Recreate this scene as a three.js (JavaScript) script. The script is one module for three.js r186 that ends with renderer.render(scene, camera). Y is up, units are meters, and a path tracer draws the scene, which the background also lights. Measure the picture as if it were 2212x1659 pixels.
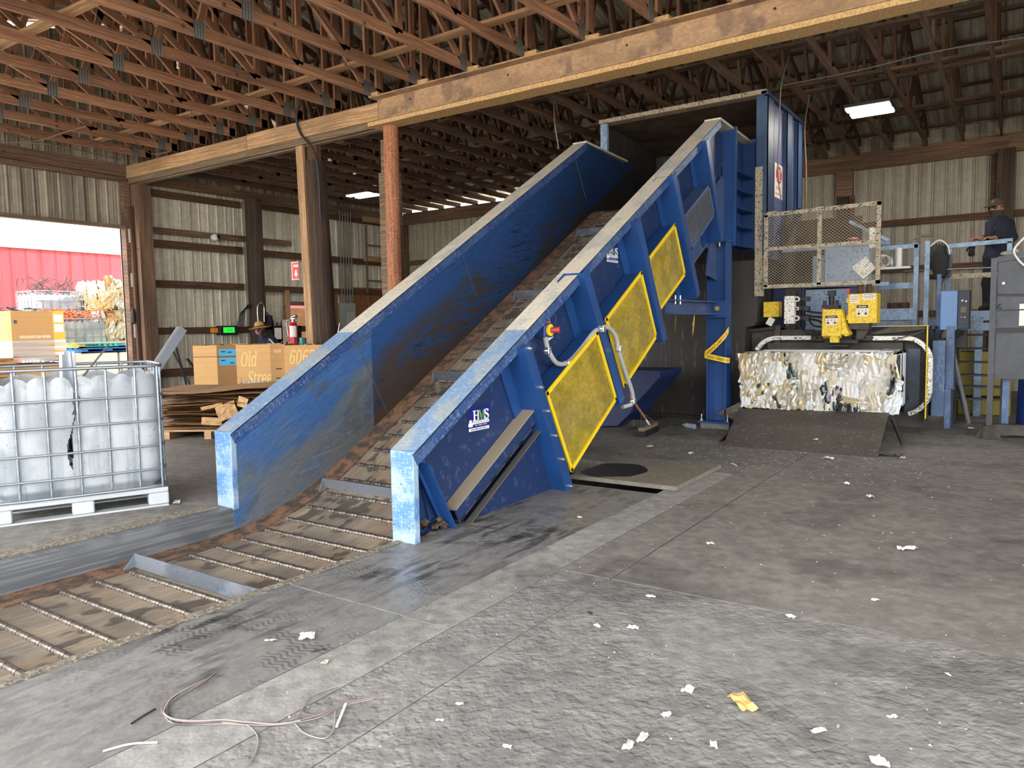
import * as THREE from 'three';
import { mergeGeometries, toCreasedNormals } from 'three/addons/utils/BufferGeometryUtils.js';
import { RoundedBoxGeometry } from 'three/addons/geometries/RoundedBoxGeometry.js';
import { MarchingCubes } from 'three/addons/objects/MarchingCubes.js';
import { RectAreaLightUniformsLib } from 'three/addons/lights/RectAreaLightUniformsLib.js';

// ---------- camera, sky, sun, exposure ----------
const renderer = new THREE.WebGLRenderer({ antialias: true });
renderer.toneMapping = THREE.LinearToneMapping;
renderer.toneMappingExposure = 2.25;
renderer.shadowMap.enabled = true;
const scene = new THREE.Scene();
const camera = new THREE.PerspectiveCamera(54.52, 2212 / 1659, 0.05, 300);
camera.rotation.order = 'YXZ';
camera.position.set(0, 1.4, 0);
camera.rotation.set(-0.0778, 0.6, -0.01744);
RectAreaLightUniformsLib.init();
const sunDir = new THREE.Vector3(0.62, 0.76, 0.2).normalize();
scene.background = new THREE.Color().setRGB(0.98, 0.99, 1.0);   // bright white haze
scene.backgroundIntensity = scene.environmentIntensity = 3.2;
scene.environment = null;
const sun = new THREE.DirectionalLight(new THREE.Color(1, 0.93, 0.82), 5);
sun.position.copy(sunDir).multiplyScalar(60).add(new THREE.Vector3(-8, 0, -8));
sun.target.position.set(-8, 0, -8);
sun.castShadow = true;
sun.shadow.mapSize.set(4096, 4096);
Object.assign(sun.shadow.camera, { left: -35, right: 35, top: 35, bottom: -35, near: 1, far: 150 });
sun.shadow.radius = 1;
scene.add(sun, sun.target);

// ---------- helpers ----------
let SEED = 7;
const rnd = () => { SEED = (SEED + 0x6d2b79f5) | 0; let t = Math.imul(SEED ^ (SEED >>> 15), 1 | SEED); t = (t + Math.imul(t ^ (t >>> 7), 61 | t)) ^ t; return ((t ^ (t >>> 14)) >>> 0) / 4294967296; };
const rr = (a, b) => a + (b - a) * rnd();
const V = (x, y, z) => new THREE.Vector3(x, y, z);
const lerp = (a, b, t) => a + (b - a) * t, clamp = (x, a = 0, b = 1) => Math.max(a, Math.min(b, x));
const sst = (a, b, x) => { const t = clamp((x - a) / (b - a)); return t * t * (3 - 2 * t); };
function hash(x, y, s) { let h = Math.imul(x, 374761393) + Math.imul(y, 668265263) + Math.imul(s, 1274126177); h = Math.imul(h ^ (h >>> 13), 1274126177); return ((h ^ (h >>> 16)) >>> 0) / 4294967296; }
function vn(x, y, px, py, s) {               // periodic value noise
  const ix = Math.floor(x), iy = Math.floor(y); let fx = x - ix, fy = y - iy; fx = fx * fx * (3 - 2 * fx); fy = fy * fy * (3 - 2 * fy);
  const m = (a, p) => ((a % p) + p) % p, x0 = m(ix, px), x1 = m(ix + 1, px), y0 = m(iy, py), y1 = m(iy + 1, py);
  return lerp(lerp(hash(x0, y0, s), hash(x1, y0, s), fx), lerp(hash(x0, y1, s), hash(x1, y1, s), fx), fy);
}
function fbm(u, v, fx, fy, o, s) { let a = 0.5, t = 0, n = 0; for (let i = 0; i < o; i++) { t += a * vn(u * fx, v * fy, fx, fy, s + i * 17); n += a; a *= 0.55; fx *= 2; fy *= 2; } return t / n; }
function tex(w, h, W, H, fn, srgb = true) {  // fn(u, v) -> [r, g, b] in 0..1 ; W x H metres per tile
  const d = new Uint8Array(w * h * 4);
  for (let j = 0; j < h; j++) for (let i = 0; i < w; i++) {
    const c = fn((i + 0.5) / w, (j + 0.5) / h), k = (j * w + i) * 4;
    d[k] = clamp(c[0]) * 255; d[k + 1] = clamp(c[1]) * 255; d[k + 2] = clamp(c[2]) * 255; d[k + 3] = 255;
  }
  const t = new THREE.DataTexture(d, w, h); t.wrapS = t.wrapT = THREE.RepeatWrapping; t.magFilter = THREE.LinearFilter; t.minFilter = THREE.LinearMipmapLinearFilter; t.generateMipmaps = true;
  if (srgb) t.colorSpace = THREE.SRGBColorSpace; t.repeat.set(1 / W, 1 / H); t.needsUpdate = true; return t;
}
const mix3 = (a, b, t) => [lerp(a[0], b[0], t), lerp(a[1], b[1], t), lerp(a[2], b[2], t)];
const hx = (n) => [(n >> 16 & 255) / 255, (n >> 8 & 255) / 255, (n & 255) / 255];
function canvasTex(w, h, draw) {
  const c = document.createElement('canvas'); c.width = w; c.height = h; draw(c.getContext('2d'), w, h);
  const t = new THREE.CanvasTexture(c); t.colorSpace = THREE.SRGBColorSpace; t.anisotropy = 8; return t;
}
const std = (o) => new THREE.MeshStandardMaterial(o);
const flat = (color, roughness = 0.7, metalness = 0, extra = {}) => std({ color, roughness, metalness, ...extra });

// geometry: everything is modelled in world coordinates, the thing's base is taken off when the mesh is made
function bake(g) { return g.index ? g.toNonIndexed() : g; }
function boxUV(g, sx = 0, sy = 0) {          // uv in metres from the dominant axis of each triangle
  g = bake(g); const p = g.attributes.position, n = p.count, uv = new Float32Array(n * 2), a = V(), b = V(), c = V(), q = V();
  for (let i = 0; i < n; i += 3) {
    a.fromBufferAttribute(p, i); b.fromBufferAttribute(p, i + 1); c.fromBufferAttribute(p, i + 2);
    q.crossVectors(b.clone().sub(a), c.clone().sub(a)); const x = Math.abs(q.x), y = Math.abs(q.y), z = Math.abs(q.z);
    [a, b, c].forEach((v, k) => { const o = (i + k) * 2; if (x >= y && x >= z) { uv[o] = v.z; uv[o + 1] = v.y; } else if (y >= z) { uv[o] = v.x; uv[o + 1] = v.z; } else { uv[o] = v.x; uv[o + 1] = v.y; } uv[o] += sx; uv[o + 1] += sy; });
  }
  g.setAttribute('uv', new THREE.BufferAttribute(uv, 2)); return g;
}
function box(x0, y0, z0, x1, y1, z1) {
  const g = new THREE.BoxGeometry(Math.abs(x1 - x0), Math.abs(y1 - y0), Math.abs(z1 - z0)); g.translate((x0 + x1) / 2, (y0 + y1) / 2, (z0 + z1) / 2); return boxUV(g);
}
function rbox(x0, y0, z0, x1, y1, z1, r = 0.01) {
  const g = new RoundedBoxGeometry(Math.abs(x1 - x0), Math.abs(y1 - y0), Math.abs(z1 - z0), 2, r); g.translate((x0 + x1) / 2, (y0 + y1) / 2, (z0 + z1) / 2); return boxUV(g);
}
function bar(a, b, w, h, up = V(0, 1, 0), ext = 0) {   // board from a to b, h along 'up', w across; grain runs along u
  a = V(...a); b = V(...b); const d = b.clone().sub(a), L = d.length() + ext * 2; d.normalize();
  const side = new THREE.Vector3().crossVectors(d, up); if (side.lengthSq() < 1e-6) side.set(1, 0, 0); side.normalize();
  const u2 = new THREE.Vector3().crossVectors(side, d).normalize();
  let g = bake(new THREE.BoxGeometry(L, h, w)); const p = g.attributes.position, nn = g.attributes.normal, uv = g.attributes.uv, ou = rr(0, 9), ov = rr(0, 3);
  for (let i = 0; i < p.count; i++) { const ny = Math.abs(nn.getY(i)) > 0.5, nx = Math.abs(nn.getX(i)) > 0.5; uv.setXY(i, (nx ? p.getY(i) * 0.3 : p.getX(i)) + ou, (ny ? p.getZ(i) + 0.5 : nx ? p.getZ(i) : p.getY(i)) + ov); }
  g.applyMatrix4(new THREE.Matrix4().makeBasis(d, u2, side)); const m = a.add(b).multiplyScalar(0.5); g.translate(m.x, m.y, m.z); return g;
}
function cyl(a, b, r, n = 16, r2 = r) {
  a = V(...a); b = V(...b); const d = b.clone().sub(a), L = d.length(); const g = new THREE.CylinderGeometry(r2, r, L, n, 1);
  const uv = g.attributes.uv; for (let i = 0; i < uv.count; i++) uv.setXY(i, uv.getY(i) * L, uv.getX(i) * r * 6.28);
  g.applyQuaternion(new THREE.Quaternion().setFromUnitVectors(V(0, 1, 0), d.normalize())); const m = a.add(b).multiplyScalar(0.5); g.translate(m.x, m.y, m.z); return bake(g);
}
function tube(pts, r, n = 8, seg = 0, closed = false) { return bake(new THREE.TubeGeometry(new THREE.CatmullRomCurve3(pts.map((p) => V(...p)), closed, 'centripetal'), seg || pts.length * 6, r, n, closed)); }
function extrude(pts, depth, bevel = 0) {
  const s = new THREE.Shape(pts.map((p) => new THREE.Vector2(p[0], p[1])));
  return new THREE.ExtrudeGeometry(s, { depth, bevelEnabled: bevel > 0, bevelSize: bevel, bevelThickness: bevel, bevelOffset: -bevel, bevelSegments: 1, curveSegments: 8 });
}
function prismX(pts, x0, x1, bevel = 0) {     // polygon given as [z, y], extruded from x0 to x1
  const g = extrude(pts.map(([z, y]) => [-z, y]), x1 - x0 - 2 * bevel, bevel); g.translate(0, 0, bevel); g.rotateY(Math.PI / 2); g.translate(x0, 0, 0); return boxUV(g);
}
function prismZ(pts, z0, z1, bevel = 0) { const g = extrude(pts, z1 - z0 - 2 * bevel, bevel); g.translate(0, 0, z0 + bevel); return boxUV(g); }   // polygon [x, y]
function prismY(pts, y0, y1) { const g = extrude(pts.map(([x, z]) => [x, -z]), y1 - y0); g.rotateX(-Math.PI / 2); g.translate(0, y0, 0); return boxUV(g); }   // polygon [x, z]
function lathe(prof, at, n = 24) { const g = new THREE.LatheGeometry(prof.map((p) => new THREE.Vector2(p[0], p[1])), n); g.translate(...at); return bake(g); }
function ball(at, r, n = 12, sx = 1, sy = 1, sz = 1) { const g = new THREE.SphereGeometry(r, n, n * 0.75 | 0); g.scale(sx, sy, sz); g.translate(...at); return bake(g); }
function rotAbout(g, at, ax, ay, az) { g.translate(-at[0], -at[1], -at[2]); g.applyMatrix4(new THREE.Matrix4().makeRotationFromEuler(new THREE.Euler(ax, ay, az))); g.translate(...at); return g; }
function clean(g) { g = bake(g); for (const k of Object.keys(g.attributes)) if (!['position', 'normal', 'uv', 'color'].includes(k)) g.deleteAttribute(k); if (!g.attributes.uv) g.setAttribute('uv', new THREE.BufferAttribute(new Float32Array(g.attributes.position.count * 2), 2)); if (!g.attributes.normal) g.computeVertexNormals(); return g; }
function join(list) { list = [list].flat(9).map(clean); return list.length === 1 ? list[0] : mergeGeometries(list); }

const taken = new Map(), base = new Map();
function numbered(n) { const k = taken.get(n) || 0; taken.set(n, k + 1); return k ? n + '_' + String(k).padStart(3, '0') : n; }
function tag(o, label, category, group) { o.userData.label = label; o.userData.category = category; if (group) o.userData.group = group; return o; }
function thing(name, label, category, at = [0, 0, 0], group) { const o = new THREE.Group(); o.name = numbered(name); o.position.set(...at); base.set(o, at); scene.add(o); return tag(o, label, category, group); }
function obj(name, geos, mat, parent = scene, label) {
  const b = base.get(parent) || [0, 0, 0]; let g = join(geos); if (b[0] || b[1] || b[2]) g.translate(-b[0], -b[1], -b[2]);
  const m = new THREE.Mesh(g, mat); m.name = parent === scene ? numbered(name) : name; m.castShadow = m.receiveShadow = true; base.set(m, b); parent.add(m);
  if (label) m.userData.label = label; return m;
}
function solo(name, geos, mat, label, category, at, group) {   // a thing of one mesh, its origin at its base
  const g = join(geos); if (!at) { g.computeBoundingBox(); const q = g.boundingBox; at = [(q.min.x + q.max.x) / 2, q.min.y, (q.min.z + q.max.z) / 2]; }
  g.translate(-at[0], -at[1], -at[2]); const m = new THREE.Mesh(g, mat); m.name = numbered(name); m.position.set(...at); m.castShadow = m.receiveShadow = true; base.set(m, at); scene.add(m); return tag(m, label, category, group);
}
function struct(name) { const o = new THREE.Group(); o.name = numbered(name); o.userData.kind = 'structure'; base.set(o, [0, 0, 0]); scene.add(o); return o; }
function share(name, geo, mat, parent, pos) { const m = new THREE.Mesh(geo, mat); m.name = name; m.position.set(...pos); m.castShadow = m.receiveShadow = true; parent.add(m); return m; }
// ---------- materials ----------
const B = (v) => [v, v, v];
const concreteMap = tex(1536, 1536, 5, 5, (u, v) => {
  let c = 0.475 + 0.16 * (fbm(u, v, 5, 5, 4, 1) - 0.5) + 0.2 * (fbm(u, v, 90, 90, 4, 9) - 0.5);
  const st = sst(0.58, 0.7, fbm(u, v, 9, 9, 4, 21)); c -= 0.07 * st;
  const sp = vn(u * 420, v * 420, 420, 420, 33); if (sp > 0.965) c += 0.2 * (sp - 0.965) / 0.035; if (sp < 0.03) c -= 0.1;
  return [c, c * 0.99, c * 0.972];
});
const pits = (u, v) => { const a = fbm(u, v, 120, 120, 3, 5), b = fbm(u, v, 240, 240, 2, 8), w = sst(0.4, 0.6, fbm(u, v, 4, 4, 2, 77)); return 0.25 + 0.75 * (0.6 * sst(0.3, 0.62, a) + 0.4 * b) * (0.45 + 0.55 * w); };
const concreteBump = tex(1024, 1024, 3.1, 3.1, (u, v) => B(pits(u, v)), false);
const concreteFine = tex(1024, 1024, 2.3, 2.3, (u, v) => B(0.5 * fbm(u, v, 200, 200, 2, 15) + 0.5 * fbm(u, v, 40, 40, 3, 16)), false);
const streakMark = (u, v, f, g, s, lo, hi) => sst(lo, hi, fbm(u, v, f, g, 3, s));
const plateMap = tex(768, 2048, 2, 8, (u, v) => {
  const w = 0.03 * (fbm(u, v, 3, 3, 2, 61) - 0.5);
  let c = 0.47 + 0.12 * (fbm(u, v, 3, 12, 4, 2) - 0.5) + 0.12 * (fbm(u, v, 90, 220, 3, 3) - 0.5);
  const where = Math.max(sst(0.27, 0.34, v) * (1 - sst(0.6, 0.68, v)), 0.9 * sst(0.69, 0.73, v) * (1 - sst(0.77, 0.82, v)), 0.25), m1 = streakMark(u + w, v, 40, 30, 41, 0.52, 0.64), m2 = streakMark(u, v + 0.1 * u, 14, 90, 45, 0.56, 0.66), area = where * sst(0.3, 0.55, fbm(u, v, 4, 14, 3, 47)); c -= (0.16 * m1 + 0.1 * m2) * area;
  const tr = sst(0.5, 0.6, fbm(u, v, 5, 22, 2, 91)), tread = Math.sin(v * 6.283 * 260 + 2.2 * Math.sin(u * 6.283 * 22)); c -= 0.13 * tr * (tread > 0.1 ? 1 : 0) * sst(0.4, 0.55, fbm(u, v, 30, 90, 2, 92)) * where;
  const sp = vn(u * 500, v * 500, 500, 500, 35); if (sp > 0.97) c += 0.16;
  return [c, c * 0.995, c * 0.98];
});
const plateRough = tex(512, 512, 4, 4, (u, v) => B(0.42 + 0.5 * (fbm(u, v, 7, 7, 4, 2) - 0.4) + 0.2 * (fbm(u, v, 60, 60, 2, 4) - 0.5)), false);
const dustMap = (c0, c1, fx, fy, W, H, s, amp = 0.2) => tex(512, 512, W, H, (u, v) => { const m = mix3(hx(c0), hx(c1), sst(0.35, 0.68, fbm(u, v, fx, fy, 4, s))), n = 1 + amp * (fbm(u, v, fx * 6, fy * 6, 3, s + 5) - 0.5); return m.map((q) => q * n); });
const grain = (c0, c1, s, knots = true) => tex(1024, 512, 3, 1, (u, v) => {
  const w = v + 0.012 * Math.sin(u * 6.283 * 2 + 3 * fbm(u, v, 3, 3, 2, s)), g = fbm(u, w, 4, 70, 3, s), f = fbm(u, w, 30, 260, 2, s + 3), big = fbm(u, v, 3, 4, 2, s + 9);
  let c = mix3(hx(c0), hx(c1), sst(0.3, 0.7, g)); const k = (0.82 + 0.36 * f) * (0.8 + 0.4 * big);
  if (knots) { const kx = u * 9, ky = v * 12, ix = Math.floor(kx), iy = Math.floor(ky); if (hash(ix, iy, s) > 0.93) { const d = Math.hypot((kx - ix - 0.5) * 0.33, (ky - iy - 0.5) * 0.085) * 10; if (d < 0.35) c = mix3(c, [0.16, 0.09, 0.06], 0.8 * (1 - d / 0.35)); } }
  return c.map((q) => q * k);
});
const woodBump = tex(512, 256, 3, 1, (u, v) => B(fbm(u, v, 4, 90, 3, 71)), false);
const M = {};
M.concrete = std({ map: concreteMap, roughness: 0.82, bumpMap: concreteBump, bumpScale: 0.008 });
M.smoothConcrete = std({ map: concreteMap, roughness: 0.72, color: 0xf4f0ea, bumpMap: concreteFine, bumpScale: 0.003 });
M.strip = std({ map: concreteMap, color: 0xffffff, roughness: 0.8, bumpMap: concreteFine, bumpScale: 0.004 }); M.strip.color.setRGB(1.25, 1.25, 1.24);
M.plate = std({ map: plateMap, roughnessMap: plateRough, roughness: 1, metalness: 0.0, bumpMap: concreteFine, bumpScale: 0.0012 });
M.dirt = std({ map: dustMap(0x635c51, 0x8a8274, 80, 80, 1, 1, 4, 0.5), roughness: 0.95, bumpMap: concreteBump, bumpScale: 0.008 });
M.yard = std({ map: dustMap(0xa79c8a, 0xc4bba9, 8, 8, 8, 8, 6, 0.4), roughness: 0.95 });
const wallStreak = (base, dark, s, amt) => tex(1024, 512, 3.66, 4, (u, v) => {
  const st = fbm(u, v, 130, 2, 3, s), st2 = fbm(u, v, 40, 3, 3, s + 4), sp = fbm(u, v, 50, 50, 3, s + 8), pan = hash(Math.floor(u * 16), 0, s);
  let c = mix3(hx(base), hx(dark), amt * clamp(0.55 * sst(0.42, 0.72, st) + 0.6 * sst(0.4, 0.7, st2) + 0.25 * (pan - 0.3)));
  return c.map((q) => q * (0.94 + 0.14 * (sp - 0.4)));
});
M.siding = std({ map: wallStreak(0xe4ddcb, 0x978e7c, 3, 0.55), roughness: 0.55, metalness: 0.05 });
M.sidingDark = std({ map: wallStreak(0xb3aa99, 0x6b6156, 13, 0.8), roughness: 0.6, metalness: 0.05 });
M.sidingBack = std({ map: wallStreak(0xa59e8d, 0x7b7262, 23, 0.5), roughness: 0.55, metalness: 0.05 });
M.roofSheet = std({ map: wallStreak(0xcfc9bb, 0x857d70, 31, 0.6), roughness: 0.5, metalness: 0.1 });
M.redSiding = std({ map: dustMap(0x962e38, 0x88282f, 20, 2, 4, 4, 8), roughness: 0.5 });
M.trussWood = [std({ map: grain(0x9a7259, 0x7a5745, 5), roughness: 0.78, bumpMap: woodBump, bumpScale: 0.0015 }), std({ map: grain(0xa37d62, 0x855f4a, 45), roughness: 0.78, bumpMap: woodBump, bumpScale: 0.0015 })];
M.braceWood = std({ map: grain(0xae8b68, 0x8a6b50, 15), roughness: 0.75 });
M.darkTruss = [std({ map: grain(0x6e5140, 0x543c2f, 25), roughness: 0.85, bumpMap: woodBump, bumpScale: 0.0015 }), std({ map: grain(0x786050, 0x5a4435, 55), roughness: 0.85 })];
M.girt = std({ map: grain(0x6a4a35, 0x4c3324, 35), roughness: 0.8 });
M.header = std({ map: grain(0x775d4a, 0x584334, 65), roughness: 0.8 });
M.newWood = std({ map: grain(0xb29270, 0x957553, 75), roughness: 0.75 });
M.endGrain = std({ map: dustMap(0xc9a878, 0xb08c5e, 40, 40, 0.5, 0.5, 4, 0.4), roughness: 0.8 });
M.oldPost = std({ map: grain(0x4b3a2f, 0x2f241d, 85), roughness: 0.9, bumpMap: woodBump, bumpScale: 0.004 });
M.greyPost = std({ map: grain(0x7c6b58, 0x5f5040, 95, false), roughness: 0.85 });
M.beamTan = std({ map: tex(1024, 512, 4, 1.3, (u, v) => { const a = fbm(u, v, 7, 5, 4, 4), st = fbm(u, v, 14, 3, 3, 6), f = fbm(u, v, 110, 60, 2, 9); let c = mix3(hx(0xa88a6b), hx(0x93785e), sst(0.35, 0.65, a)); c = mix3(c, hx(0x6e5a50), 0.6 * sst(0.6, 0.72, st)); return c.map((q) => q * (0.9 + 0.22 * f)); }), roughness: 0.7, metalness: 0.1 });
M.rust = std({ map: tex(512, 512, 1.2, 0.8, (u, v) => { const a = fbm(u, v, 3, 40, 4, 3), f = fbm(u, v, 60, 200, 2, 5); let c = mix3(hx(0xa9704f), hx(0x8c573d), sst(0.35, 0.65, a)); c = mix3(c, hx(0xc4a68e), 0.6 * sst(0.62, 0.75, f)); return c.map((q) => q * (0.85 + 0.3 * f)); }), roughness: 0.8 });
M.rustDark = std({ map: dustMap(0x5a3a28, 0x33261f, 20, 20, 1, 1, 14, 0.5), roughness: 0.85 });
M.blue = std({ map: dustMap(0x1b4076, 0x1f4884, 4, 4, 2, 2, 4, 0.1), roughness: 0.42 });
M.bluePanel = std({ map: tex(512, 512, 2.4, 2.4, (u, v) => { const a = fbm(u, v, 4, 4, 4, 14), f = fbm(u, v, 50, 50, 3, 9); let c = mix3(hx(0x172b52), hx(0x1d3560), a); if (f > 0.7) c = mix3(c, hx(0x5d6780), 0.4); return c; }), roughness: 0.45 });
M.slateBlue = std({ map: dustMap(0x3a4d78, 0x445880, 5, 5, 1.5, 1.5, 24, 0.15), roughness: 0.5 });
const scuff = (c0, c1, c2, s, lo = 0.42, hi = 0.62) => tex(1024, 512, 2, 1, (u, v) => {
  const a = fbm(u, v, 7, 5, 4, s), sc = fbm(u, v, 240, 34, 2, s + 3), sc2 = fbm(u, v, 50, 260, 2, s + 6), d = fbm(u, v, 120, 120, 2, s + 8);
  let c = mix3(hx(c0), hx(c1), sst(lo, hi, a)); c = mix3(c, hx(c2), 0.5 * sst(0.6, 0.8, sc) + 0.5 * sst(0.6, 0.8, sc2)); if (d < 0.17) c = mix3(c, [0.15, 0.15, 0.18], 0.5); return c;
});
M.capScuff = std({ map: scuff(0x6f8bab, 0x8d979d, 0xb4bcc2, 5), roughness: 0.55, metalness: 0.1 });
M.capDust = std({ map: scuff(0xc2b8a4, 0xa9a79f, 0x8694a6, 15, 0.5, 0.66), roughness: 0.85 });
M.capSide = std({ map: scuff(0x27447a, 0x3c5685, 0x9aa9bd, 25), roughness: 0.5, metalness: 0.1 });
M.postFace = std({ map: scuff(0x5581b5, 0x90a9c4, 0xc4d0da, 35, 0.36, 0.62), roughness: 0.45, metalness: 0.1 });
M.ledgeDust = flat(0x8f8470, 0.95);
M.beltSteel = std({ map: tex(1024, 1024, 2, 2, (u, v) => { const a = fbm(u, v, 6, 6, 4, 4), sc = fbm(u, v, 12, 120, 3, 9), st = sst(0.57, 0.68, fbm(u, v, 10, 14, 3, 19)), r = sst(0.55, 0.7, fbm(u, v, 8, 8, 3, 29)); let c = mix3(hx(0x9a8d7b), hx(0x80766a), sst(0.35, 0.65, a)); c = mix3(c, hx(0x8d6a4c), 0.3 * r); c = mix3(c, hx(0x3b3733), 0.6 * st); return c.map((q) => q * (0.85 + 0.3 * sc)); }), roughness: 0.55, metalness: 0.35, bumpMap: concreteFine, bumpScale: 0.002 });
M.hinge = std({ map: dustMap(0x8d857c, 0x5d534b, 30, 30, 0.5, 0.5, 5, 0.5), roughness: 0.38, metalness: 0.7 });
M.cleat = std({ map: scuff(0x7d8894, 0x5e6a78, 0x9d7a62, 45), roughness: 0.5, metalness: 0.4 });
M.blackSteel = std({ map: tex(512, 1024, 1.4, 2.4, (u, v) => { const a = fbm(u, v, 50, 3, 3, 4), b = fbm(u, v, 8, 6, 4, 6), f = fbm(u, v, 90, 24, 2, 8); let c = mix3(hx(0x2c2a29), hx(0x3d3a38), b); c = mix3(c, hx(0x8a8580), 0.55 * sst(0.66, 0.78, a) * sst(0.5, 0.64, f)); return c; }), roughness: 0.6, metalness: 0.2 });
M.darkPlate = std({ map: dustMap(0x46413b, 0x302d2a, 5, 5, 1.5, 1.5, 34, 0.4), roughness: 0.65, metalness: 0.2 });
M.flap = std({ map: tex(512, 512, 1.8, 1.5, (u, v) => { const a = fbm(u, v, 5, 5, 4, 4), b = fbm(u, v, 70, 70, 2, 7); let c = mix3(hx(0x46413d), hx(0x5c554f), a); if (b > 0.74) c = mix3(c, hx(0x9b8a80), 0.6); return c; }), roughness: 0.6, metalness: 0.2 });
M.greyBlue = std({ map: dustMap(0x8ba3bd, 0x6c849f, 6, 6, 1, 1, 44, 0.3), roughness: 0.5 });
M.paleBlue = std({ map: tex(512, 512, 1, 1, (u, v) => { const a = fbm(u, v, 5, 5, 4, 4), b = fbm(u, v, 60, 60, 2, 7); let c = mix3(hx(0x7e95b3), hx(0x9aafc6), a); if (b < 0.25) c = mix3(c, hx(0x30343c), 0.7); return c; }), roughness: 0.5 });
M.hopper = std({ map: dustMap(0x5b5f85, 0x50557a, 4, 4, 2, 2, 54, 0.15), roughness: 0.45 });
M.hopperRib = std({ map: dustMap(0x2a4263, 0x25395a, 4, 4, 2, 2, 55, 0.2), roughness: 0.5 });
M.dirtyWhite = std({ map: tex(256, 512, 0.6, 1.2, (u, v) => { const a = fbm(u, v, 9, 12, 4, 4), b = fbm(u, v, 40, 70, 3, 7); let c = mix3(hx(0xb4a994), hx(0x968b78), a); if (b < 0.36) c = mix3(c, hx(0x38332d), 0.75); return c; }), roughness: 0.8 });
M.plywood = std({ map: dustMap(0x4b3826, 0x34281d, 10, 10, 2, 2, 64, 0.4), roughness: 0.85 });
M.osb = std({ map: dustMap(0x8a5d34, 0x6b4526, 30, 30, 0.8, 0.8, 65, 0.6), roughness: 0.85 });
M.yellow = std({ map: tex(512, 512, 0.5, 0.5, (u, v) => { const a = fbm(u, v, 20, 20, 3, 4), b = fbm(u, v, 60, 60, 2, 7); let c = hx(0xe3c024); if (b < 0.3) c = mix3(c, hx(0x4a3f18), 0.75); if (a > 0.62) c = mix3(c, hx(0xb59a2c), 0.5); return c; }), roughness: 0.5 });
M.yellowFrame = flat(0xe8c91a, 0.5);
M.white = flat(0xd9d7d0, 0.5);
M.whiteDirty = std({ map: tex(256, 256, 0.3, 0.3, (u, v) => { const b = fbm(u, v, 30, 30, 3, 7); let c = hx(0xe3e0d6); if (b < 0.34) c = mix3(c, hx(0x2b2927), 0.85); return c; }), roughness: 0.45 });
M.black = flat(0x17171a, 0.5); M.rubber = flat(0x1b1a1a, 0.6); M.charcoal = flat(0x2f3033, 0.6, 0.2);
M.charcoalPanel = std({ map: dustMap(0x33363b, 0x3d4046, 5, 5, 1.2, 1.2, 74, 0.15), roughness: 0.45, metalness: 0.2 });
M.galv = std({ map: dustMap(0x9aa3ac, 0x7f8890, 10, 10, 0.6, 0.6, 84, 0.2), roughness: 0.35, metalness: 0.6 });
M.alu = flat(0xb9bec4, 0.3, 0.75); M.chrome = flat(0xd2d2d0, 0.25, 0.9);
M.dullSteel = flat(0x77736d, 0.5, 0.6);
M.card = std({ map: dustMap(0xc49a68, 0xb98f5e, 4, 30, 2, 2, 94, 0.06), roughness: 0.85, side: THREE.DoubleSide });
M.cardFlat = [0xb08a5f, 0xa27c53, 0xbf9a6d, 0x957049].map((c, i) => std({ map: dustMap(c, c - 0x101010, 4, 20, 1.5, 1.5, 104 + i, 0.12), roughness: 0.85, side: THREE.DoubleSide }));
M.hdpe = std({ map: tex(512, 512, 1.2, 1.2, (u, v) => { const a = fbm(u, v, 30, 3, 3, 4), b = fbm(u, v, 50, 50, 3, 7), e = fbm(u, v, 6, 6, 3, 8); let c = mix3(hx(0xbfc6cb), hx(0xa3abb2), sst(0.4, 0.7, e)); c = mix3(c, hx(0x8b9299), 0.35 * sst(0.6, 0.75, a)); if (b < 0.24) c = mix3(c, hx(0x8a8a8c), 0.4); return c; }), roughness: 0.4, side: THREE.DoubleSide });
M.hdpe = new THREE.MeshPhysicalMaterial({ map: M.hdpe.map, roughness: 0.55, transmission: 0.3, thickness: 0, side: THREE.DoubleSide });
M.wrap = new THREE.MeshPhysicalMaterial({ color: 0xf0f2f4, roughness: 0.12, transmission: 0.55, thickness: 0, clearcoat: 1, clearcoatRoughness: 0.1, side: THREE.DoubleSide });
M.skin = flat(0x9a6a52, 0.6);
M.navy = flat(0x171a28, 0.85);
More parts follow.
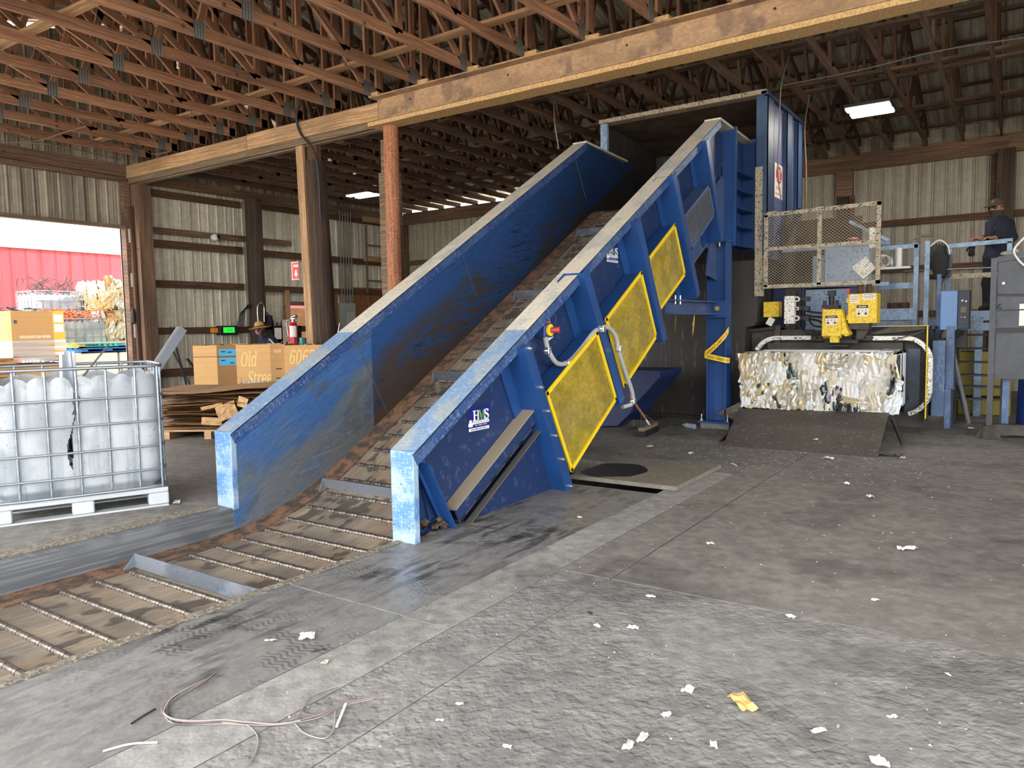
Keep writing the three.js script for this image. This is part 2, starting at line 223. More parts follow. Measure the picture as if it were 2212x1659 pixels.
// ---------- setting: floor, walls, roof ----------
const RIDGE_Z = -8.6, EAVE_Z = 1.2, BACK_Z = -17;
const roofY = (z) => (z > RIDGE_Z ? lerp(7.55, 5.12, (z - RIDGE_Z) / (EAVE_Z - RIDGE_Z)) : lerp(7.55, 4.98, (RIDGE_Z - z) / (RIDGE_Z - BACK_Z)));
{ // floor in pieces: slabs, concrete strip, steel plates
  const f = struct('floor');
  const T = -0.15;
  const joints = [[-1.836, -3.60, 8, 2.6, 'c'], [-1.83, -17.2, 8, -3.612, 's'], [-2.155, -6.3, -1.842, -3.612, 's2'], [-2.155, -3.60, -1.842, 2.6, 'c2'], [-2.155, -17.2, -1.842, -6.31, 's3']];
  for (const [x0, z0, x1, z1, k] of joints) obj('slab', box(x0, T, z0, x1, 0, z1), k[0] === 'c' ? M.concrete : M.smoothConcrete, f);
  const ss = [[-2.45, -2.6, -2.163, 2.6], [-2.45, -6.7, -2.163, -2.606], [-3.36, -17.2, -2.163, -6.75]];
  ss.forEach(([x0, z0, x1, z1], i) => obj(i < 2 ? 'concrete_strip' : 'slab', box(x0, T, z0, x1, 0, z1), i < 2 ? M.strip : M.smoothConcrete, f));
  for (const [z0, z1] of [[-5.66, -2.615], [-2.6, 0.4], [0.41, 2.6]]) obj('steel_plate', prismX([[z0, T], [z1, T], [z1, 0.0], [z0, 0.0]].map(([z, y]) => [z, y]), -3.3, -2.457), M.plate, f);
  obj('dirt_ridge', (() => { const g = new THREE.PlaneGeometry(0.07, 6.2, 6, 200); g.rotateX(-Math.PI / 2); g.translate(-3.335, 0.004, -0.45); const p = g.attributes.position; for (let i = 0; i < p.count; i++) { const e = 1 - Math.abs((p.getX(i) + 3.335) / 0.045); p.setY(i, 0.001 + Math.max(0, e) * 0.006 * fbm(p.getX(i), p.getZ(i) * 0.3, 97, 97, 2, 4) * 2); p.setX(i, p.getX(i) + 0.02 * (fbm(p.getZ(i) * 0.2, 0.3, 80, 3, 2, 8) - 0.5)); } g.computeVertexNormals(); return boxUV(g); })(), M.dirt, f);
  obj('pit_wall', [box(-5.5, -1.25, -6.85, -2.1, -1.1, 2.7), box(-5.5, -1.1, -6.85, -2.1, T - 0.01, -6.76), box(-2.16, -1.1, -6.76, -2.1, T - 0.01, 2.7), box(-5.5, -1.1, 2.6, -2.1, T, 2.7), box(-3.38, -1.1, -5.66, -3.305, T, 2.6), box(-3.36, -1.1, -6.75, -2.16, T - 0.01, -5.8), box(-5.42, -1.1, -6.75, -5.33, T, 2.6)], M.blackSteel, f);
  // left of the conveyor and under it
  for (const [x0, z0, x1, z1] of [[-9.2, -5.2, -5.335, 2.6], [-9.2, -10.4, -5.335, -5.21], [-9.2, -17.2, -5.335, -10.41], [-15.6, -8.4, -9.21, 2.6], [-15.6, -17.2, -9.21, -8.41]]) obj('slab', box(x0, T, z0, x1, 0, z1), M.smoothConcrete, f);
  obj('slab', box(-5.33, T, -17.2, -3.365, 0, -6.75), M.smoothConcrete, f);
  const y = struct('ground_outside'); obj('yard', [box(-90, -0.4, -90, -15.6, -0.03, 60), box(-15.6, -0.4, 2.6, 60, -0.03, 60), box(8.2, -0.4, -90, 60, -0.03, 2.6), box(-15.6, -0.4, -90, 8.2, -0.03, -17.3)], M.yard, y);
}
function ribbed(width, nRib, yb, yt, mat0) {  // corrugated sheet: profile along s, depth d ; top edge may slope
  const prof = []; const p = width / nRib;
  for (let i = 0; i < nRib; i++) { const s = i * p; prof.push([s, 0], [s + 0.012, 0.019], [s + 0.035, 0.019], [s + 0.047, 0], [s + 0.049, -0.012], [s + 0.057, -0.012], [s + 0.059, 0]); for (const k of [0.38, 0.62, 0.86].slice(0, 2)) prof.push([s + p * k - 0.012, 0], [s + p * k, 0.004], [s + p * k + 0.012, 0]); }
  prof.push([width, 0]);
  const pos = [], uv = [];
  for (let i = 0; i + 1 < prof.length; i++) { const [s0, d0] = prof[i], [s1, d1] = prof[i + 1], a = [s0, yb(s0), d0], b = [s1, yb(s1), d1], c = [s1, yt(s1), d1], d = [s0, yt(s0), d0]; for (const q of [a, b, c, a, c, d]) { pos.push(...q); uv.push(q[0], q[1]); } }
  const g = new THREE.BufferGeometry(); g.setAttribute('position', new THREE.Float32BufferAttribute(pos, 3)); g.setAttribute('uv', new THREE.Float32BufferAttribute(uv, 2)); g.computeVertexNormals(); return g;
}
const shiftUV = (g, x, y) => { const u = g.attributes.uv; for (let i = 0; i < u.count; i++) u.setXY(i, u.getX(i) + x, u.getY(i) + y); return g; };
for (const m of ['siding', 'sidingDark', 'sidingBack', 'roofSheet', 'redSiding']) M[m].side = THREE.DoubleSide;
{ // left gable wall, x = -15.5, with the big door opening
  const w = struct('wall_left'), W = 0.9144, z0 = EAVE_Z + 0.05, dz0 = -8.42, dz1 = -2.2;
  for (let i = 0; i < 20; i++) {
    const za = z0 - i * W, inDoor = za - W / 2 > dz0 && za - W / 2 < dz1;
    const mk = (yb, yt, mat) => { const g = ribbed(W, 4, () => yb, yt); shiftUV(g, i * W, 0); g.rotateY(Math.PI / 2); g.translate(-15.52, 0, za); obj('wall_panel', g, mat, w); };
    const top = (s) => roofY(za - s) + 0.02;
    if (inDoor) mk(3.62, top, M.sidingDark); else if (i === 15) { mk(0, () => 1.14, M.siding); mk(2.06, () => 4.72, M.siding); } else mk(0, (s) => Math.min(4.72, top(s)), M.siding);
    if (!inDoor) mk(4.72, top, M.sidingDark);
  }
  obj('wall_core', [box(-15.62, 0, -12.47, -15.56, 4.9, dz0), box(-15.62, 0, -17.3, -15.56, 4.9, -13.38), box(-15.62, 0, -13.38, -15.56, 1.14, -12.47), box(-15.62, 2.06, -13.38, -15.56, 4.9, -12.47), box(-15.62, 3.6, dz0, -15.56, 4.9, dz1), box(-15.62, 0, dz1, -15.56, 4.9, 1.3), prismX([[1.3, 4.9], [RIDGE_Z, 4.9], [RIDGE_Z, 7.5], [1.3, 5.05]], -15.62, -15.56), prismX([[RIDGE_Z, 4.9], [-17.3, 4.9], [-17.3, 4.98], [RIDGE_Z, 7.5]], -15.62, -15.56)], M.sidingDark, w);
  const gx = -15.44; const girt = (y, za, zb, h = 0.15, m = M.girt, x = gx) => obj('girt', bar([x, y, za], [x, y, zb], 0.05, h), m, w);
  girt(4.62, -8.6, -17, 0.2, M.header, -15.4); girt(4.37, -8.9, -11.25, 0.15); girt(4.42, -11.6, -17, 0.15); girt(3.575, -8.9, -12.65, 0.13, M.header, -15.38); girt(3.30, -8.9, -11.25, 0.17); girt(3.28, -11.6, -17, 0.16);
  girt(2.44, -8.9, -11.25, 0.16); girt(2.42, -11.6, -17, 0.15); girt(1.42, -8.9, -17, 0.15); girt(0.5, -8.9, -17, 0.18); girt(4.73, 1.2, -8.5, 0.24, M.header, -15.4); girt(4.55, -2, -8.5, 0.1, M.header, -15.41);
  obj('board', bar([gx, 0, -12.5], [gx, 2.4, -12.5], 0.1, 0.14, V(0, 0, 1)), M.newWood, w);
  const t = struct('trim_1'); obj('door_jamb', box(-15.6, 0, -8.55, -15.38, 4.5, -8.42), M.header, t); obj('door_head', bar([-15.45, 3.58, dz0], [-15.45, 3.58, dz1], 0.16, 0.07), M.greyPost, t);
}
{ // back wall z = -17
  const w = struct('wall_back'), W = 0.9144;
  for (let i = 0; i < 26; i++) { const g = ribbed(W, 4, () => 0, () => 4.6); shiftUV(g, i * W, 1); g.translate(-15.5 + i * W, 0, -17.02); obj('wall_panel', g, M.sidingBack, w); }
  obj('wall_core', [box(-15.62, 0, -17.2, 8.2, 4.78, -17.06), box(-8.6, 4.7, -17.2, 8.2, 5.1, -17.1)], M.sidingDark, w);
  for (const [a, b] of [[-15.4, -11.9], [-11.9, -8.0], [-8.0, -4.1], [-4.1, -0.3], [-0.3, 3.6], [3.6, 8]]) obj('header_board', bar([a, 4.63, -16.93], [b, 4.63, -16.93], 0.06, 0.34), M.header, w);
  for (const y of [3.33, 2.40, 1.5, 0.6]) for (const [a, b] of [[-15.3, -9], [-9, -3.2], [-3.0, -0.45], [-0.2, 8]]) obj('girt', bar([a, y, -16.95], [b, y, -16.95], 0.05, 0.13), M.girt, w);
  for (const x of [-15.4, -12.0, -8.0]) obj('post', bar([x, 0, -16.88], [x, 4.46, -16.88], 0.2, 0.2, V(0, 0, 1)), M.header, w);
  obj('post', box(-3.26, 0, -17, -3.04, 3.95, -16.84), M.oldPost, w); obj('post', box(-3.28, 3.95, -17, -2.96, 4.46, -16.86), M.header, w); obj('post', box(-3.03, 0, -17, -2.94, 3.95, -16.9), M.girt, w);
  obj('post', bar([-0.33, 0, -16.82], [-0.33, 4.5, -16.82], 0.28, 0.25, V(0, 0, 1)), M.oldPost, w); obj('post', box(-0.57, 0, -17, -0.49, 4.46, -16.9), M.girt, w);
}
{ const w = struct('wall_right'); obj('wall_panel', [box(8.0, 0, -17.2, 8.12, 5.0, -7.5), box(8.0, 4.6, -7.5, 8.12, 5.0, 1.3), prismX([[1.3, 5], [RIDGE_Z, 5], [RIDGE_Z, 7.5], [1.3, 5.1]], 8, 8.1), prismX([[RIDGE_Z, 5], [-17.2, 5], [RIDGE_Z, 7.5]], 8, 8.1)], M.sidingDark, w); }
{ // roof sheets on purlins
  const r = struct('roof'), W = 0.9144;
  for (const [za, zb] of [[RIDGE_Z, EAVE_Z + 0.5], [RIDGE_Z, BACK_Z - 0.5]]) {
    const L = Math.hypot(zb - za, roofY(zb) - roofY(za)), g = ribbed(W, 4, () => 0, () => L), ang = Math.atan2(roofY(zb) - roofY(za), zb - za);
    const dir = V(0, roofY(zb) - roofY(za), zb - za).normalize(), X = V(1, 0, 0), N = new THREE.Vector3().crossVectors(X, dir); g.applyMatrix4(new THREE.Matrix4().makeBasis(X, dir, N)); g.translate(0, roofY(za) + 0.16, za);
    for (let i = 0; i < 26; i++) share('roof_sheet', g, M.roofSheet, r, [-15.7 + i * W, 0, 0]);
  }
  obj('roof_core', [[RIDGE_Z, EAVE_Z + 0.5], [RIDGE_Z, BACK_Z - 0.5]].map(([za, zb]) => prismX([[za, roofY(za) + 0.19], [zb, roofY(zb) + 0.19], [zb, roofY(zb) + 0.25], [za, roofY(za) + 0.25]], -15.8, 8.2)), M.darkPlate, r);
  for (let i = 0; i < 17; i++) { const z = EAVE_Z - 0.05 - i * 0.6; if (z > RIDGE_Z) obj('purlin', bar([-15.5, roofY(z) + 0.115, z], [8, roofY(z) + 0.115, z], 0.09, 0.04), M.trussWood[i % 2], r); }
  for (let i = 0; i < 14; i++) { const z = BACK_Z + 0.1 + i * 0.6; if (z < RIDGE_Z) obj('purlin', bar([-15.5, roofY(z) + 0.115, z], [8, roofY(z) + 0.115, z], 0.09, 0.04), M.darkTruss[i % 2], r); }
}
{ // main beam line across the ridge: laminated timber part and steel part
  const b = thing('timber_beam', 'pale laminated timber beam running from the gable wall to the rusty pipe column', 'beam', [-15.5, 4.46, -8.6]);
  obj('beam_ply', [bar([-15.55, 4.7, -8.55], [-11.4, 4.7, -8.55], 0.1, 0.25)], M.newWood, b); obj('beam_ply', bar([-11.39, 4.71, -8.55], [-8.2, 4.7, -8.55], 0.1, 0.26), M.newWood, b);
  obj('lower_ply', [bar([-15.4, 4.53, -8.58], [-8.1, 4.53, -8.58], 0.08, 0.11), bar([-15.4, 4.6, -8.68], [-8.1, 4.6, -8.68], 0.1, 0.28)], M.greyPost, b);
  const s = thing('steel_beam', 'long tan steel I-beam crossing the hall above the conveyor', 'beam', [-8.25, 4.5, -8.6]);
  obj('web', box(-8.22, 4.53, -8.53, 7.9, 4.87, -8.51), M.beamTan, s); obj('flange', box(-8.25, 4.865, -8.66, 7.9, 4.885, -8.36), M.beamTan, s); obj('flange', box(-8.1, 4.515, -8.66, 7.9, 4.535, -8.36), M.beamTan, s);
  for (let i = 0; i < 8; i++) obj('bolt_hole', cyl([-7.55 + i * 1.75, 4.76, -8.508], [-7.55 + i * 1.75, 4.76, -8.5], 0.014, 10), M.black, s);
  obj('wood_nailer', (() => { const g = new THREE.BoxGeometry(16.2, 0.05, 0.3, 160, 1, 1); const p = g.attributes.position; for (let i = 0; i < p.count; i++) if (p.getY(i) < 0) p.setY(i, p.getY(i) - 0.016 * fbm(p.getX(i) * 0.05 + 0.5, 0.2, 64, 2, 3, 3)); g.translate(-0.2, 4.487, -8.52); return boxUV(g); })(), M.endGrain, s);
  for (const x of [-8.19, -7.21, -6.31, -5.36, -4.47, -3.55, -2.65]) obj('wood_block', rotAbout(box(x - 0.09, 4.89, -8.56, x + 0.09, 4.945, -8.38), [x, 4.9, -8.5], 0, rr(-0.15, 0.15), 0), M.endGrain, s);
}
{ // posts
  const p = thing('pipe_column', 'rusty brown round steel pipe column under the end of the steel beam', 'column', [-8.045, 0, -8.6]); obj('pipe', cyl([-8.045, 0, -8.6], [-8.045, 4.5, -8.6], 0.115, 28), M.rust, p); obj('cap_plate', box(-8.2, 4.495, -8.72, -7.9, 4.515, -8.46), M.rust, p);
  const q = thing('steel_post', 'grey weathered square post close behind the rusty pipe column', 'post', [-8.33, 0, -8.85]); obj('lower_post', box(-8.5, 0, -8.98, -8.2, 3.85, -8.78), M.greyPost, q); obj('upper_post', box(-8.46, 3.85, -8.92, -8.32, 4.36, -8.8), M.greyPost, q);
  const c = thing('timber_post', 'dark round timber pole with a pale board nailed to its left side', 'post', [-9.86, 0, -8.68]); obj('pole', (() => { const g = cyl([-9.74, 0, -8.7], [-9.86, 4.2, -8.7], 0.2, 24, 0.16); return g; })(), M.oldPost, c); obj('board', bar([-10.0, 0, -8.6], [-10.12, 4.5, -8.6], 0.05, 0.17, V(1, 0, 0)), M.newWood, c, 'pale new board'); obj('board', bar([-9.95, 3.9, -8.72], [-9.95, 4.5, -8.72], 0.1, 0.3, V(1, 0, 0)), M.girt, c);
  const d = thing('timber_post', 'brown square timber post beside the large door opening', 'post', [-15.27, 0, -8.75]); obj('post', bar([-15.27, 0, -8.72], [-15.27, 4.46, -8.72], 0.3, 0.26, V(1, 0, 0)), M.header, d); obj('side_board', bar([-15.33, 0, -8.52], [-15.36, 4.0, -8.52], 0.06, 0.14, V(1, 0, 0)), M.girt, d);
  const e = thing('timber_post', 'blackened timber post against the left wall beyond the scale display', 'post', [-15.18, 0, -11.42]); obj('post', cyl([-15.18, 0, -11.42], [-15.18, 4.5, -11.42], 0.2, 20, 0.19), M.oldPost, e); obj('side_board', bar([-15.3, 0, -11.7], [-15.3, 4.5, -11.7], 0.07, 0.05, V(1, 0, 0)), M.girt, e);
  const h = thing('timber_post', 'thin crooked timber post between the dark pole and the electrical panel', 'post', [-15.0, 0, -13.4]); obj('post', tube([[-15.0, 0, -13.6], [-15.02, 1.5, -13.5], [-15.05, 2.6, -13.45], [-15.1, 3.6, -13.42]], 0.1, 10), M.greyPost, h);
}
{ // roof trusses, one thing each
  const A = -5.53;
  const ord = ['first', 'second', 'third', 'fourth', 'fifth', 'sixth', 'seventh', 'eighth', 'ninth', 'tenth', 'eleventh', 'twelfth', 'thirteenth', 'fourteenth', 'fifteenth', 'sixteenth', 'seventeenth', 'eighteenth', 'nineteenth', 'twentieth', 'twenty-first', 'twenty-second', 'twenty-third', 'twenty-fourth', 'twenty-fifth', 'twenty-sixth', 'twenty-seventh', 'twenty-eighth'];
  function truss(x, near, i) {
    const wm = near ? M.trussWood[i % 2] : M.darkTruss[i % 2], yb = near ? 4.9 : 4.76, h = 0.14, w = 0.04;
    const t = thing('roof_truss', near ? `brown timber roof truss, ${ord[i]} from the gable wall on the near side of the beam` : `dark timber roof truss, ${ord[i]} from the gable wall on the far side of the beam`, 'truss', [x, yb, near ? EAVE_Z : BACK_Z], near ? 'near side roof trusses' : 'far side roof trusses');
    const B2 = (a, b, hh = 0.09, up = V(0, 1, 0), ww = w) => bar([x, ...a], [x, ...b], ww, hh, up);
    if (near) {
      obj('bottom_chord', B2([yb + h / 2, 1.2], [yb + h / 2, -8.62], h), wm, t); obj('top_chord', B2([roofY(1.2) + 0.02, 1.2], [roofY(-8.55) + 0.02, -8.55], h), wm, t);
      for (const [zb, zt] of [[-2.3, 0.1], [-2.3, -2.7], [A, -2.9], [A, -6.12], [-7.02, -4.9], [-8.28, -6.2]]) obj('web', B2([yb + 0.1, zb], [roofY(zt) - 0.03, zt]), wm, t);
      for (const z of [-7.05, -8.32]) obj('vertical_web', bar([x, yb + 0.1, z], [x, roofY(z), z], w, 0.09, V(0, 0, 1)), wm, t);
      obj('end_post', bar([x, yb, -8.57], [x, roofY(-8.57), -8.57], w, 0.14, V(0, 0, 1)), wm, t);
      for (const z of [A, -8.3, -2.3]) obj('gusset_plate', box(x + w / 2, yb - 0.015, z - 0.075, x + w / 2 + 0.006, yb + 0.19, z + 0.075), M.gusset, t);
    } else {
      obj('bottom_chord', B2([yb + 0.06, -8.66], [yb + 0.06, BACK_Z + 0.1], 0.12), wm, t); obj('top_chord', B2([roofY(-8.66) + 0.02, -8.66], [roofY(BACK_Z) + 0.02, BACK_Z], 0.12), wm, t);
      const bn = [-9.6, -11.1, -12.6, -14.1, -15.5], tn = [-8.75, -10.35, -11.85, -13.35, -14.8, -16.2];
      for (let k = 0; k < 5; k++) { obj('web', B2([yb + 0.08, bn[k]], [roofY(tn[k]) - 0.03, tn[k]], 0.085), wm, t); obj('web', B2([yb + 0.08, bn[k]], [roofY(tn[k + 1]) - 0.03, tn[k + 1]], 0.085), wm, t); }
      obj('end_post', bar([x, yb, -8.72], [x, roofY(-8.72), -8.72], w, 0.09, V(0, 0, 1)), wm, t);
    }
  }
  M.gusset = std({ map: tex(64, 64, 0.15, 0.3, (u) => B(0.36 + 0.16 * Math.round((u * 4) % 1))), roughness: 0.5, metalness: 0.3 });
  for (let i = 0; i < 17; i++) truss(-9.15 - 0.914 * (6 - i), true, i);
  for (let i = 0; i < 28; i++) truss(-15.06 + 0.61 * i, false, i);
  const br = [['pale timber brace board laid along the tops of the near trusses close to the beam', -7.6, 5.03, M.braceWood, -15.3, 1], ['pale timber brace board across the near trusses above the large door', -4.45, 5.03, M.braceWood, -15.3, 1], ['brown brace board across the far trusses nearest the beam', -10.25, 4.92, M.header, -15.3, 4], ['paired brown brace board across the far trusses above the work lamp', -12.1, 4.92, M.header, -15.3, 4], ['paired brown brace board just behind its twin above the work lamp', -12.45, 4.92, M.header, -6, 4], ['brown brace board across the far trusses close to the back wall', -14.5, 4.92, M.header, -15.3, 4]];
  for (const [label, z, y, m, x0, x1] of br) { const t = thing('brace_board', label, 'board', [x0, y, z]); for (let x = x0; x < x1; x += 3.7) obj('board', bar([x, y + 0.015 + rr(0, 0.02), z + rr(-0.05, 0.05)], [Math.min(x + 3.75, x1), y + 0.02, z + rr(-0.05, 0.05)], 0.14, 0.04), m, t); }
}
// ---------- the inclined apron conveyor ----------
const topY = (z) => 0.61 + 0.57 * (-3.58 - z);                       // top line of the side walls
const beltY = (z) => (z > -3.25 ? -0.2 : z > -4.75 ? -0.2 + 0.19 * (-3.25 - z) ** 2 : -2.475 - 0.57 * z);
const conveyor = thing('conveyor', 'large blue inclined apron conveyor with high side walls and yellow mesh guards', 'conveyor', [-4.26, 0, -6.5]);
{
  const C = conveyor, AP = -9.45, apY = topY(AP), SL = V(0, 0.57, -1).normalize(), UP = V(0, 1, 0.57).normalize();
  // left wall: core, painted liner, scuffed cap
  const belt = []; for (let z = -3.55; z > -9.8; z -= 0.15) belt.push([z, beltY(z) - 0.12]);
  const poly = [[-3.55, 0.61 - 0.02], [AP, apY - 0.03], [-10.9, 3.84], [-10.9, 2.55], [-9.8, beltY(-9.8) - 0.12], ...belt.slice().reverse()];
  const left = obj('side_wall', prismX(poly, -5.3, -5.13), M.bluePanel, C, 'left side wall, worn blue above and rust brown below');
  const linerMap = canvasTex(2048, 512, (g, w, h) => {
    const d = g.createImageData(w, h);
    for (let j = 0; j < h; j++) for (let i = 0; i < w; i++) {
      const u = i / w, v = 1 - j / h, x = u * 7.6, st = fbm(u, v, 26, 300, 3, 3), n = fbm(u, v, 16, 5, 4, 7), f = fbm(u, v, 200, 200, 2, 9);
      let c;
      if (x < 1.62 + 0.0 * v) { c = mix3(hx(0x6c7074), hx(0x3a639c), sst(0.3, 0.8, v + 0.9 * (n - 0.5) + 0.35 * (st - 0.5))); c = mix3(c, hx(0xa9b0b6), 0.35 * sst(0.6, 0.78, st)); c = mix3(c, hx(0x55585b), 0.5 * sst(0.6, 0.75, fbm(u, v, 30, 8, 3, 19))); }
      else {
        const b = 0.5 + 0.28 * sst(4.2, 6.6, x) - 0.1 * sst(1.6, 2.6, 3.4 - x), k = sst(b - 0.14, b + 0.1, v + 0.55 * (n - 0.5) + 0.5 * (st - 0.5));
        const br = mix3(hx(0x5a483a), hx(0x2d2927), clamp(0.25 + 0.75 * sst(3, 6.3, x) + 0.8 * (f - 0.5)));
        let bl = mix3(hx(0x2a4f86), hx(0x1d3a66), sst(3.5, 6, x)); bl = mix3(bl, hx(0x1a1d26), 0.75 * sst(0.6, 0.72, st) * sst(0.45, 0.6, n)); c = mix3(br, bl, k);
      }
      const q = 0.88 + 0.24 * f, k = (j * w + i) * 4; d.data[k] = clamp(c[0] * q) * 255; d.data[k + 1] = clamp(c[1] * q) * 255; d.data[k + 2] = clamp(c[2] * q) * 255; d.data[k + 3] = 255;
    }
    g.putImageData(d, 0, 0);
  });
  const lg = prismX(poly.map(([z, y]) => [z, y]), -5.13, -5.12); { const p = lg.attributes.position, u = lg.attributes.uv; for (let i = 0; i < p.count; i++) { const z = p.getZ(i), y = p.getY(i); u.setXY(i, (-z - 3.5) / 7.6, clamp((y - (topY(Math.max(z, AP)) - 1.12)) / 1.12, 0.01, 0.99)); } }
  obj('liner', lg, std({ map: linerMap, roughness: 0.5, metalness: 0.15 }), left);
  for (const [z, t] of [[-4.9, 1], [-6.53, 0.55], [-9.1, 0.6]]) obj('weld_seam', bar([-5.118, topY(z) - 0.05, z], [-5.118, topY(z) - 0.05 - 0.9 * t, z - 0.5 * t], 0.006, 0.006, V(1, 0, 0)), M.dullSteel, left);
  const cap = (x0, x1, parent) => {
    const seg = (za, zb, m) => { const k = 0.02; obj('cap_plate', bar([(x0 + x1) / 2, topY(za), za], [(x0 + x1) / 2, topY(zb), zb], x1 - x0, 0.012, UP), m, parent); obj('cap_lip', [x0 + 0.004, x1 - 0.004].map((x) => bar([x, topY(za) - 0.05, za], [x, topY(zb) - 0.05, zb], 0.008, 0.09, UP)), M.capSide, parent); };
    seg(-3.56, -4.9, M.capScuff); seg(-4.905, AP + 0.02, M.capDust);
    obj('head_cap', bar([(x0 + x1) / 2, apY - 0.006, AP + 0.03], [(x0 + x1) / 2, apY - 0.05, -10.75], x1 - x0, 0.03), M.capDust, parent);
    obj('end_plate', rbox(x0 + 0.005, -0.02, -3.6, x1 - 0.005, 0.605, -3.54, 0.012), M.postFace, parent, 'scuffed pale blue front end plate');
  };
  cap(-5.33, -5.11, left);
  // kerb that carries on along the pit
  const kb = obj('pit_kerb', [prismX([[-3.55, -0.5], [2.6, -0.5], [2.6, -0.002], [-3.55, -0.002]], -5.325, -5.125)], M.kerb = std({ map: tex(1024, 256, 2, 0.5, (u, v) => { const a = fbm(u, v, 5, 40, 3, 3), b = fbm(u, v, 8, 3, 3, 5); let c = mix3(hx(0x5d6064), hx(0x787b7e), sst(0.35, 0.65, a)); return mix3(c, hx(0x54565a), 0.6 * sst(0.45, 0.75, b)); }), roughness: 0.5, metalness: 0.1 }), C);
  obj('chain_guard', [prismX([[-3.3, -0.26], [2.6, -0.26], [2.6, -0.195], [-3.3, -0.195]], -5.125, -4.9), ...(() => { const a = []; for (let z = -3.3; z > -9.6; z -= 0.3) a.push(bar([-5.02, beltY(z) - 0.02, z], [-5.02, beltY(z - 0.3) - 0.02, z - 0.3], 0.2, 0.05)); return a; })()], std({ map: dustMap(0x7d5d47, 0x463f39, 14, 14, 1, 1, 114, 0.5), roughness: 0.8 }), C);
  obj('kerb_dirt', bar([-5.3, 0.004, -3.5], [-5.3, 0.004, 2.6], 0.12, 0.012), M.dirt, C);
  // right wall
  const right = obj('side_wall', prismX(poly.map(([z, y]) => (z < -10.8 ? [-10.68, y] : [z, y])), -3.405, -3.36), M.bluePanel, C, 'right side wall with blue stiffening ribs'); cap(-3.41, -3.2, right);
  const P = (z, o) => [z, topY(z) - o];
  obj('outer_panel', [prismX([[-3.72, 0.55], P(AP, 0.06), [-10.65, 3.86], [-10.65, 2.5], P(-9.9, 0.75), P(-4.0, 0.74), [-3.86, 0]], -3.36, -3.342)], M.bluePanel, right);
  obj('lower_pan', [prismX([P(-5.3, 1.2), P(-9.6, 0.9), [-9.9, 2.2], P(-9.32, 1.52), P(-5.6, 1.52)], -3.36, -3.345), prismX([P(-5.2, 1.3), P(-9.6, 1.3), P(-9.4, 1.5), P(-5.4, 1.5)], -5.28, -3.36), prismX([P(-4.9, 0.72), P(-9.6, 0.72), P(-9.6, 0.9), P(-4.9, 0.9)], -3.36, -3.345)], M.slateBlue, right);
  obj('ledge', bar([-3.28, topY(-3.99) - 0.72, -3.99], [-3.28, topY(-9.3) - 0.66, -9.3], 0.12, 0.012, UP), M.ledgeDust, right, 'dusty ledge'); obj('chain_rail', bar([-3.225, topY(-4.0) - 0.77, -4.0], [-3.225, topY(-5.1) - 0.77, -5.1], 0.012, 0.085, UP), M.bluePanel, right);
  obj('slot_back', prismX([P(-3.98, 0.8), P(-5.2, 0.8), P(-5.2, 0.98), P(-4.1, 0.98)], -3.42, -3.41), M.black, right); obj('slot_edge', [bar([-3.24, topY(-4.1) - 0.94, -4.1], [-3.24, topY(-5.16) - 0.94, -5.16], 0.05, 0.012, UP), bar([-3.3, topY(-4.1) - 0.9, -4.1], [-3.3, topY(-5.16) - 0.9, -5.16], 0.04, 0.01, UP)], M.dullSteel, right);
  for (let z = -4.12; z > -5.1; z -= 0.19) obj('chain_roller', [cyl([-3.38, topY(z) - 0.86, z], [-3.27, topY(z) - 0.86, z], 0.042, 18), cyl([-3.3, topY(z) - 0.86, z], [-3.25, topY(z) - 0.86, z], 0.016, 10)], M.black, right);
  obj('lower_plate', prismX([[-4.17, -0.02], [-5.16, topY(-5.16) - 0.96], [-5.5, -0.02]], -3.3, -3.285), M.bluePanel, right);
  obj('front_leg', [bar([-3.25, 0.5, -3.69], [-3.25, 0, -3.97], 0.1, 0.012, V(0, 0.5, 1)), bar([-3.3, 0.5, -3.71], [-3.3, 0, -3.99], 0.012, 0.09, V(0, 0.5, 1))], M.blue, right);
  // stiffening ribs
  const ribs = [[-4.80, 1.25, -5.44, 0.0], [-5.75, 1.87, -6.46, 0.66], [-6.83, 2.42, -7.5, 1.22], [-7.76, 3.0, -8.5, 1.71], [-8.78, 3.56, -9.33, 2.42]];
  ribs.forEach(([z0, y0, z1, y1], i) => {
    const d = V(0, y1 - y0, z1 - z0).normalize(), n = V(0, d.z, -d.y).multiplyScalar(d.z < 0 ? 1 : -1), off = (x, s) => [[x, y0 + n.y * s, z0 + n.z * s], [x, y1 + n.y * s, z1 + n.z * s]], B3 = (x, s, w, h) => { const [a, b] = off(x, s); return bar(a, b, w, h, n); };
    const r = obj('rib', [B3(-3.145, 0, 0.012, 0.11), B3(-3.24, 0.05, 0.2, 0.012), B3(-3.332, 0.11, 0.012, 0.14)], M.blue, right);
    if (i === 0) for (const t of [0.02, 0.27, 0.43, 0.6, 0.77, 0.97]) { const y = lerp(y0, y1, t), z = lerp(z0, z1, t); obj('bolt', [cyl([-3.14, y, z], [-3.115, y, z], 0.018, 6), cyl([-3.115, y, z], [-3.1, y, z], 0.01, 8)], M.chrome, r); }
  });
  // mesh guards
  const guardAlpha = (() => { const t = tex(64, 64, 0.022, 0.022, (u, v) => { const d = Math.min(Math.hypot((u - 0.5) * 0.8, v - 0.5), ...[[0, 0], [1, 0], [0, 1], [1, 1]].map(([a, b]) => Math.hypot((u - a) * 0.8, v - b))); return B(d < 0.27 ? 0 : 1); }, false); return t; })();
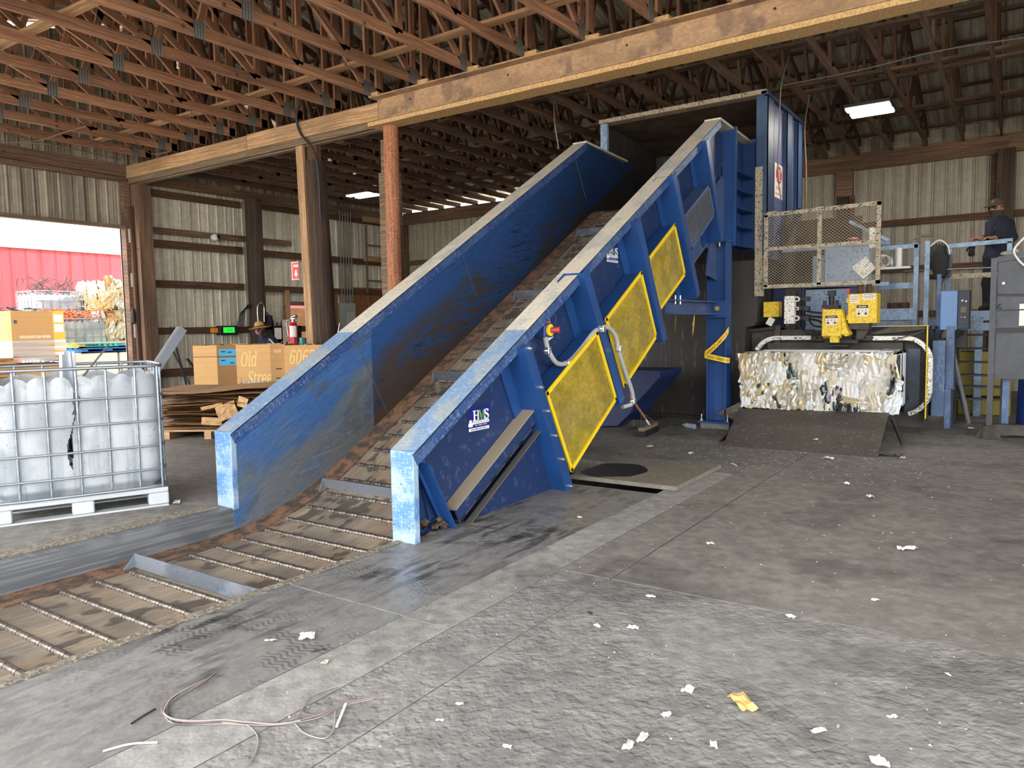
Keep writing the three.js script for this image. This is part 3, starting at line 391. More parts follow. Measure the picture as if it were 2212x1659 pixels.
  const gm = std({ map: dustMap(0xd8bb23, 0xb9a327, 6, 6, 0.8, 0.8, 124, 0.3), roughness: 0.5, alphaMap: guardAlpha, alphaTest: 0.5, side: THREE.DoubleSide }), gg = std({ color: 0x6d7078, roughness: 0.5, metalness: 0.3, alphaMap: guardAlpha, alphaTest: 0.5, side: THREE.DoubleSide });
  const quads = [[[-5.11, 0.851], [-5.972, 1.32], [-6.343, 0.694], [-5.494, 0.162]], [[-6.164, 1.444], [-6.928, 1.901], [-7.29, 1.263], [-6.534, 0.811]], [[-7.108, 2.05], [-7.796, 2.457], [-8.095, 1.947], [-7.389, 1.552]], [[-8.04, 2.56], [-8.855, 3.027], [-9.054, 2.72], [-8.3, 2.25]]];
  quads.forEach((q, i) => {
    const x = -3.155, fm = i < 3 ? M.yellowFrame : M.slateBlue, inner = prismX(q, x, x + 0.002);
    const g = obj('mesh_guard', q.map((a, k) => { const b = q[(k + 1) % 4]; return bar([x, a[1], a[0]], [x, b[1], b[0]], 0.014, 0.034, V(1, 0, 0).cross(V(0, b[1] - a[1], b[0] - a[0])).normalize(), 0.015); }), fm, right, i < 3 ? 'yellow framed mesh guard' : 'dark unpainted mesh guard');
    obj('perforated_sheet', inner, i < 3 ? gm : gg, g);
    obj('guard_side', q.slice(0, 2).length ? [bar([x - 0.09, q[0][1], q[0][0]], [x - 0.09, q[1][1], q[1][0]], 0.17, 0.006, UP)] : [], i < 3 ? M.blue : M.slateBlue, g);
  });
  // head end
  obj('head_plate', prismX([[-9.28, 2.0], [-9.66, 3.2], [-9.85, 3.33], [-9.98, 3.28], [-9.98, 1.9]], -3.345, -3.325), M.slateBlue, right);
  obj('head_channel', [box(-3.345, 2.41, -10.78, -3.33, 3.93, -9.92), box(-3.33, 2.41, -9.95, -3.16, 3.95, -9.93), box(-3.33, 2.41, -10.78, -3.16, 3.95, -10.76), box(-3.2, 2.41, -9.96, -3.16, 3.95, -9.92)], M.blue, right);
  for (const y of [3.4, 3.16, 2.92, 2.68, 2.42]) obj('gusset', box(-3.33, y, -10.76, -3.18, y + 0.012, -9.95), M.blue, right);
  obj('drive_cover', prismX([[-10.8, 3.95], [-11.05, 3.95], [-11.05, 3.35], [-10.95, 3.22], [-10.8, 3.2]], -3.34, -3.2), M.navyPaint = flat(0x16203a, 0.5), right);
  // belt: hinged pans
  const pts = []; { let z = 0.2, y = beltY(0.2), s = 0; pts.push([z, y, 0]); while (z > -9.72) { const z2 = z - 0.005, y2 = beltY(z2); s += Math.hypot(z2 - z, y2 - y); z = z2; y = y2; pts.push([z, y, s]); } }
  const at = (s) => { let i = 0; for (; i < pts.length - 2 && pts[i + 1][2] < s; i++); const a = pts[i], b = pts[i + 1], t = (s - a[2]) / (b[2] - a[2]); return [lerp(a[0], b[0], t), lerp(a[1], b[1], t)]; };
  const PIT = 0.2165, S0 = (0.2 + 1.92) % PIT; const nP = Math.floor((pts[pts.length - 1][2] - S0) / PIT);
  const kGeo = new Map();
  for (let k = 0; k < nP; k++) {
    const [za, ya] = at(S0 + k * PIT), [zb, yb] = at(S0 + (k + 1) * PIT), s = obj('belt_pan', bar([-4.2, ya - 0.012, za], [-4.2, yb - 0.012, zb], 1.58, 0.014, V(0, 1, 0.3)), M.beltSteel, C);
    const key = za < -4.8, kn = [];
    const n = 22, w = 1.44 / n;
    if (za > -3.9 && za < -0.9) for (let i = 0; i < n; i++) { const x = -4.86 + i * w, r = i % 2 ? 0.019 : 0.0205; obj('hinge_knuckle', cyl([x + 0.002, ya, za], [x + w - 0.002, ya, za], r, 12), M.hinge, s); }
    else { for (let i = 0; i < n; i++) { const x = -4.86 + i * w; kn.push(cyl([x + 0.002, ya, za], [x + w - 0.002, ya, za], i % 2 ? 0.017 : 0.0205, 8)); } const h = obj('hinge_row', kn, M.hinge, s); h.userData.kind = 'stuff'; }
    if (k % 8 === (Math.round((0.2 + 2.6 - S0) / PIT) % 8)) {
      const [zc, yc] = at(S0 + (k + 0.35) * PIT), t = V(0, yb - ya, zb - za).normalize(), nn = V(0, -t.z, t.y), e = [0, yc + nn.y * 0.1, zc + nn.z * 0.1];
      obj('cleat', [bar([-4.95, yc + nn.y * 0.05, zc + nn.z * 0.05], [-3.48, yc + nn.y * 0.05, zc + nn.z * 0.05], 0.008, 0.1, nn), prismX([[0, 0], [0.09, 0], [0, 0.09]], -4.955, -4.945).applyMatrix4(new THREE.Matrix4().makeBasis(V(1, 0, 0), nn, t.clone().negate()).setPosition(0, yc, zc))], M.cleat, s);
    }
  }
  obj('head_shaft', [cyl([-5.1, 2.78, -9.85], [-3.42, 2.78, -9.85], 0.26, 24)], M.rustDark, C);
  // stop button, warning plate, conduit
  const es = obj('stop_button', [rbox(-3.34, 1.30, -5.36, -3.24, 1.42, -5.22, 0.01)], M.blue, right); obj('yellow_ring', cyl([-3.24, 1.36, -5.3], [-3.225, 1.36, -5.3], 0.05, 20), M.yellowFrame, es); obj('red_knob', cyl([-3.225, 1.36, -5.3], [-3.16, 1.36, -5.33], 0.022, 16, 0.03), flat(0xa8363a, 0.4), es);
  obj('conduit', [tube([[-3.26, 1.30, -5.26], [-3.22, 1.19, -5.25], [-3.2, 1.09, -5.33], [-3.2, 1.07, -5.44], [-3.2, 1.09, -5.56], [-3.19, 1.2, -5.76], [-3.16, 1.35, -5.98], [-3.12, 1.37, -6.12], [-3.1, 1.29, -6.24], [-3.1, 1.14, -6.31], [-3.1, 0.95, -6.44], [-3.1, 0.71, -6.6], [-3.11, 0.63, -6.61], [-3.16, 0.6, -6.5]], 0.021, 10, 90)], flat(0x9a9c9a, 0.5), right);
  for (const [x, y, z] of [[-3.23, 1.19, -5.24], [-3.19, 1.07, -5.5], [-3.13, 1.36, -6.02], [-3.1, 1.17, -6.3], [-3.11, 0.65, -6.61]]) obj('conduit_clamp', [rbox(x - 0.02, y - 0.03, z - 0.03, x + 0.03, y + 0.03, z + 0.02, 0.008), cyl([x, y, z - 0.05], [x, y, z + 0.05], 0.009, 8)], M.chrome, right);
  const decal = (g, w, h) => { g.fillStyle = '#1a2277'; g.fillRect(0, 0, w, h); g.font = 'bold ' + h * 0.56 + 'px serif'; g.fillStyle = '#f4f4f0'; g.fillText('H', w * 0.2, h * 0.57); g.fillStyle = '#6fa548'; g.fillText('M', w * 0.42, h * 0.57); g.fillStyle = '#f4f4f0'; g.fillText('S', w * 0.73, h * 0.57); g.fillRect(w * 0.2, h * 0.585, w * 0.76, h * 0.125); g.font = 'bold ' + h * 0.085 + 'px sans-serif'; g.fillStyle = '#15151a'; g.fillText('RECYCLING EQUIPMENT SALES & SERVICE', w * 0.23, h * 0.675, w * 0.71); g.fillStyle = '#e8e8e8'; g.font = 'bold ' + h * 0.07 + 'px sans-serif'; g.fillText('Sales  •  Design  •  Service', w * 0.3, h * 0.79, w * 0.55); for (const [x, y] of [[0.1, 0.6], [0.06, 0.72], [0.15, 0.72]]) { g.beginPath(); g.arc(w * x, h * y, h * 0.085, 0, 7); g.fill(); } g.fillRect(w * 0.02, h * 0.85, w * 0.94, h * 0.12); g.fillStyle = '#333'; for (let i = 0, x = 0.12; x < 0.86; i++) { const q = 0.012 + 0.02 * hash(i, 3, 5); g.fillRect(w * x, h * 0.885, w * q, h * 0.05); x += q + (i % 5 === 4 ? 0.03 : 0.008); } };
  const dm = std({ map: canvasTex(512, 384, decal), roughness: 0.35 });
  for (const [z, y, s] of [[-4.44, 0.715, 1], [-6.67, 2.09, 0.95]]) { const g = new THREE.PlaneGeometry(0.27 * s, 0.19 * s); g.rotateY(Math.PI / 2); g.translate(-3.3405, y, z); obj('decal', g, dm, right, 'HMS maker decal on dark blue'); }
  const wp = new THREE.PlaneGeometry(0.12, 0.18); wp.rotateY(Math.PI / 2); rotAbout(wp, [0, 0, 0], 0.35, 0, 0); wp.translate(-3.335, 1.36, -5.43);
  obj('danger_plate', wp, std({ map: canvasTex(128, 192, (g, w, h) => { g.fillStyle = '#e9e7e2'; g.fillRect(0, 0, w, h); g.fillStyle = '#151515'; g.fillRect(6, 6, w - 12, h * 0.38); g.fillStyle = '#c02c35'; g.beginPath(); g.ellipse(w / 2, h * 0.22, w * 0.42, h * 0.14, 0, 0, 7); g.fill(); g.fillStyle = '#fff'; g.font = 'bold 22px sans-serif'; g.textAlign = 'center'; g.fillText('DANGER', w / 2, h * 0.26, w * 0.7); g.fillStyle = '#333'; for (let k = 0; k < 3; k++) for (let i = 0; i < 5; i++) g.fillRect(w * (0.15 + 0.15 * i), h * (0.52 + 0.15 * k), w * (0.06 + 0.06 * hash(i, k, 7)), h * 0.07); }), roughness: 0.4 }), right);
  const scr = obj('scrap_pocket', [ball([-3.27, 0.93, -5.45], 0.06, 8, 0.6, 0.7, 1.6), ball([-3.27, 1.0, -5.62], 0.05, 8, 0.7, 1, 1.2)], M.dirt, right); scr.userData.kind = 'stuff';
}
{ // support column
  const c = thing('support_column', 'blue steel H-section column under the conveyor head, wrapped in caution tape', 'column', [-3.31, 0, -9.7]);
  obj('flange', box(-3.44, 0.1, -9.82, -3.425, 2.46, -9.6), M.blue, c); obj('flange', box(-3.195, 0.1, -9.82, -3.18, 2.46, -9.6), M.blue, c); obj('web', box(-3.425, 0.1, -9.7, -3.195, 2.46, -9.685), M.blue, c);
  obj('base_plate', box(-3.53, 0.075, -9.92, -3.1, 0.1, -9.52), M.blue, c); obj('grout_pad', box(-3.5, 0, -9.9, -3.12, 0.075, -9.55), M.smoothConcrete, c);
  for (const [x, z] of [[-3.49, -9.56], [-3.14, -9.56], [-3.49, -9.86], [-3.14, -9.86]]) obj('anchor_bolt', [cyl([x, 0.1, z], [x, 0.19, z], 0.012, 8), cyl([x, 0.1, z], [x, 0.125, z], 0.024, 6)], M.chrome, c);
  obj('collar', [box(-3.46, 1.46, -9.6, -3.17, 1.68, -9.585), box(-3.17, 1.46, -9.7, -3.155, 1.68, -9.585)], M.blue, c); obj('collar_bolt', [cyl([-3.29, 1.58, -9.585], [-3.29, 1.58, -9.56], 0.03, 16), cyl([-3.29, 1.58, -9.56], [-3.29, 1.58, -9.55], 0.018, 6)], M.brass = flat(0xc9b26a, 0.3, 0.8), c);
  obj('cross_arm', [box(-3.4, 1.5, -9.59, -3.385, 1.67, -8.1), box(-3.38, 1.655, -9.59, -3.28, 1.67, -8.1), box(-3.38, 1.5, -9.59, -3.28, 1.515, -8.1)], M.slateBlue, c); for (const z of [-8.25, -8.4]) obj('cross_bolt', cyl([-3.33, 1.62, z], [-3.33, 1.72, z], 0.014, 8), M.chrome, c);
  obj('top_bracket', [box(-3.45, 2.44, -9.8, -3.17, 2.47, -9.58), prismZ([[-3.45, 2.47], [-3.17, 2.47], [-3.4, 2.62], [-3.45, 2.62]], -9.62, -9.6)], M.blue, c); obj('top_bolt', cyl([-3.27, 2.38, -9.6], [-3.27, 2.54, -9.57], 0.014, 8), M.brass, c);
  const tapeTex = (txt) => canvasTex(512, 64, (g, w, h) => { g.fillStyle = '#efc21b'; g.fillRect(0, 0, w, h); g.fillStyle = '#15130d'; g.font = 'bold 46px sans-serif'; g.fillText(txt, 10, 49, w - 20); });
  const ribbon = (p, w0, txt, name, label) => { const cv = new THREE.CatmullRomCurve3(p.map((q) => V(...q))), N = 24, pos = [], uv = [], ix = []; for (let i = 0; i <= N; i++) { const t = i / N, q = cv.getPoint(t), k = 0.5 * w0; pos.push(q.x, q.y - k, q.z, q.x, q.y + k, q.z + 0.004 * Math.sin(i)); uv.push(t, 0, t, 1); if (i < N) ix.push(i * 2, i * 2 + 2, i * 2 + 1, i * 2 + 1, i * 2 + 2, i * 2 + 3); } const g = new THREE.BufferGeometry(); g.setAttribute('position', new THREE.Float32BufferAttribute(pos, 3)); g.setAttribute('uv', new THREE.Float32BufferAttribute(uv, 2)); g.setIndex(ix); g.computeVertexNormals(); return solo(name, g, std({ map: tapeTex(txt), roughness: 0.4, side: THREE.DoubleSide }), label, 'tape'); };
  ribbon([[-3.45, 0.98, -9.57], [-3.38, 1.03, -9.56], [-3.27, 1.13, -9.56], [-3.18, 1.23, -9.57], [-3.15, 1.3, -9.62]], 0.085, 'CUIDADO CAUTION', 'caution_tape', 'yellow caution tape slanting up across the blue column');
  ribbon([[-3.46, 0.97, -9.58], [-3.4, 0.955, -9.56], [-3.28, 0.93, -9.56], [-3.16, 0.905, -9.57], [-3.14, 0.9, -9.64]], 0.07, 'CUIDADO CAUTION', 'caution_tape', 'lower yellow caution tape lying level round the blue column');
  ribbon([[-3.6, 1.32, -8.9], [-3.58, 1.44, -8.88], [-3.57, 1.52, -8.87]], 0.16, 'CAUTION', 'caution_tape', 'short end of caution tape hanging under the conveyor arm, left one');
  ribbon([[-3.5, 1.3, -9.25], [-3.48, 1.42, -9.25], [-3.47, 1.52, -9.25]], 0.16, 'CAUTION', 'caution_tape', 'short end of caution tape hanging under the conveyor arm, right one beside the column');
}
{ const p = thing('pit_cover', 'loose grey steel plate with an oil stain lying over the pit beside the conveyor', 'plate', [-2.85, 0, -6.35]);
  obj('plate', rbox(-3.36, 0.001, -6.95, -2.34, 0.04, -5.82, 0.006), std({ map: tex(512, 512, 1.2, 1.2, (u, v) => { const f = fbm(u, v, 40, 40, 3, 3), n = fbm(u, v, 5, 5, 4, 5), x = ((u * 1.2 + 3.6 + 12) % 1.2), z = ((v * 1.2 + 12) % 1.2); let c = mix3(hx(0x7d776d), hx(0x6d675d), n); return c.map((q) => q * (0.85 + 0.3 * f)); }), roughness: 0.7 }), p);
  const blob = []; for (let i = 0; i < 40; i++) { const a = i / 40 * 6.283, r = 0.2 + 0.14 * fbm(i / 40, 0.5, 6, 3, 3, 8); blob.push([-3.1 + Math.cos(a) * r * 1.1, -6.2 + Math.sin(a) * r * 1.3]); }
  obj('oil_stain', prismY(blob.map(([x, z]) => [Math.max(x, -3.35), z]), 0.0402, 0.0408), flat(0x1d1813, 0.35), p, 'dark oil stain'); }
// ---------- the baler ----------
const baler = thing('baler', 'large dirty blue scrap baler with an open hopper and white tie track around its outlet', 'baler', [-3, 0, -11.5]);
{
  const Bn = baler;
  obj('charge_box', [prismZ([[-5.45, 0], [-3.26, 0], [-3.21, 1.0], [-3.2, 1.33], [-3.08, 1.345], [-3.045, 1.4], [-3.02, 2.25], [-5.45, 2.25]], -12.9, -10.5)], M.blackSteel, Bn, 'black streaked charge box');
  obj('box_seam', [box(-5.4, 1.16, -10.498, -3.22, 1.168, -10.492), box(-4.3, 0.02, -10.498, -4.292, 1.16, -10.492)], M.darkPlate, Bn); obj('box_sill', box(-5.4, 0, -10.5, -3.26, 0.05, -10.42), M.blackSteel, Bn);
  const H = obj('hopper', [box(-5.36, 2.25, -12.4, -5.34, 4.46, -10.52), box(-5.36, 2.25, -12.42, -2.97, 4.3, -12.37)], M.blackSteel, Bn, 'open hopper');
  obj('side_panel', box(-2.985, 2.28, -12.4, -2.965, 4.46, -10.5), M.hopper, H, 'slate blue hopper side');
  obj('front_edge', [box(-5.43, 2.25, -10.52, -5.32, 4.45, -10.46)], M.greyBlue, H, 'pale blue left edge of the hopper'); obj('front_edge', box(-3.06, 3.5, -10.52, -2.96, 4.45, -10.46), M.hopperRib, H); obj('front_edge', box(-3.07, 1.75, -10.54, -2.96, 3.5, -10.46), M.dirtyWhite, H, 'dirty white lower post');
  obj('rim', bar([-5.45, 4.49, -10.5], [-2.93, 4.49, -10.5], 0.1, 0.06), M.dirtyWhite, H); obj('rim', bar([-2.95, 4.47, -10.45], [-2.95, 4.47, -12.4], 0.09, 0.05), M.hopperRib, H);
  obj('cover', prismX([[-10.5, 4.46], [-11.7, 4.42], [-12.4, 4.3], [-12.4, 4.26], [-11.7, 4.38], [-10.5, 4.42]], -5.36, -2.98), M.plywood, H, 'rust brown underside of the hopper cover');
  for (const [z, w] of [[-10.6, 0.3], [-11.6, 0.3], [-12.22, 0.28]]) obj('hopper_rib', [box(-2.965, 2.3, z - w / 2, -2.9, 4.42, z - w / 2 + 0.015), box(-2.965, 2.3, z + w / 2 - 0.015, -2.9, 4.42, z + w / 2), box(-2.912, 2.3, z - w / 2, -2.9, 4.42, z + w / 2)], M.hopperRib, H);
  const sg = new THREE.PlaneGeometry(0.44, 0.48); sg.rotateY(Math.PI / 2); sg.translate(-2.962, 3.41, -11.24);
  obj('sign', sg, std({ map: canvasTex(256, 300, (g, w, h) => { g.fillStyle = '#e9e4da'; g.fillRect(0, 0, w, h); g.fillStyle = '#b5222b'; g.beginPath(); g.ellipse(w / 2, h * 0.31, w * 0.36, h * 0.27, 0, 0, 7); g.fill(); g.strokeStyle = '#e9e4da'; g.lineWidth = 6; g.beginPath(); g.moveTo(w * 0.2, h * 0.17); g.lineTo(w * 0.8, h * 0.17); g.moveTo(w * 0.2, h * 0.45); g.lineTo(w * 0.8, h * 0.45); g.stroke(); g.fillStyle = '#e9e4da'; g.textAlign = 'center'; g.font = 'bold 84px serif'; g.fillText('H', w / 2, h * 0.41); g.fillStyle = '#b5222b'; g.font = 'bold 52px sans-serif'; g.fillText('Harris', w / 2, h * 0.76); g.font = 'bold 34px sans-serif'; g.fillText('800-447-3526', w / 2, h * 0.92, w * 0.94); }), roughness: 0.5 }), H, 'white and red maker sign');
  // blue body behind the outlet
  obj('body_panel', [box(-3.35, 1.26, -12.6, -0.95, 1.3, -11.3), box(-3.4, 0.0, -12.8, -0.98, 1.26, -11.35), box(-3.05, 1.26, -11.4, -2.6, 1.88, -11.3), box(-2.0, 1.26, -11.4, -1.9, 1.88, -11.3)], M.bluePanel, Bn); obj('upper_panel', box(-2.58, 1.26, -11.5, -2.0, 1.84, -11.28), M.paleBlue, Bn, 'pale blue panel behind the knotter'); obj('upright', [box(-2.8, 1.2, -11.2, -2.66, 1.86, -11.05), box(-2.7, 1.26, -11.3, -2.63, 1.86, -11.2)], M.darkPlate, Bn);
  const frame = new THREE.Shape([[-3.24, 0], [-0.97, 0], [-0.97, 1.26], [-3.24, 1.26]].map((p) => new THREE.Vector2(...p))); frame.holes.push(new THREE.Path([[-2.96, 0.2], [-2.96, 1.0], [-1.24, 1.0], [-1.24, 0.2]].map((p) => new THREE.Vector2(...p))));
  const fg = new THREE.ExtrudeGeometry(frame, { depth: 0.06, bevelEnabled: false }); fg.translate(0, 0, -10.9);
  obj('outlet_frame', boxUV(fg), M.darkPlate, Bn); obj('outlet_lining', [box(-2.98, 0.18, -11.3, -2.94, 1.02, -10.86), box(-1.26, 0.18, -11.3, -1.22, 1.02, -10.86), box(-2.98, 1.0, -11.3, -1.22, 1.03, -10.86)], M.blackSteel, Bn);
  obj('side_shield', box(-1.23, 0.16, -10.84, -1.06, 1.02, -10.8), std({ map: dustMap(0x3a4250, 0x4a5566, 4, 4, 1, 1, 134, 0.2), roughness: 0.5 }), Bn);
  obj('top_plate', [box(-3.2, 1.06, -10.83, -2.35, 1.28, -10.8), prismZ([[-1.62, 1.22], [-1.35, 1.31], [-0.95, 1.31], [-0.95, 1.27], [-1.55, 1.21]], -10.9, -10.6), box(-2.95, 1.0, -10.84, -1.25, 1.1, -10.7)], M.darkPlate, Bn);
  obj('yellow_edge', [box(-1.75, 1.31, -10.6, -0.95, 1.316, -10.56), box(-0.975, 0.15, -10.62, -0.962, 1.31, -10.58)], M.yellowFrame, Bn); obj('edge_plate', box(-0.985, 0.1, -10.9, -0.965, 1.31, -10.6), M.darkPlate, Bn);
  obj('corner_post', [box(-0.93, 0, -10.98, -0.79, 1.12, -10.85), box(-0.79, 0, -11.3, -0.72, 0.5, -10.9), box(-0.79, 0.5, -11.4, -0.7, 1.3, -10.98)], M.scuffBlue = std({ map: tex(256, 512, 0.5, 1, (u, v) => { const a = fbm(u, v, 6, 8, 4, 5), b = fbm(u, v, 60, 20, 2, 8); let c = mix3(hx(0x3d5272), hx(0x566d8f), a); return mix3(c, hx(0x9fabb8), 0.5 * sst(0.6, 0.75, b) * sst(0.45, 0.6, a)); }), roughness: 0.5, metalness: 0.2 }), Bn, 'scuffed blue corner post'); obj('sill', [box(-1.42, 0, -10.95, -0.79, 0.16, -10.83)], M.darkPlate, Bn);
  // white tie track
  const pathPts = []; const arc = (cx, cy, r, a0, a1) => { for (let i = 0; i <= 12; i++) { const a = lerp(a0, a1, i / 12); pathPts.push([cx + r * Math.cos(a), cy + r * Math.sin(a)]); } };
  arc(-2.8, 0.86, 0.31, Math.PI * 0.85, Math.PI / 2); arc(-1.22, 0.87, 0.29, Math.PI / 2, 0); arc(-1.24, 0.5, 0.31, 0, -Math.PI * 0.42);
  const ring = (p, w, z0, z1) => { const out = [], inn = []; p.forEach((q, i) => { const a = p[Math.max(0, i - 1)], b = p[Math.min(p.length - 1, i + 1)], L = Math.hypot(b[0] - a[0], b[1] - a[1]) || 1, n = [-(b[1] - a[1]) / L, (b[0] - a[0]) / L]; out.push([q[0] + n[0] * w / 2, q[1] + n[1] * w / 2]); inn.push([q[0] - n[0] * w / 2, q[1] - n[1] * w / 2]); }); return prismZ([...out, ...inn.reverse()], z0, z1); };
  const track = (a, b, m) => obj('tie_track', ring(pathPts.slice(a, b), 0.055, -10.68, -10.6), m, Bn, m === M.whiteDirty ? 'white tie track' : undefined);
  pathPts.splice(13, 0, [-2.35, 1.17], [-2.34, 1.17], [-1.6, 1.16], [-1.59, 1.16]);
  track(0, 14, M.whiteDirty); track(14, 16, M.darkPlate); track(16, 30, M.whiteDirty); pathPts[29] && track(29, 32, M.whiteDirty); track(31, pathPts.length, M.speckWhite = std({ map: tex(256, 256, 0.3, 0.3, (u, v) => (fbm(u, v, 40, 40, 2, 3) > 0.47 ? hx(0xd8d4c8) : hx(0x24221f))), roughness: 0.5 }));
  for (const [x, y] of [[-2.98, 1.02], [-2.75, 1.165], [-2.55, 1.17], [-1.35, 1.16], [-1.12, 1.12], [-0.97, 0.98]]) obj('track_bolt', cyl([x, y, -10.6], [x, y, -10.592], 0.011, 8), M.black, Bn);
  obj('hose_rod', [bar([-1.72, 0.2, -10.55], [-1.13, 0.62, -10.6], 0.02, 0.02), bar([-1.35, 1.13, -10.55], [-1.0, 1.25, -10.58], 0.012, 0.015)], M.black, Bn);
  // yellow guards and the knotter
  const warn = std({ map: canvasTex(192, 192, (g, w, h) => { g.fillStyle = '#d9d4c6'; g.fillRect(0, 0, w, h); g.fillStyle = '#1d1d20'; g.fillRect(0, 0, w, h * 0.28); g.fillStyle = '#e9e5da'; g.font = 'bold 26px sans-serif'; g.textAlign = 'center'; g.fillText('WARNING', w / 2, h * 0.2, w * 0.7); for (let i = 0; i < 3; i++) { const x = w * (0.2 + 0.3 * i); g.fillStyle = '#d9891c'; g.beginPath(); g.moveTo(x, h * 0.34); g.lineTo(x + 22, h * 0.57); g.lineTo(x - 22, h * 0.57); g.fill(); g.fillStyle = i === 1 ? '#fff' : '#223a66'; g.strokeStyle = '#223a66'; g.lineWidth = 5; g.beginPath(); g.arc(x, h * 0.77, 21, 0, 7); g.fill(); g.stroke(); } }), roughness: 0.5 });
  const plane = (w, h, x, y, z, name, m, parent, label) => { const g = new THREE.PlaneGeometry(w, h); g.translate(x, y, z); return obj(name, g, m, parent, label); };
  const textPlate = (lines, col) => std({ map: canvasTex(160, 96, (g, w, h) => { g.fillStyle = '#e4dfd2'; g.fillRect(0, 0, w, h); g.fillStyle = col; for (let k = 0; k < lines; k++) for (let i = 0, x = 8; x < w - 16; i++) { const q = 6 + 16 * hash(i, k, 9); g.fillRect(x, 10 + k * (h - 14) / lines, q, (h - 30) / lines * 0.6); x += q + 5; } }), roughness: 0.5 });
  const y1 = obj('yellow_box', rbox(-1.84, 1.355, -10.6, -1.505, 1.73, -10.3, 0.008), M.yellow, Bn, 'large square yellow guard box'); plane(0.135, 0.14, -1.67, 1.515, -10.298, 'warning_label', warn, y1); plane(0.1, 0.1, -1.765, 1.665, -10.298, 'paper_label', textPlate(4, '#8b4a2a'), y1); plane(0.14, 0.075, -1.6, 1.69, -10.298, 'paper_label', textPlate(3, '#4a4a48'), y1);
  obj('hinge', [box(-1.855, 1.62, -10.36, -1.84, 1.68, -10.3), box(-1.855, 1.4, -10.36, -1.84, 1.46, -10.3)], M.yellow, y1); obj('bracket', [box(-1.83, 1.28, -10.6, -1.6, 1.355, -10.35), prismZ([[-1.76, 1.28], [-1.62, 1.28], [-1.68, 1.16], [-1.76, 1.14]], -10.6, -10.45)], M.darkPlate, y1);
  const y2 = obj('yellow_hood', [prismX([[-10.2, 1.54], [-10.45, 1.54], [-10.45, 1.2], [-10.25, 1.17], [-10.18, 1.2]], -2.13, -1.9, 0.01), prismZ([[-1.9, 1.54], [-1.84, 1.3], [-1.8, 1.22], [-1.84, 1.19], [-1.9, 1.22]], -10.45, -10.22, 0.005), prismZ([[-2.03, 1.2], [-1.93, 1.2], [-1.93, 1.115], [-2.03, 1.115]], -10.3, -10.19, 0.004)], M.yellow, Bn, 'yellow folded hood with a tongue below'); plane(0.14, 0.12, -2.01, 1.4, -10.178, 'warning_label', warn, y2);
  const cy = obj('tensioner_cylinder', [cyl([-2.075, 1.56, -10.5], [-2.075, 1.74, -10.5], 0.036, 16), box(-2.12, 1.72, -10.54, -2.03, 1.79, -10.46), box(-2.18, 1.54, -10.56, -1.97, 1.6, -10.42)], M.charcoal, Bn); obj('stud', [cyl([-2.15, 1.6, -10.46], [-2.15, 1.66, -10.46], 0.022, 10), cyl([-2.0, 1.6, -10.46], [-2.0, 1.66, -10.46], 0.022, 10)], M.charcoal, cy);
  obj('red_tag', [box(-2.17, 1.535, -10.43, -2.13, 1.56, -10.39), box(-1.86, 1.735, -10.36, -1.83, 1.8, -10.33), box(-1.83, 1.2, -10.33, -1.82, 1.32, -10.32)], flat(0xb52638, 0.5), Bn);
  obj('yellow_box', rbox(-2.98, 1.46, -10.75, -2.77, 1.67, -10.58, 0.006), M.yellow, Bn, 'small yellow box beside the charge box'); obj('paper_tag', rotAbout(box(-2.93, 1.34, -10.6, -2.84, 1.45, -10.596), [-2.88, 1.4, -10.6], 0, 0, -0.5), M.white, Bn);
  const mf = obj('manifold', rbox(-2.655, 1.365, -10.5, -2.52, 1.735, -10.4, 0.006), M.whiteDirty, Bn, 'speckled white valve block'); for (const [y, r] of [[1.69, 0.035], [1.565, 0.024], [1.435, 0.035]]) { obj('fitting_ring', cyl([-2.49, y, -10.44], [-2.49, y, -10.4], r, 20), M.white, mf); obj('fitting', [cyl([-2.49, y, -10.4], [-2.49, y, -10.385], r * 0.6, 14), cyl([-2.52, y, -10.46], [-2.35, y, -10.46], 0.032, 12), box(-2.4, y - 0.03, -10.5, -2.34, y + 0.03, -10.42)], M.charcoal, mf); }
  obj('fitting', [cyl([-2.62, 1.33, -10.44], [-2.62, 1.37, -10.44], 0.022, 10), cyl([-2.555, 1.34, -10.44], [-2.555, 1.37, -10.44], 0.014, 10)], M.charcoal, mf);
  for (const p of [[[-2.38, 1.53, -10.46], [-2.28, 1.51, -10.42], [-2.12, 1.49, -10.46]], [[-2.38, 1.47, -10.46], [-2.25, 1.45, -10.4], [-2.12, 1.44, -10.46]], [[-2.36, 1.45, -10.46], [-2.28, 1.34, -10.4], [-2.12, 1.31, -10.46]], [[-2.38, 1.43, -10.46], [-2.22, 1.4, -10.38], [-2.13, 1.34, -10.46]], [[-2.5, 1.36, -10.44], [-2.38, 1.26, -10.4], [-2.25, 1.22, -10.42], [-2.1, 1.22, -10.48]]]) obj('hydraulic_hose', tube(p, 0.014, 8, 20), M.rubber, Bn);
  obj('knotter_rail', [box(-2.3, 1.13, -10.72, -1.6, 1.2, -10.62), box(-2.15, 1.1, -10.62, -1.75, 1.14, -10.5), box(-2.1, 1.06, -10.6, -1.85, 1.08, -10.4)], M.charcoal, Bn); for (const x of [-2.27, -2.2, -2.12, -1.82, -1.75, -1.68]) obj('rail_bolt', cyl([x, 1.165, -10.62], [x, 1.165, -10.6], 0.014, 6), M.dullSteel, Bn);
  obj('side_arm', [bar([-3.2, 1.27, -10.7], [-2.85, 1.31, -10.7], 0.05, 0.04), box(-2.86, 1.1, -10.75, -2.78, 1.34, -10.7)], M.darkPlate, Bn); obj('cross_pipe', bar([-3.0, 1.86, -10.55], [-1.75, 1.86, -10.5], 0.03, 0.03), M.darkPlate, Bn);
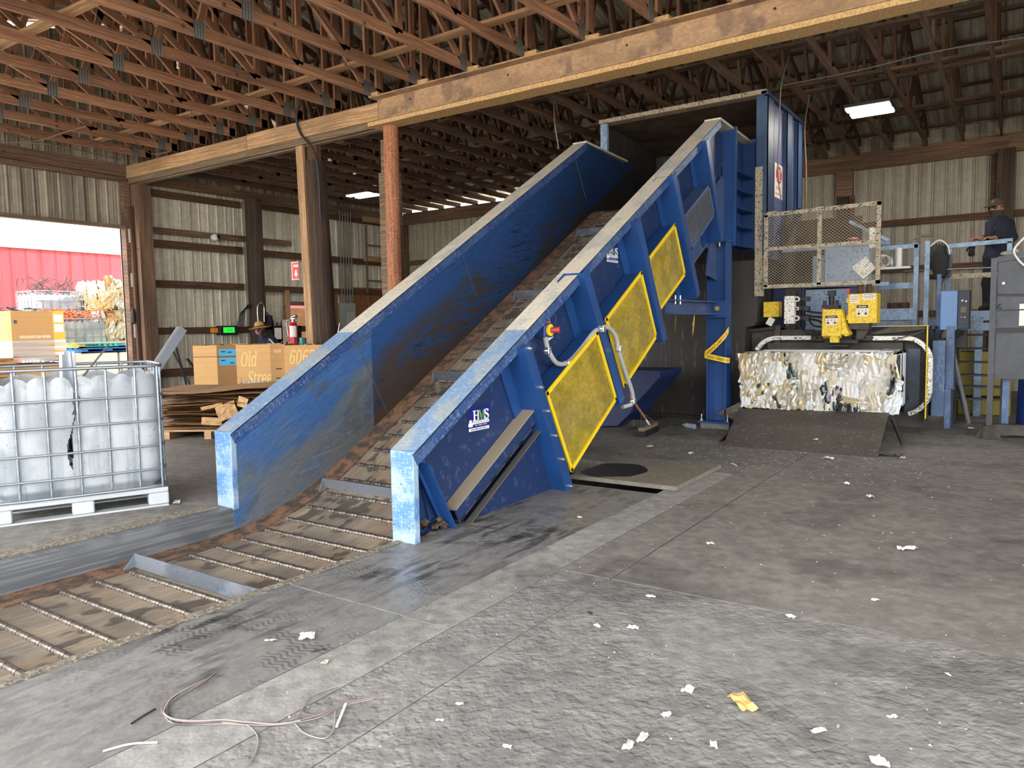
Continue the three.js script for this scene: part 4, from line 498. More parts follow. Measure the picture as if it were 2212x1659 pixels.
  obj('conduit_clamp', [cyl([-1.72, 1.74, -10.45], [-1.72, 1.86, -10.45], 0.04, 12), cyl([-1.62, 1.74, -10.45], [-1.62, 1.9, -10.45], 0.03, 12)], M.rustDark, Bn);
}
{ // mesh gate over the knotter
  const g = thing('mesh_gate', 'dirty white framed gate of expanded metal mesh above the bale outlet', 'gate', [-2.21, 1.84, -10.4]);
  const F = (a, b, w = 0.05) => bar(a, b, 0.03, w, V(0, 0, 1).cross(V(b[0] - a[0], b[1] - a[1], b[2] - a[2])).normalize());
  for (const [a, b] of [[[-2.93, 2.83, -10.4], [-1.49, 2.85, -10.4]], [[-2.93, 1.87, -10.4], [-1.49, 1.87, -10.4]], [[-2.9, 1.87, -10.4], [-2.9, 2.83, -10.4]], [[-1.515, 1.85, -10.4], [-1.515, 2.87, -10.4]], [[-2.215, 1.87, -10.4], [-2.215, 2.84, -10.4]]]) obj('frame_bar', F(a, b), M.dirtyWhite, g); obj('frame_bar', F([-2.9, 2.375, -10.39], [-1.5, 2.375, -10.39], 0.045), M.dirtyWhite, g);
  const st = [], nx = 58, ny = 25, w = 1.37 / nx, h = 0.94 / ny, pos = [];
  const seg = (x0, y0, x1, y1) => { const L = Math.hypot(x1 - x0, y1 - y0), n = [-(y1 - y0) / L * 0.0016, (x1 - x0) / L * 0.0016], z = -10.4, q = [[x0 + n[0], y0 + n[1], z], [x0 - n[0], y0 - n[1], z], [x1 - n[0], y1 - n[1], z], [x1 + n[0], y1 + n[1], z]], k = q.map((p) => [p[0], p[1], p[2] + 0.003]); for (const f of [[k[0], k[1], k[2], k[3]], [q[3], q[2], q[1], q[0]], [q[0], k[0], k[3], q[3]], [k[1], q[1], q[2], k[2]]]) for (const i of [0, 1, 2, 0, 2, 3]) pos.push(...f[i]); };
  for (let i = 0; i <= nx; i++) for (let j = 0; j < ny * 2; j++) { const s = (j + i) % 2 ? 1 : 0, x = -2.89 + i * w, y = 1.885 + j * h / 2; seg(x + (s ? w / 2 : -w / 2) * 0.96, y, x + (s ? -w / 2 : w / 2) * 0.96, y + h / 2); }
  const mg = new THREE.BufferGeometry(); mg.setAttribute('position', new THREE.Float32BufferAttribute(pos, 3)); mg.computeVertexNormals();
  obj('mesh', boxUV(mg), flat(0xa89e88, 0.7), g).userData.kind = 'stuff';
  for (const x of [-2.82, -2.2, -1.62]) obj('hinge', box(x - 0.06, 2.82, -10.38, x + 0.06, 2.87, -10.365), M.dirtyWhite, g);
  obj('gate_plate', rotAbout(box(-1.78, 1.96, -10.43, -1.58, 2.16, -10.42), [-1.68, 2.06, -10.42], 0, 0, 0.72), M.whiteDirty, g, 'square tilted plate wired to the mesh'); obj('gate_plate', rbox(-1.63, 2.3, -10.44, -1.5, 2.56, -10.42, 0.02), M.whiteDirty, g);
}
solo('equipment_cabinet', [rbox(-2.5, 1.9, -11.7, -2.0, 2.32, -11.3, 0.02), rbox(-2.28, 1.9, -11.28, -1.72, 2.38, -11.0, 0.02)], M.paleBlue, 'pale blue cabinets seen through the mesh gate', 'cabinet');
solo('tank_rail', [bar([-2.9, 2.42, -11.25], [-1.5, 2.44, -11.25], 0.05, 0.06), bar([-2.9, 1.9, -11.25], [-1.5, 1.88, -11.25], 0.05, 0.05), bar([-2.0, 2.75, -11.2], [-1.5, 2.45, -11.2], 0.03, 0.04)], M.greyBlue, 'pale rails behind the mesh gate', 'rail');
solo('back_plate', [box(-2.9, 1.86, -11.9, -1.95, 2.9, -11.85), box(-2.9, 1.86, -11.85, -2.85, 2.9, -11.3)], M.plywood, 'dark brown plate standing behind the mesh gate', 'plate');
solo('red_cap', lathe([[0, 0], [0.09, 0.0], [0.1, 0.03], [0.06, 0.06], [0, 0.07]], [-1.95, 2.46, -11.2]), flat(0x8d2a22, 0.5), 'red round cap behind the mesh gate, above the middle bar', 'cap');
{ // discharge flap
  const prof = []; for (let i = 0; i <= 12; i++) { const t = i / 12; prof.push([-8.2 - 1.4 * t, 0.012 + 0.27 * Math.pow(t, 0.85)]); }
  const g = prismX([...prof, ...prof.slice().reverse().map(([z, y]) => [z, y - 0.014])], 0, 1), p = g.attributes.position;
  for (let i = 0; i < p.count; i++) { const t = clamp((-8.2 - p.getZ(i)) / 1.4), x = p.getX(i); p.setX(i, lerp(lerp(-2.74, -3.0, t), lerp(-1.16, -1.25, t), x)); p.setY(i, p.getY(i) + 0.02 * Math.sin(x * 3) * t + (x > 0.97 ? 0.03 * t : 0)); }
  g.computeVertexNormals(); const t = thing('discharge_flap', 'dark steel ramp plate sloping from the bale down to the floor', 'ramp', [-2, 0, -8.8]); obj('plate', boxUV(g), M.flap, t);
  obj('side_support', [prismX([[-8.5, 0], [-9.7, 0], [-9.7, 0.26], [-9.4, 0.22]], -2.9, -2.88), prismX([[-8.6, 0], [-9.6, 0], [-9.6, 0.25]], -1.3, -1.28), bar([-1.2, 0.25, -9.5], [-1.02, 0.06, -8.9], 0.03, 0.05)], M.blackSteel, t); obj('torn_corner', prismZ([[-3.3, 0.2], [-3.05, 0.12], [-2.95, 0.3], [-3.0, 0.36]], -9.62, -9.6), M.flap, t);
}
// crumpled sheet helper: an irregular bent patch
function crumple(w, h, amp, n = 6, j0 = 0.84) {
  const g = new THREE.PlaneGeometry(w, h, n, n), p = g.attributes.position, ph = rr(0, 50), k = rr(2, 5), jag = []; for (let i = 0; i < 4 * n; i++) jag.push(rr(j0, 1.04));
  for (let i = 0; i < p.count; i++) { const x = p.getX(i) / w, y = p.getY(i) / h, edge = Math.max(Math.abs(x), Math.abs(y)) * 2, a = Math.floor((Math.atan2(y, x) / 6.2832 + 0.5) * 4 * n) % (4 * n), s = lerp(1, jag[a], edge); const d = amp * (Math.abs(Math.sin(ph + k * x * 3 + 2 * y)) + 0.8 * Math.abs(Math.sin(ph * 2 + k * y * 2 - 3 * x)) - 0.9 + 0.7 * (hash(i, Math.floor(ph * 99), 4) - 0.5)); p.setXYZ(i, p.getX(i) * s, p.getY(i) * s, d - amp * 0.8 * edge * edge); }
  const q = bake(g); q.computeVertexNormals(); return q;
}
const scrapCols = [0xc6c8c6, 0xcac7bd, 0xced2d4, 0xbdb7a4, 0xb9af99, 0xc5cace, 0xa59f91, 0xd0d0cb, 0xb0aca2, 0xb5a583];
M.scrap = scrapCols.map((c, i) => std({ color: c, roughness: i % 3 ? 0.4 : 0.26, metalness: i % 3 ? 0 : 0.2, side: THREE.DoubleSide }));
M.scrapDark = [flat(0x2d3134, 0.3, 0.3, { side: THREE.DoubleSide }), flat(0x36473d, 0.3, 0.3, { side: THREE.DoubleSide }), flat(0x4a4c52, 0.25, 0.5, { side: THREE.DoubleSide })];
M.scrapPink = flat(0xc58a92, 0.25, 0.4, { side: THREE.DoubleSide });
function scrapBale(label, x0, y0, z0, x1, y1, z1, nf, group, warm = 0) {   // faces +z and +x and top get pieces
  const t = thing('scrap_bale', label, 'bale', [(x0 + x1) / 2, y0, (z0 + z1) / 2], group); obj('core', box(x0 + 0.03, y0 + 0.01, z0 + 0.03, x1 - 0.03, y1 - 0.03, z1 - 0.03), warm ? M.cardFlat[3] : M.scrapDark[2], t);
  const put = (face, u, v, w, h, mat) => { const amp = Math.min(w, h) * rr(0.05, 0.13), g = crumple(w, h, amp); g.rotateZ(rr(-0.35, 0.35) + (rnd() < 0.15 ? 1.57 : 0)); g.rotateX(rr(-0.12, 0.12)); g.rotateY(rr(-0.2, 0.2)); if (face === 'x') g.rotateY(Math.PI / 2); if (face === 'y') g.rotateX(-Math.PI / 2); const o = rr(-0.01, 0.03), hy = h * 0.5; g.translate(face === 'x' ? x1 + o : lerp(x0, x1, u), face === 'y' ? y1 + o * 0.4 : clamp(lerp(y0, y1, v), y0 + hy, y1 - hy * 0.96), face === 'z' ? z1 + o : face === 'x' ? lerp(z0, z1, u) : lerp(z0, z1, v)); obj('scrap_sheet', boxUV(g), mat, t); };
  const pick = () => { const r = rnd(); return warm ? (r < 0.5 ? M.scrap[[3, 4, 9, 1][Math.floor(rnd() * 4)]] : M.scrap[Math.floor(rnd() * 8)]) : r < 0.05 ? M.scrapDark[Math.floor(rnd() * 3)] : r < 0.085 ? M.scrapPink : M.scrap[Math.floor(rnd() * M.scrap.length)]; };
  const W = x1 - x0, Hh = y1 - y0, cols = Math.round(Math.sqrt(nf * W / Hh)), rows = Math.round(nf / cols);
  for (let i = 0; i < cols; i++) for (let j = 0; j < rows; j++) put('z', (i + rr(0.2, 0.8)) / cols, (j + rr(0.15, 0.85)) / rows, rr(0.1, 0.24), rr(0.18, 0.42), pick());
  return { t, put, pick };
}
{ const { t, put, pick } = scrapBale('big bale of crushed white and silver sheet metal coming out of the baler', -2.95, 0.29, -10.75, -1.22, 1.0, -9.62, 150);
  for (let i = 0; i < 16; i++) put('x', rr(0, 1), rr(0.1, 0.9), 0.3, 0.22, M.scrapDark[2]);
  for (let i = 0; i < 9; i++) { const z = -9.72 - i * 0.1; obj('pressed_layer', bar([-1.2, 0.34, z], [-1.2, 0.98, z + rr(-0.02, 0.02)], 0.02, rr(0.02, 0.06), V(1, 0, 0)), i % 2 ? M.scrap[2] : M.scrapDark[2], t); }
  for (let i = 0; i < 10; i++) obj('pressed_layer', box(-2.9 + rr(0, 0.2), 0.99 + i * 0.003, -10.7, -1.25 - rr(0, 0.2), 1.0 + i * 0.003, -9.66 - i * 0.05), M.scrap[[0, 2, 5, 7, 6][i % 5]], t);
  for (let i = 0; i < 26; i++) put('y', rr(0, 1), rr(0.7, 1), rr(0.1, 0.25), rr(0.06, 0.12), pick());
}
{ // operator platform with rails
  const p = thing('operator_platform', 'pale blue steel operator platform with box rails beside the baler', 'platform', [-0.6, 0, -12.6]);
  const S = (a, b, w = 0.06, h = 0.06, n = 'rail', m = M.greyBlue) => obj(n, bar(a, b, w, h, Math.abs(b[1] - a[1]) > Math.abs(b[0] - a[0]) ? V(0, 0, 1) : V(0, 1, 0)), m, p);
  obj('deck', box(-1.6, 1.45, -14.4, 1.4, 1.5, -12.5), M.darkPlate, p); obj('deck_edge', [box(-0.75, 1.36, -12.52, 1.4, 1.5, -12.46), box(-0.75, 1.22, -12.5, 1.4, 1.33, -12.44)], M.paleBlue, p);
  S([-1.235, 0.9, -11.8], [-1.235, 2.43, -11.8], 0.06, 0.06, 'post'); S([-1.1, 0.9, -11.75], [-1.1, 2.46, -11.75], 0.06, 0.06, 'post'); S([-1.7, 2.4, -11.8], [-1.22, 2.41, -11.8]); S([-1.7, 1.86, -11.8], [-1.22, 1.87, -11.8], 0.05, 0.08); S([-1.72, 1.47, -11.8], [-1.22, 1.47, -11.8], 0.06, 0.16); S([-1.72, 1.3, -11.85], [-1.22, 1.3, -11.85], 0.06, 0.14);
  S([-1.0, 2.435, -12.6], [-0.14, 2.465, -12.6], 0.06, 0.06); S([-0.175, 1.5, -12.6], [-0.175, 2.45, -12.6], 0.06, 0.06, 'post'); S([-0.9, 1.3, -12.6], [-0.9, 2.4, -12.6], 0.07, 0.07, 'post'); S([-1.19, 2.0, -12.55], [0.6, 2.0, -12.55], 0.03, 0.07, 'rail', M.dirtyWhite); S([-1.45, 2.1, -12.3], [0.4, 2.08, -12.3], 0.014, 0.014, 'rod', M.dullSteel);
  S([-0.95, 1.2, -11.75], [-0.95, 2.0, -11.75], 0.05, 0.05, 'post', M.scuffBlue); S([-0.5, 0, -12.5], [-0.5, 1.4, -12.5], 0.09, 0.09, 'post'); S([1.2, 0, -12.5], [1.2, 1.4, -12.5], 0.09, 0.09, 'post'); S([-1.1, 1.33, -11.8], [-0.75, 1.33, -11.8], 0.05, 0.1, 'rail', M.scuffBlue);
  S([-1.5, 0, -14.3], [-1.5, 1.45, -14.3], 0.09, 0.09, 'post');
}
{ const t = thing('step_ladder', 'dark open steps leading up to the operator platform', 'ladder', [-0.5, 0, -11.7]); for (const [y, z] of [[1.17, -11.9], [0.99, -11.8], [0.81, -11.7], [0.64, -11.65], [0.49, -11.6], [0.33, -11.55]]) obj('tread', box(-0.72, y - 0.012, z - 0.1, -0.2, y + 0.012, z + 0.06), M.charcoal, t); obj('stringer', [bar([-0.71, 0.0, -11.5], [-0.71, 1.4, -12.0], 0.02, 0.08, V(0, 0, 1)), bar([-0.2, 0.0, -11.5], [-0.2, 1.4, -12.0], 0.02, 0.08, V(0, 0, 1))], M.charcoal, t); }
{ const t = thing('control_cabinet', 'blue control cabinet with dark button panel on its right side', 'cabinet', [-0.76, 1.25, -11.05]); obj('body', rbox(-0.87, 1.25, -11.3, -0.68, 1.75, -11.0, 0.008), flat(0x4a7cb8, 0.35), t); obj('button_panel', rbox(-0.68, 1.26, -11.3, -0.55, 1.75, -11.02, 0.006), M.navyPaint, t); obj('gold_plate', box(-0.645, 1.47, -11.02, -0.585, 1.54, -11.012), flat(0x6d5c2c, 0.5), t); for (const [x, y, c] of [[-0.635, 1.41, 0xb8332a], [-0.6, 1.41, 0xc58a2a], [-0.635, 1.35, 0x2a2a2c], [-0.6, 1.35, 0x3a3a3c], [-0.63, 1.62, 0xd8d8d8], [-0.59, 1.61, 0xd8d8d8]]) obj('button', cyl([x, y, -11.02], [x, y, -10.995], 0.012, 10), flat(c, 0.4), t); obj('foot_conduit', [tube([[-0.85, 1.25, -11.1], [-0.9, 1.12, -11.05], [-0.72, 1.16, -11.0], [-0.62, 1.22, -11.1]], 0.02, 8), box(-0.72, 1.02, -11.3, -0.58, 1.25, -11.15)], M.charcoal, t); }
{ const t = thing('barrel_fan', 'black cage fan wrapped in cloth standing on the platform', 'fan', [-1.0, 1.5, -12.35]); obj('cage', (() => { const a = []; for (let i = 0; i < 14; i++) { const r = i / 13 * 6.283; a.push(tube([[-1.02 + 0.16 * Math.cos(r), 1.98, -12.35 + 0.1 * Math.sin(r)], [-1.02 + 0.16 * Math.cos(r), 2.3, -12.35 + 0.1 * Math.sin(r)], [-1.02 + 0.07 * Math.cos(r), 2.47, -12.35 + 0.05 * Math.sin(r)]], 0.005, 5, 8)); } return a; })(), M.black, t); obj('drum', lathe([[0.0, 0], [0.13, 0], [0.14, 0.3], [0.08, 0.46], [0, 0.48]], [-1.02, 1.97, -12.35]), flat(0x2b2a28, 0.9), t); obj('white_cord', tube([[-1.12, 2.42, -12.24], [-1.0, 2.5, -12.22], [-0.9, 2.42, -12.22], [-0.87, 2.3, -12.24]], 0.012, 6), M.white, t); obj('stand', [bar([-1.0, 1.5, -12.35], [-1.02, 2.0, -12.35], 0.04, 0.04, V(0, 0, 1)), bar([-0.85, 2.05, -12.25], [-1.0, 1.85, -12.2], 0.02, 0.02)], M.black, t); obj('nozzle', [cyl([-1.1, 2.08, -12.2], [-1.08, 2.02, -12.18], 0.02, 8)], M.brass, t); }
{ const t = thing('wall_shelf', 'narrow white shelf on the platform rail carrying a paper roll', 'shelf', [-1.5, 2.1, -11.75]); obj('board', box(-1.72, 2.1, -11.82, -1.3, 2.13, -11.66), M.white, t); }
solo('paper_roll', lathe([[0, 0], [0.042, 0], [0.042, 0.26], [0.015, 0.26], [0, 0.26]], [-1.45, 2.131, -11.74]), M.white, 'white paper roll standing on the narrow shelf', 'paper roll');
solo('spray_bottle', [lathe([[0, 0], [0.03, 0], [0.032, 0.1], [0.012, 0.15], [0.012, 0.18], [0, 0.18]], [-1.54, 2.131, -11.74])], M.galv, 'clear small bottle left of the paper roll', 'bottle');
solo('cable_coil', [0, 1, 2, 3].map((i) => { const g = new THREE.TorusGeometry(0.09 - i * 0.008, 0.004, 5, 24); g.translate(-1.66 + 0.02 * i, 2.22, -11.72 + i * 0.01); return bake(g); }), M.white, 'loose white cable coil hanging by the shelf', 'cable');
solo('hand_brush', [cyl([-1.28, 2.5, -11.78], [-1.16, 2.54, -11.78], 0.012, 8), rbox(-1.17, 2.52, -11.82, -1.05, 2.57, -11.75, 0.012)], M.greyPost, 'small hand brush lying on the end of the platform rail', 'brush');
solo('first_aid_rack', [rbox(-1.62, 1.5, -12.2, -1.35, 1.64, -12.0, 0.01)], M.rustDark, 'dirty red metal box under the left platform rail', 'box');
{ // dark steel gate on the right edge
  const t = thing('steel_gate', 'dark grey steel panel gate on legs at the right edge of the hall', 'gate', [0, 0, -10.3]);
  obj('post', [box(-0.315, 0, -10.4, -0.255, 2.07, -10.28)], M.charcoalPanel, t); obj('top_rail', bar([-0.315, 2.05, -10.34], [0.7, 2.2, -10.34], 0.08, 0.06), M.charcoalPanel, t);
  obj('panel', [box(-0.25, 1.28, -10.36, 0.7, 2.1, -10.33)], M.charcoalPanel, t); obj('panel', [box(-0.25, 0.69, -10.34, 0.7, 1.22, -10.31)], M.charcoalPanel, t); obj('mid_rail', bar([-0.26, 1.25, -10.32], [0.7, 1.25, -10.32], 0.04, 0.06), M.charcoal, t); obj('rib_strip', [bar([-0.25, 1.66, -10.325], [0.7, 1.62, -10.325], 0.012, 0.03), bar([-0.25, 1.48, -10.325], [0.7, 1.49, -10.325], 0.012, 0.015)], M.charcoal, t);
  obj('leg', box(-0.17, 0.0, -10.6, -0.1, 0.7, -10.5), M.scuffBlue, t); obj('foot_rail', bar([-0.25, 0.1, -10.3], [0.7, 0.12, -10.3], 0.1, 0.12), M.darkPlate, t); obj('foot', [prismX([[-10.1, 0], [-10.5, 0], [-10.42, 0.14], [-10.22, 0.14]], -0.34, -0.22), prismZ([[-0.42, 0], [-0.16, 0], [-0.2, 0.1], [-0.36, 0.13]], -10.34, -10.24)], M.darkPlate, t); obj('bolt', cyl([-0.19, 1.79, -10.33], [-0.19, 1.79, -10.31], 0.014, 8), M.chrome, t); obj('paper', box(-0.03, 1.3, -10.325, 0.08, 1.55, -10.322), M.white, t); obj('hook', tube([[-0.21, 1.56, -10.32], [-0.235, 1.52, -10.31], [-0.2, 1.5, -10.32]], 0.006, 6), M.black, t);
}
solo('cloth_bundle', [ball([-0.16, 2.13, -10.36], 0.05, 10, 1.5, 0.6, 0.8), ball([-0.09, 2.15, -10.36], 0.04, 10, 1, 0.9, 1)], flat(0x8d8b84, 0.9), 'grey rag bundled on top of the dark steel gate', 'rag');
solo('white_hose', tube([[0.12, 2.42, -10.3], [0.02, 2.32, -10.28], [-0.1, 2.16, -10.3], [-0.06, 2.05, -10.26], [0.02, 1.96, -10.25], [0.15, 1.86, -10.26]], 0.012, 8), M.white, 'thin white hose curling over the top of the dark gate', 'hose');
solo('steel_rod', cyl([-0.55, 0.01, -11.52], [-0.77, 1.12, -11.2], 0.035, 16), M.chrome, 'shiny round steel bar leaning beside the baler corner post', 'bar', [-0.55, 0, -11.52]);
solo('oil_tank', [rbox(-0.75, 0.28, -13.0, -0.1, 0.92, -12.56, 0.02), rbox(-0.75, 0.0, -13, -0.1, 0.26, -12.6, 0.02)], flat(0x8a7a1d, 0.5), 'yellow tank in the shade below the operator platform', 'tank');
solo('blue_drum', lathe([[0, 0], [0.22, 0], [0.23, 0.02], [0.22, 0.6], [0, 0.6]], [0.2, 0, -11.6]), flat(0x15306e, 0.5), 'dark blue drum behind the legs of the dark gate', 'drum');
{ const t = thing('tilt_hopper', 'dark blue tilting scrap hopper half hidden behind the mesh guards', 'hopper', [-4.4, 0, -9.2]); obj('tub', prismZ([[-5.3, 0.05], [-4.75, 0.0], [-4.45, 0.03], [-4.25, 0.22], [-4.2, 0.33], [-4.05, 0.48], [-3.85, 0.7], [-3.84, 0.76], [-5.3, 0.78]], -9.7, -9.0, 0.01), M.navyHop = flat(0x16264f, 0.5), t); obj('rim', box(-5.3, 0.74, -9.72, -3.83, 0.79, -8.98), M.navyHop, t); obj('skid', box(-4.9, 0, -9.6, -3.95, 0.12, -9.1), M.blackSteel, t); }
// ---------- left side: tote of scrap, cardboard, bins, wall fittings, the yard outside ----------
function tankShell(crack) {
  const W = 0.57, D = 0.47, R = 0.12, per = []; const push = (x, z, nx, nz) => per.push([x, z, nx, nz]);
  const line = (x0, z0, x1, z1, nx, nz, n) => { for (let i = 0; i < n; i++) push(lerp(x0, x1, i / n), lerp(z0, z1, i / n), nx, nz); }, corner = (cx, cz, a0) => { for (let i = 0; i < 8; i++) { const a = a0 + i / 8 * Math.PI / 2; push(cx + R * Math.cos(a), cz + R * Math.sin(a), Math.cos(a), Math.sin(a)); } };
  line(-W + R, D, W - R, D, 0, 1, 120); for (let i = 0; i < 8; i++) { const a = Math.PI / 2 - i / 8 * Math.PI / 2; push(W - R + R * Math.cos(a), D - R + R * Math.sin(a), Math.cos(a), Math.sin(a)); } line(W, D - R, W, -D + R, 1, 0, 60);
  for (let i = 0; i < 8; i++) { const a = -i / 8 * Math.PI / 2; push(W - R + R * Math.cos(a), -D + R + R * Math.sin(a), Math.cos(a), Math.sin(a)); } line(W - R, -D, -W + R, -D, 0, -1, 60); for (let i = 0; i < 8; i++) { const a = -Math.PI / 2 - i / 8 * Math.PI / 2; push(-W + R + R * Math.cos(a), -D + R + R * Math.sin(a), Math.cos(a), Math.sin(a)); } line(-W, -D + R, -W, D - R, -1, 0, 60); for (let i = 0; i < 8; i++) { const a = Math.PI - i / 8 * Math.PI / 2; push(-W + R + R * Math.cos(a), D - R + R * Math.sin(a), Math.cos(a), Math.sin(a)); }
  const N = per.length, Rw = 60, pos = [], uv = [], idx = [], top = (i) => 1.02 + 0.03 * fbm(i / N, 0.4, 40, 3, 3, 5) + 0.04 * Math.abs(Math.sin(i / N * 6.283 * 9));
  for (let j = 0; j <= Rw; j++) for (let i = 0; i < N; i++) { const [x, z, nx, nz] = per[i], t = j / Rw, y = lerp(0.16, top(i), t), s = Math.abs(nx) > Math.abs(nz) ? z : x, bul = 0.016 * Math.pow(Math.abs(Math.sin(s * Math.PI / 0.19)), 0.6) * sst(0, 0.1, t) - 0.05 * (1 - sst(0, 0.08, t)) + 0.012 * Math.sin(t * 3.1) - 0.02 * sst(0.93, 1, t); pos.push(x + nx * bul, y, z + nz * bul); uv.push(s, y); }
  const crackAt = (y) => { const c = -0.02 + 0.02 * Math.sin(y * 9) - 0.06 * (1 - y) , w = y > 0.78 ? 0.012 + 0.012 * Math.abs(Math.sin(y * 23)) : y > 0.66 ? 0.004 : y > 0.36 ? 0.016 * Math.sin((y - 0.36) / 0.3 * 3.14) + 0.003 : 0; return [c, w]; };
  for (let j = 0; j < Rw; j++) for (let i = 0; i < N; i++) { const k = (i + 1) % N, a = j * N + i, b = j * N + k, c = a + N, d = b + N, x = pos[a * 3], y = pos[a * 3 + 1], z = pos[a * 3 + 2]; if (crack && z > D - 0.05) { const [cx, w] = crackAt(y); if (Math.abs(x - cx) < w) continue; } idx.push(a, b, d, a, d, c); }
  const g = new THREE.BufferGeometry(); g.setAttribute('position', new THREE.Float32BufferAttribute(pos, 3)); g.setAttribute('uv', new THREE.Float32BufferAttribute(uv, 2)); g.setIndex(idx); g.computeVertexNormals(); return [g, box(-W + 0.05, 0.16, -D + 0.05, W - 0.05, 0.17, D - 0.05)];
}
function makeTote(label, crack, group) {
  const t = thing('scrap_tote', label, 'tote', [0, 0, 0], group); obj('tank', tankShell(crack), M.hdpe, t);
  const W = 0.6, D = 0.5, r = 0.009, xs = [-0.56, -0.4, -0.2, 0, 0.2, 0.4, 0.56];
  const loop = (y, rad) => tube([[-W, y, -D + 0.1], [-W, y, D - 0.1], [-W + 0.03, y, D - 0.03], [-W + 0.1, y, D], [W - 0.1, y, D], [W - 0.03, y, D - 0.03], [W, y, D - 0.1], [W, y, -D + 0.1], [W - 0.03, y, -D + 0.03], [W - 0.1, y, -D], [-W + 0.1, y, -D], [-W + 0.03, y, -D + 0.03]], rad, 8, 120, true);
  for (const y of [0.31, 0.5, 0.7, 0.9]) obj('cage_hoop', loop(y, r), M.galv, t); obj('cage_hoop', loop(1.135, 0.013), M.galv, t); obj('cage_hoop', loop(0.17, 0.012), M.galv, t);
  for (const x of xs) for (const z of [D, -D]) obj('cage_upright', cyl([x, 0.16, z], [x, 1.13, z], r, 8), M.galv, t); for (const z of [-0.34, -0.17, 0, 0.17, 0.34]) for (const x of [W, -W]) obj('cage_upright', cyl([x, 0.16, z], [x, 1.13, z], r, 8), M.galv, t);
  const pm = flat(0xb4b9bd, 0.5), pal = obj('pallet', [rbox(-0.6, 0.115, -0.5, 0.6, 0.155, 0.5, 0.008), rbox(-0.6, 0.0, 0.38, 0.6, 0.014, 0.5, 0.004), rbox(-0.6, 0.0, -0.5, 0.6, 0.014, -0.38, 0.004), rbox(-0.6, 0.0, -0.06, 0.6, 0.014, 0.06, 0.004)], pm, t);
  for (const x of [-0.53, 0, 0.53]) for (const z of [-0.43, 0, 0.43]) obj('pallet_foot', rbox(x - 0.075, 0.014, z - 0.06, x + 0.075, 0.116, z + 0.06, 0.015), pm, pal); return t;
}
{ const t = makeTote('cracked white scrap tote in a steel cage at the left edge of the hall', true); t.position.set(-6.354, 0, -2.973); t.rotation.y = 1.17; }
solo('aluminium_channel', [bar([-6.2, 0.35, -2.9], [-6.2, 1.26, -2.865], 0.05, 0.03, V(1, 0, 0)), bar([-6.17, 0.35, -2.93], [-6.17, 1.26, -2.895], 0.004, 0.07, V(1, 0, 0))], M.alu, 'upright aluminium channel sticking out of the cracked tote', 'scrap metal');
solo('aluminium_channel', [bar([-6.24, 0.36, -2.83], [-6.2, 1.24, -2.835], 0.03, 0.05, V(1, 0, 0))], M.alu, 'narrow dull strip standing beside the upright channel in the tote', 'scrap metal');
solo('aluminium_channel', [bar([-6.4, 0.5, -3.25], [-6.4, 1.43, -3.965], 0.06, 0.05, V(1, 0, 0)), bar([-6.35, 0.5, -3.25], [-6.35, 1.43, -3.965], 0.006, 0.075, V(0, 1, 1))], M.alu, 'long aluminium channel leaning out of the right end of the tote', 'scrap metal');
solo('thin_bar', bar([-6.4, 0.9, -2.95], [-6.42, 1.31, -3.32], 0.008, 0.012), M.dullSteel, 'thin grey bar poking up from the middle of the tote', 'scrap metal');
{ const t = solo('tote_scrap', (() => { const a = []; for (let i = 0; i < 60; i++) { const p = V(rr(-0.4, 0.4), rr(0.3, 0.88), rr(-0.32, 0.32)), d = V(rr(-1, 1), rr(-0.3, 0.6), rr(-1, 1)).normalize().multiplyScalar(rr(0.1, 0.3)); a.push(bar([p.x - d.x / 2, p.y - d.y / 2, p.z - d.z / 2], [p.x + d.x / 2, Math.min(0.95, p.y + d.y / 2), p.z + d.z / 2], rr(0.01, 0.06), rr(0.008, 0.03))); } return a; })(), M.charcoal, 'mixed dark and grey metal offcuts filling the cracked tote', 'scrap metal', [0, 0, 0]); t.position.set(-6.354, 0, -2.973); t.rotation.y = 1.17; t.userData.kind = 'stuff'; }
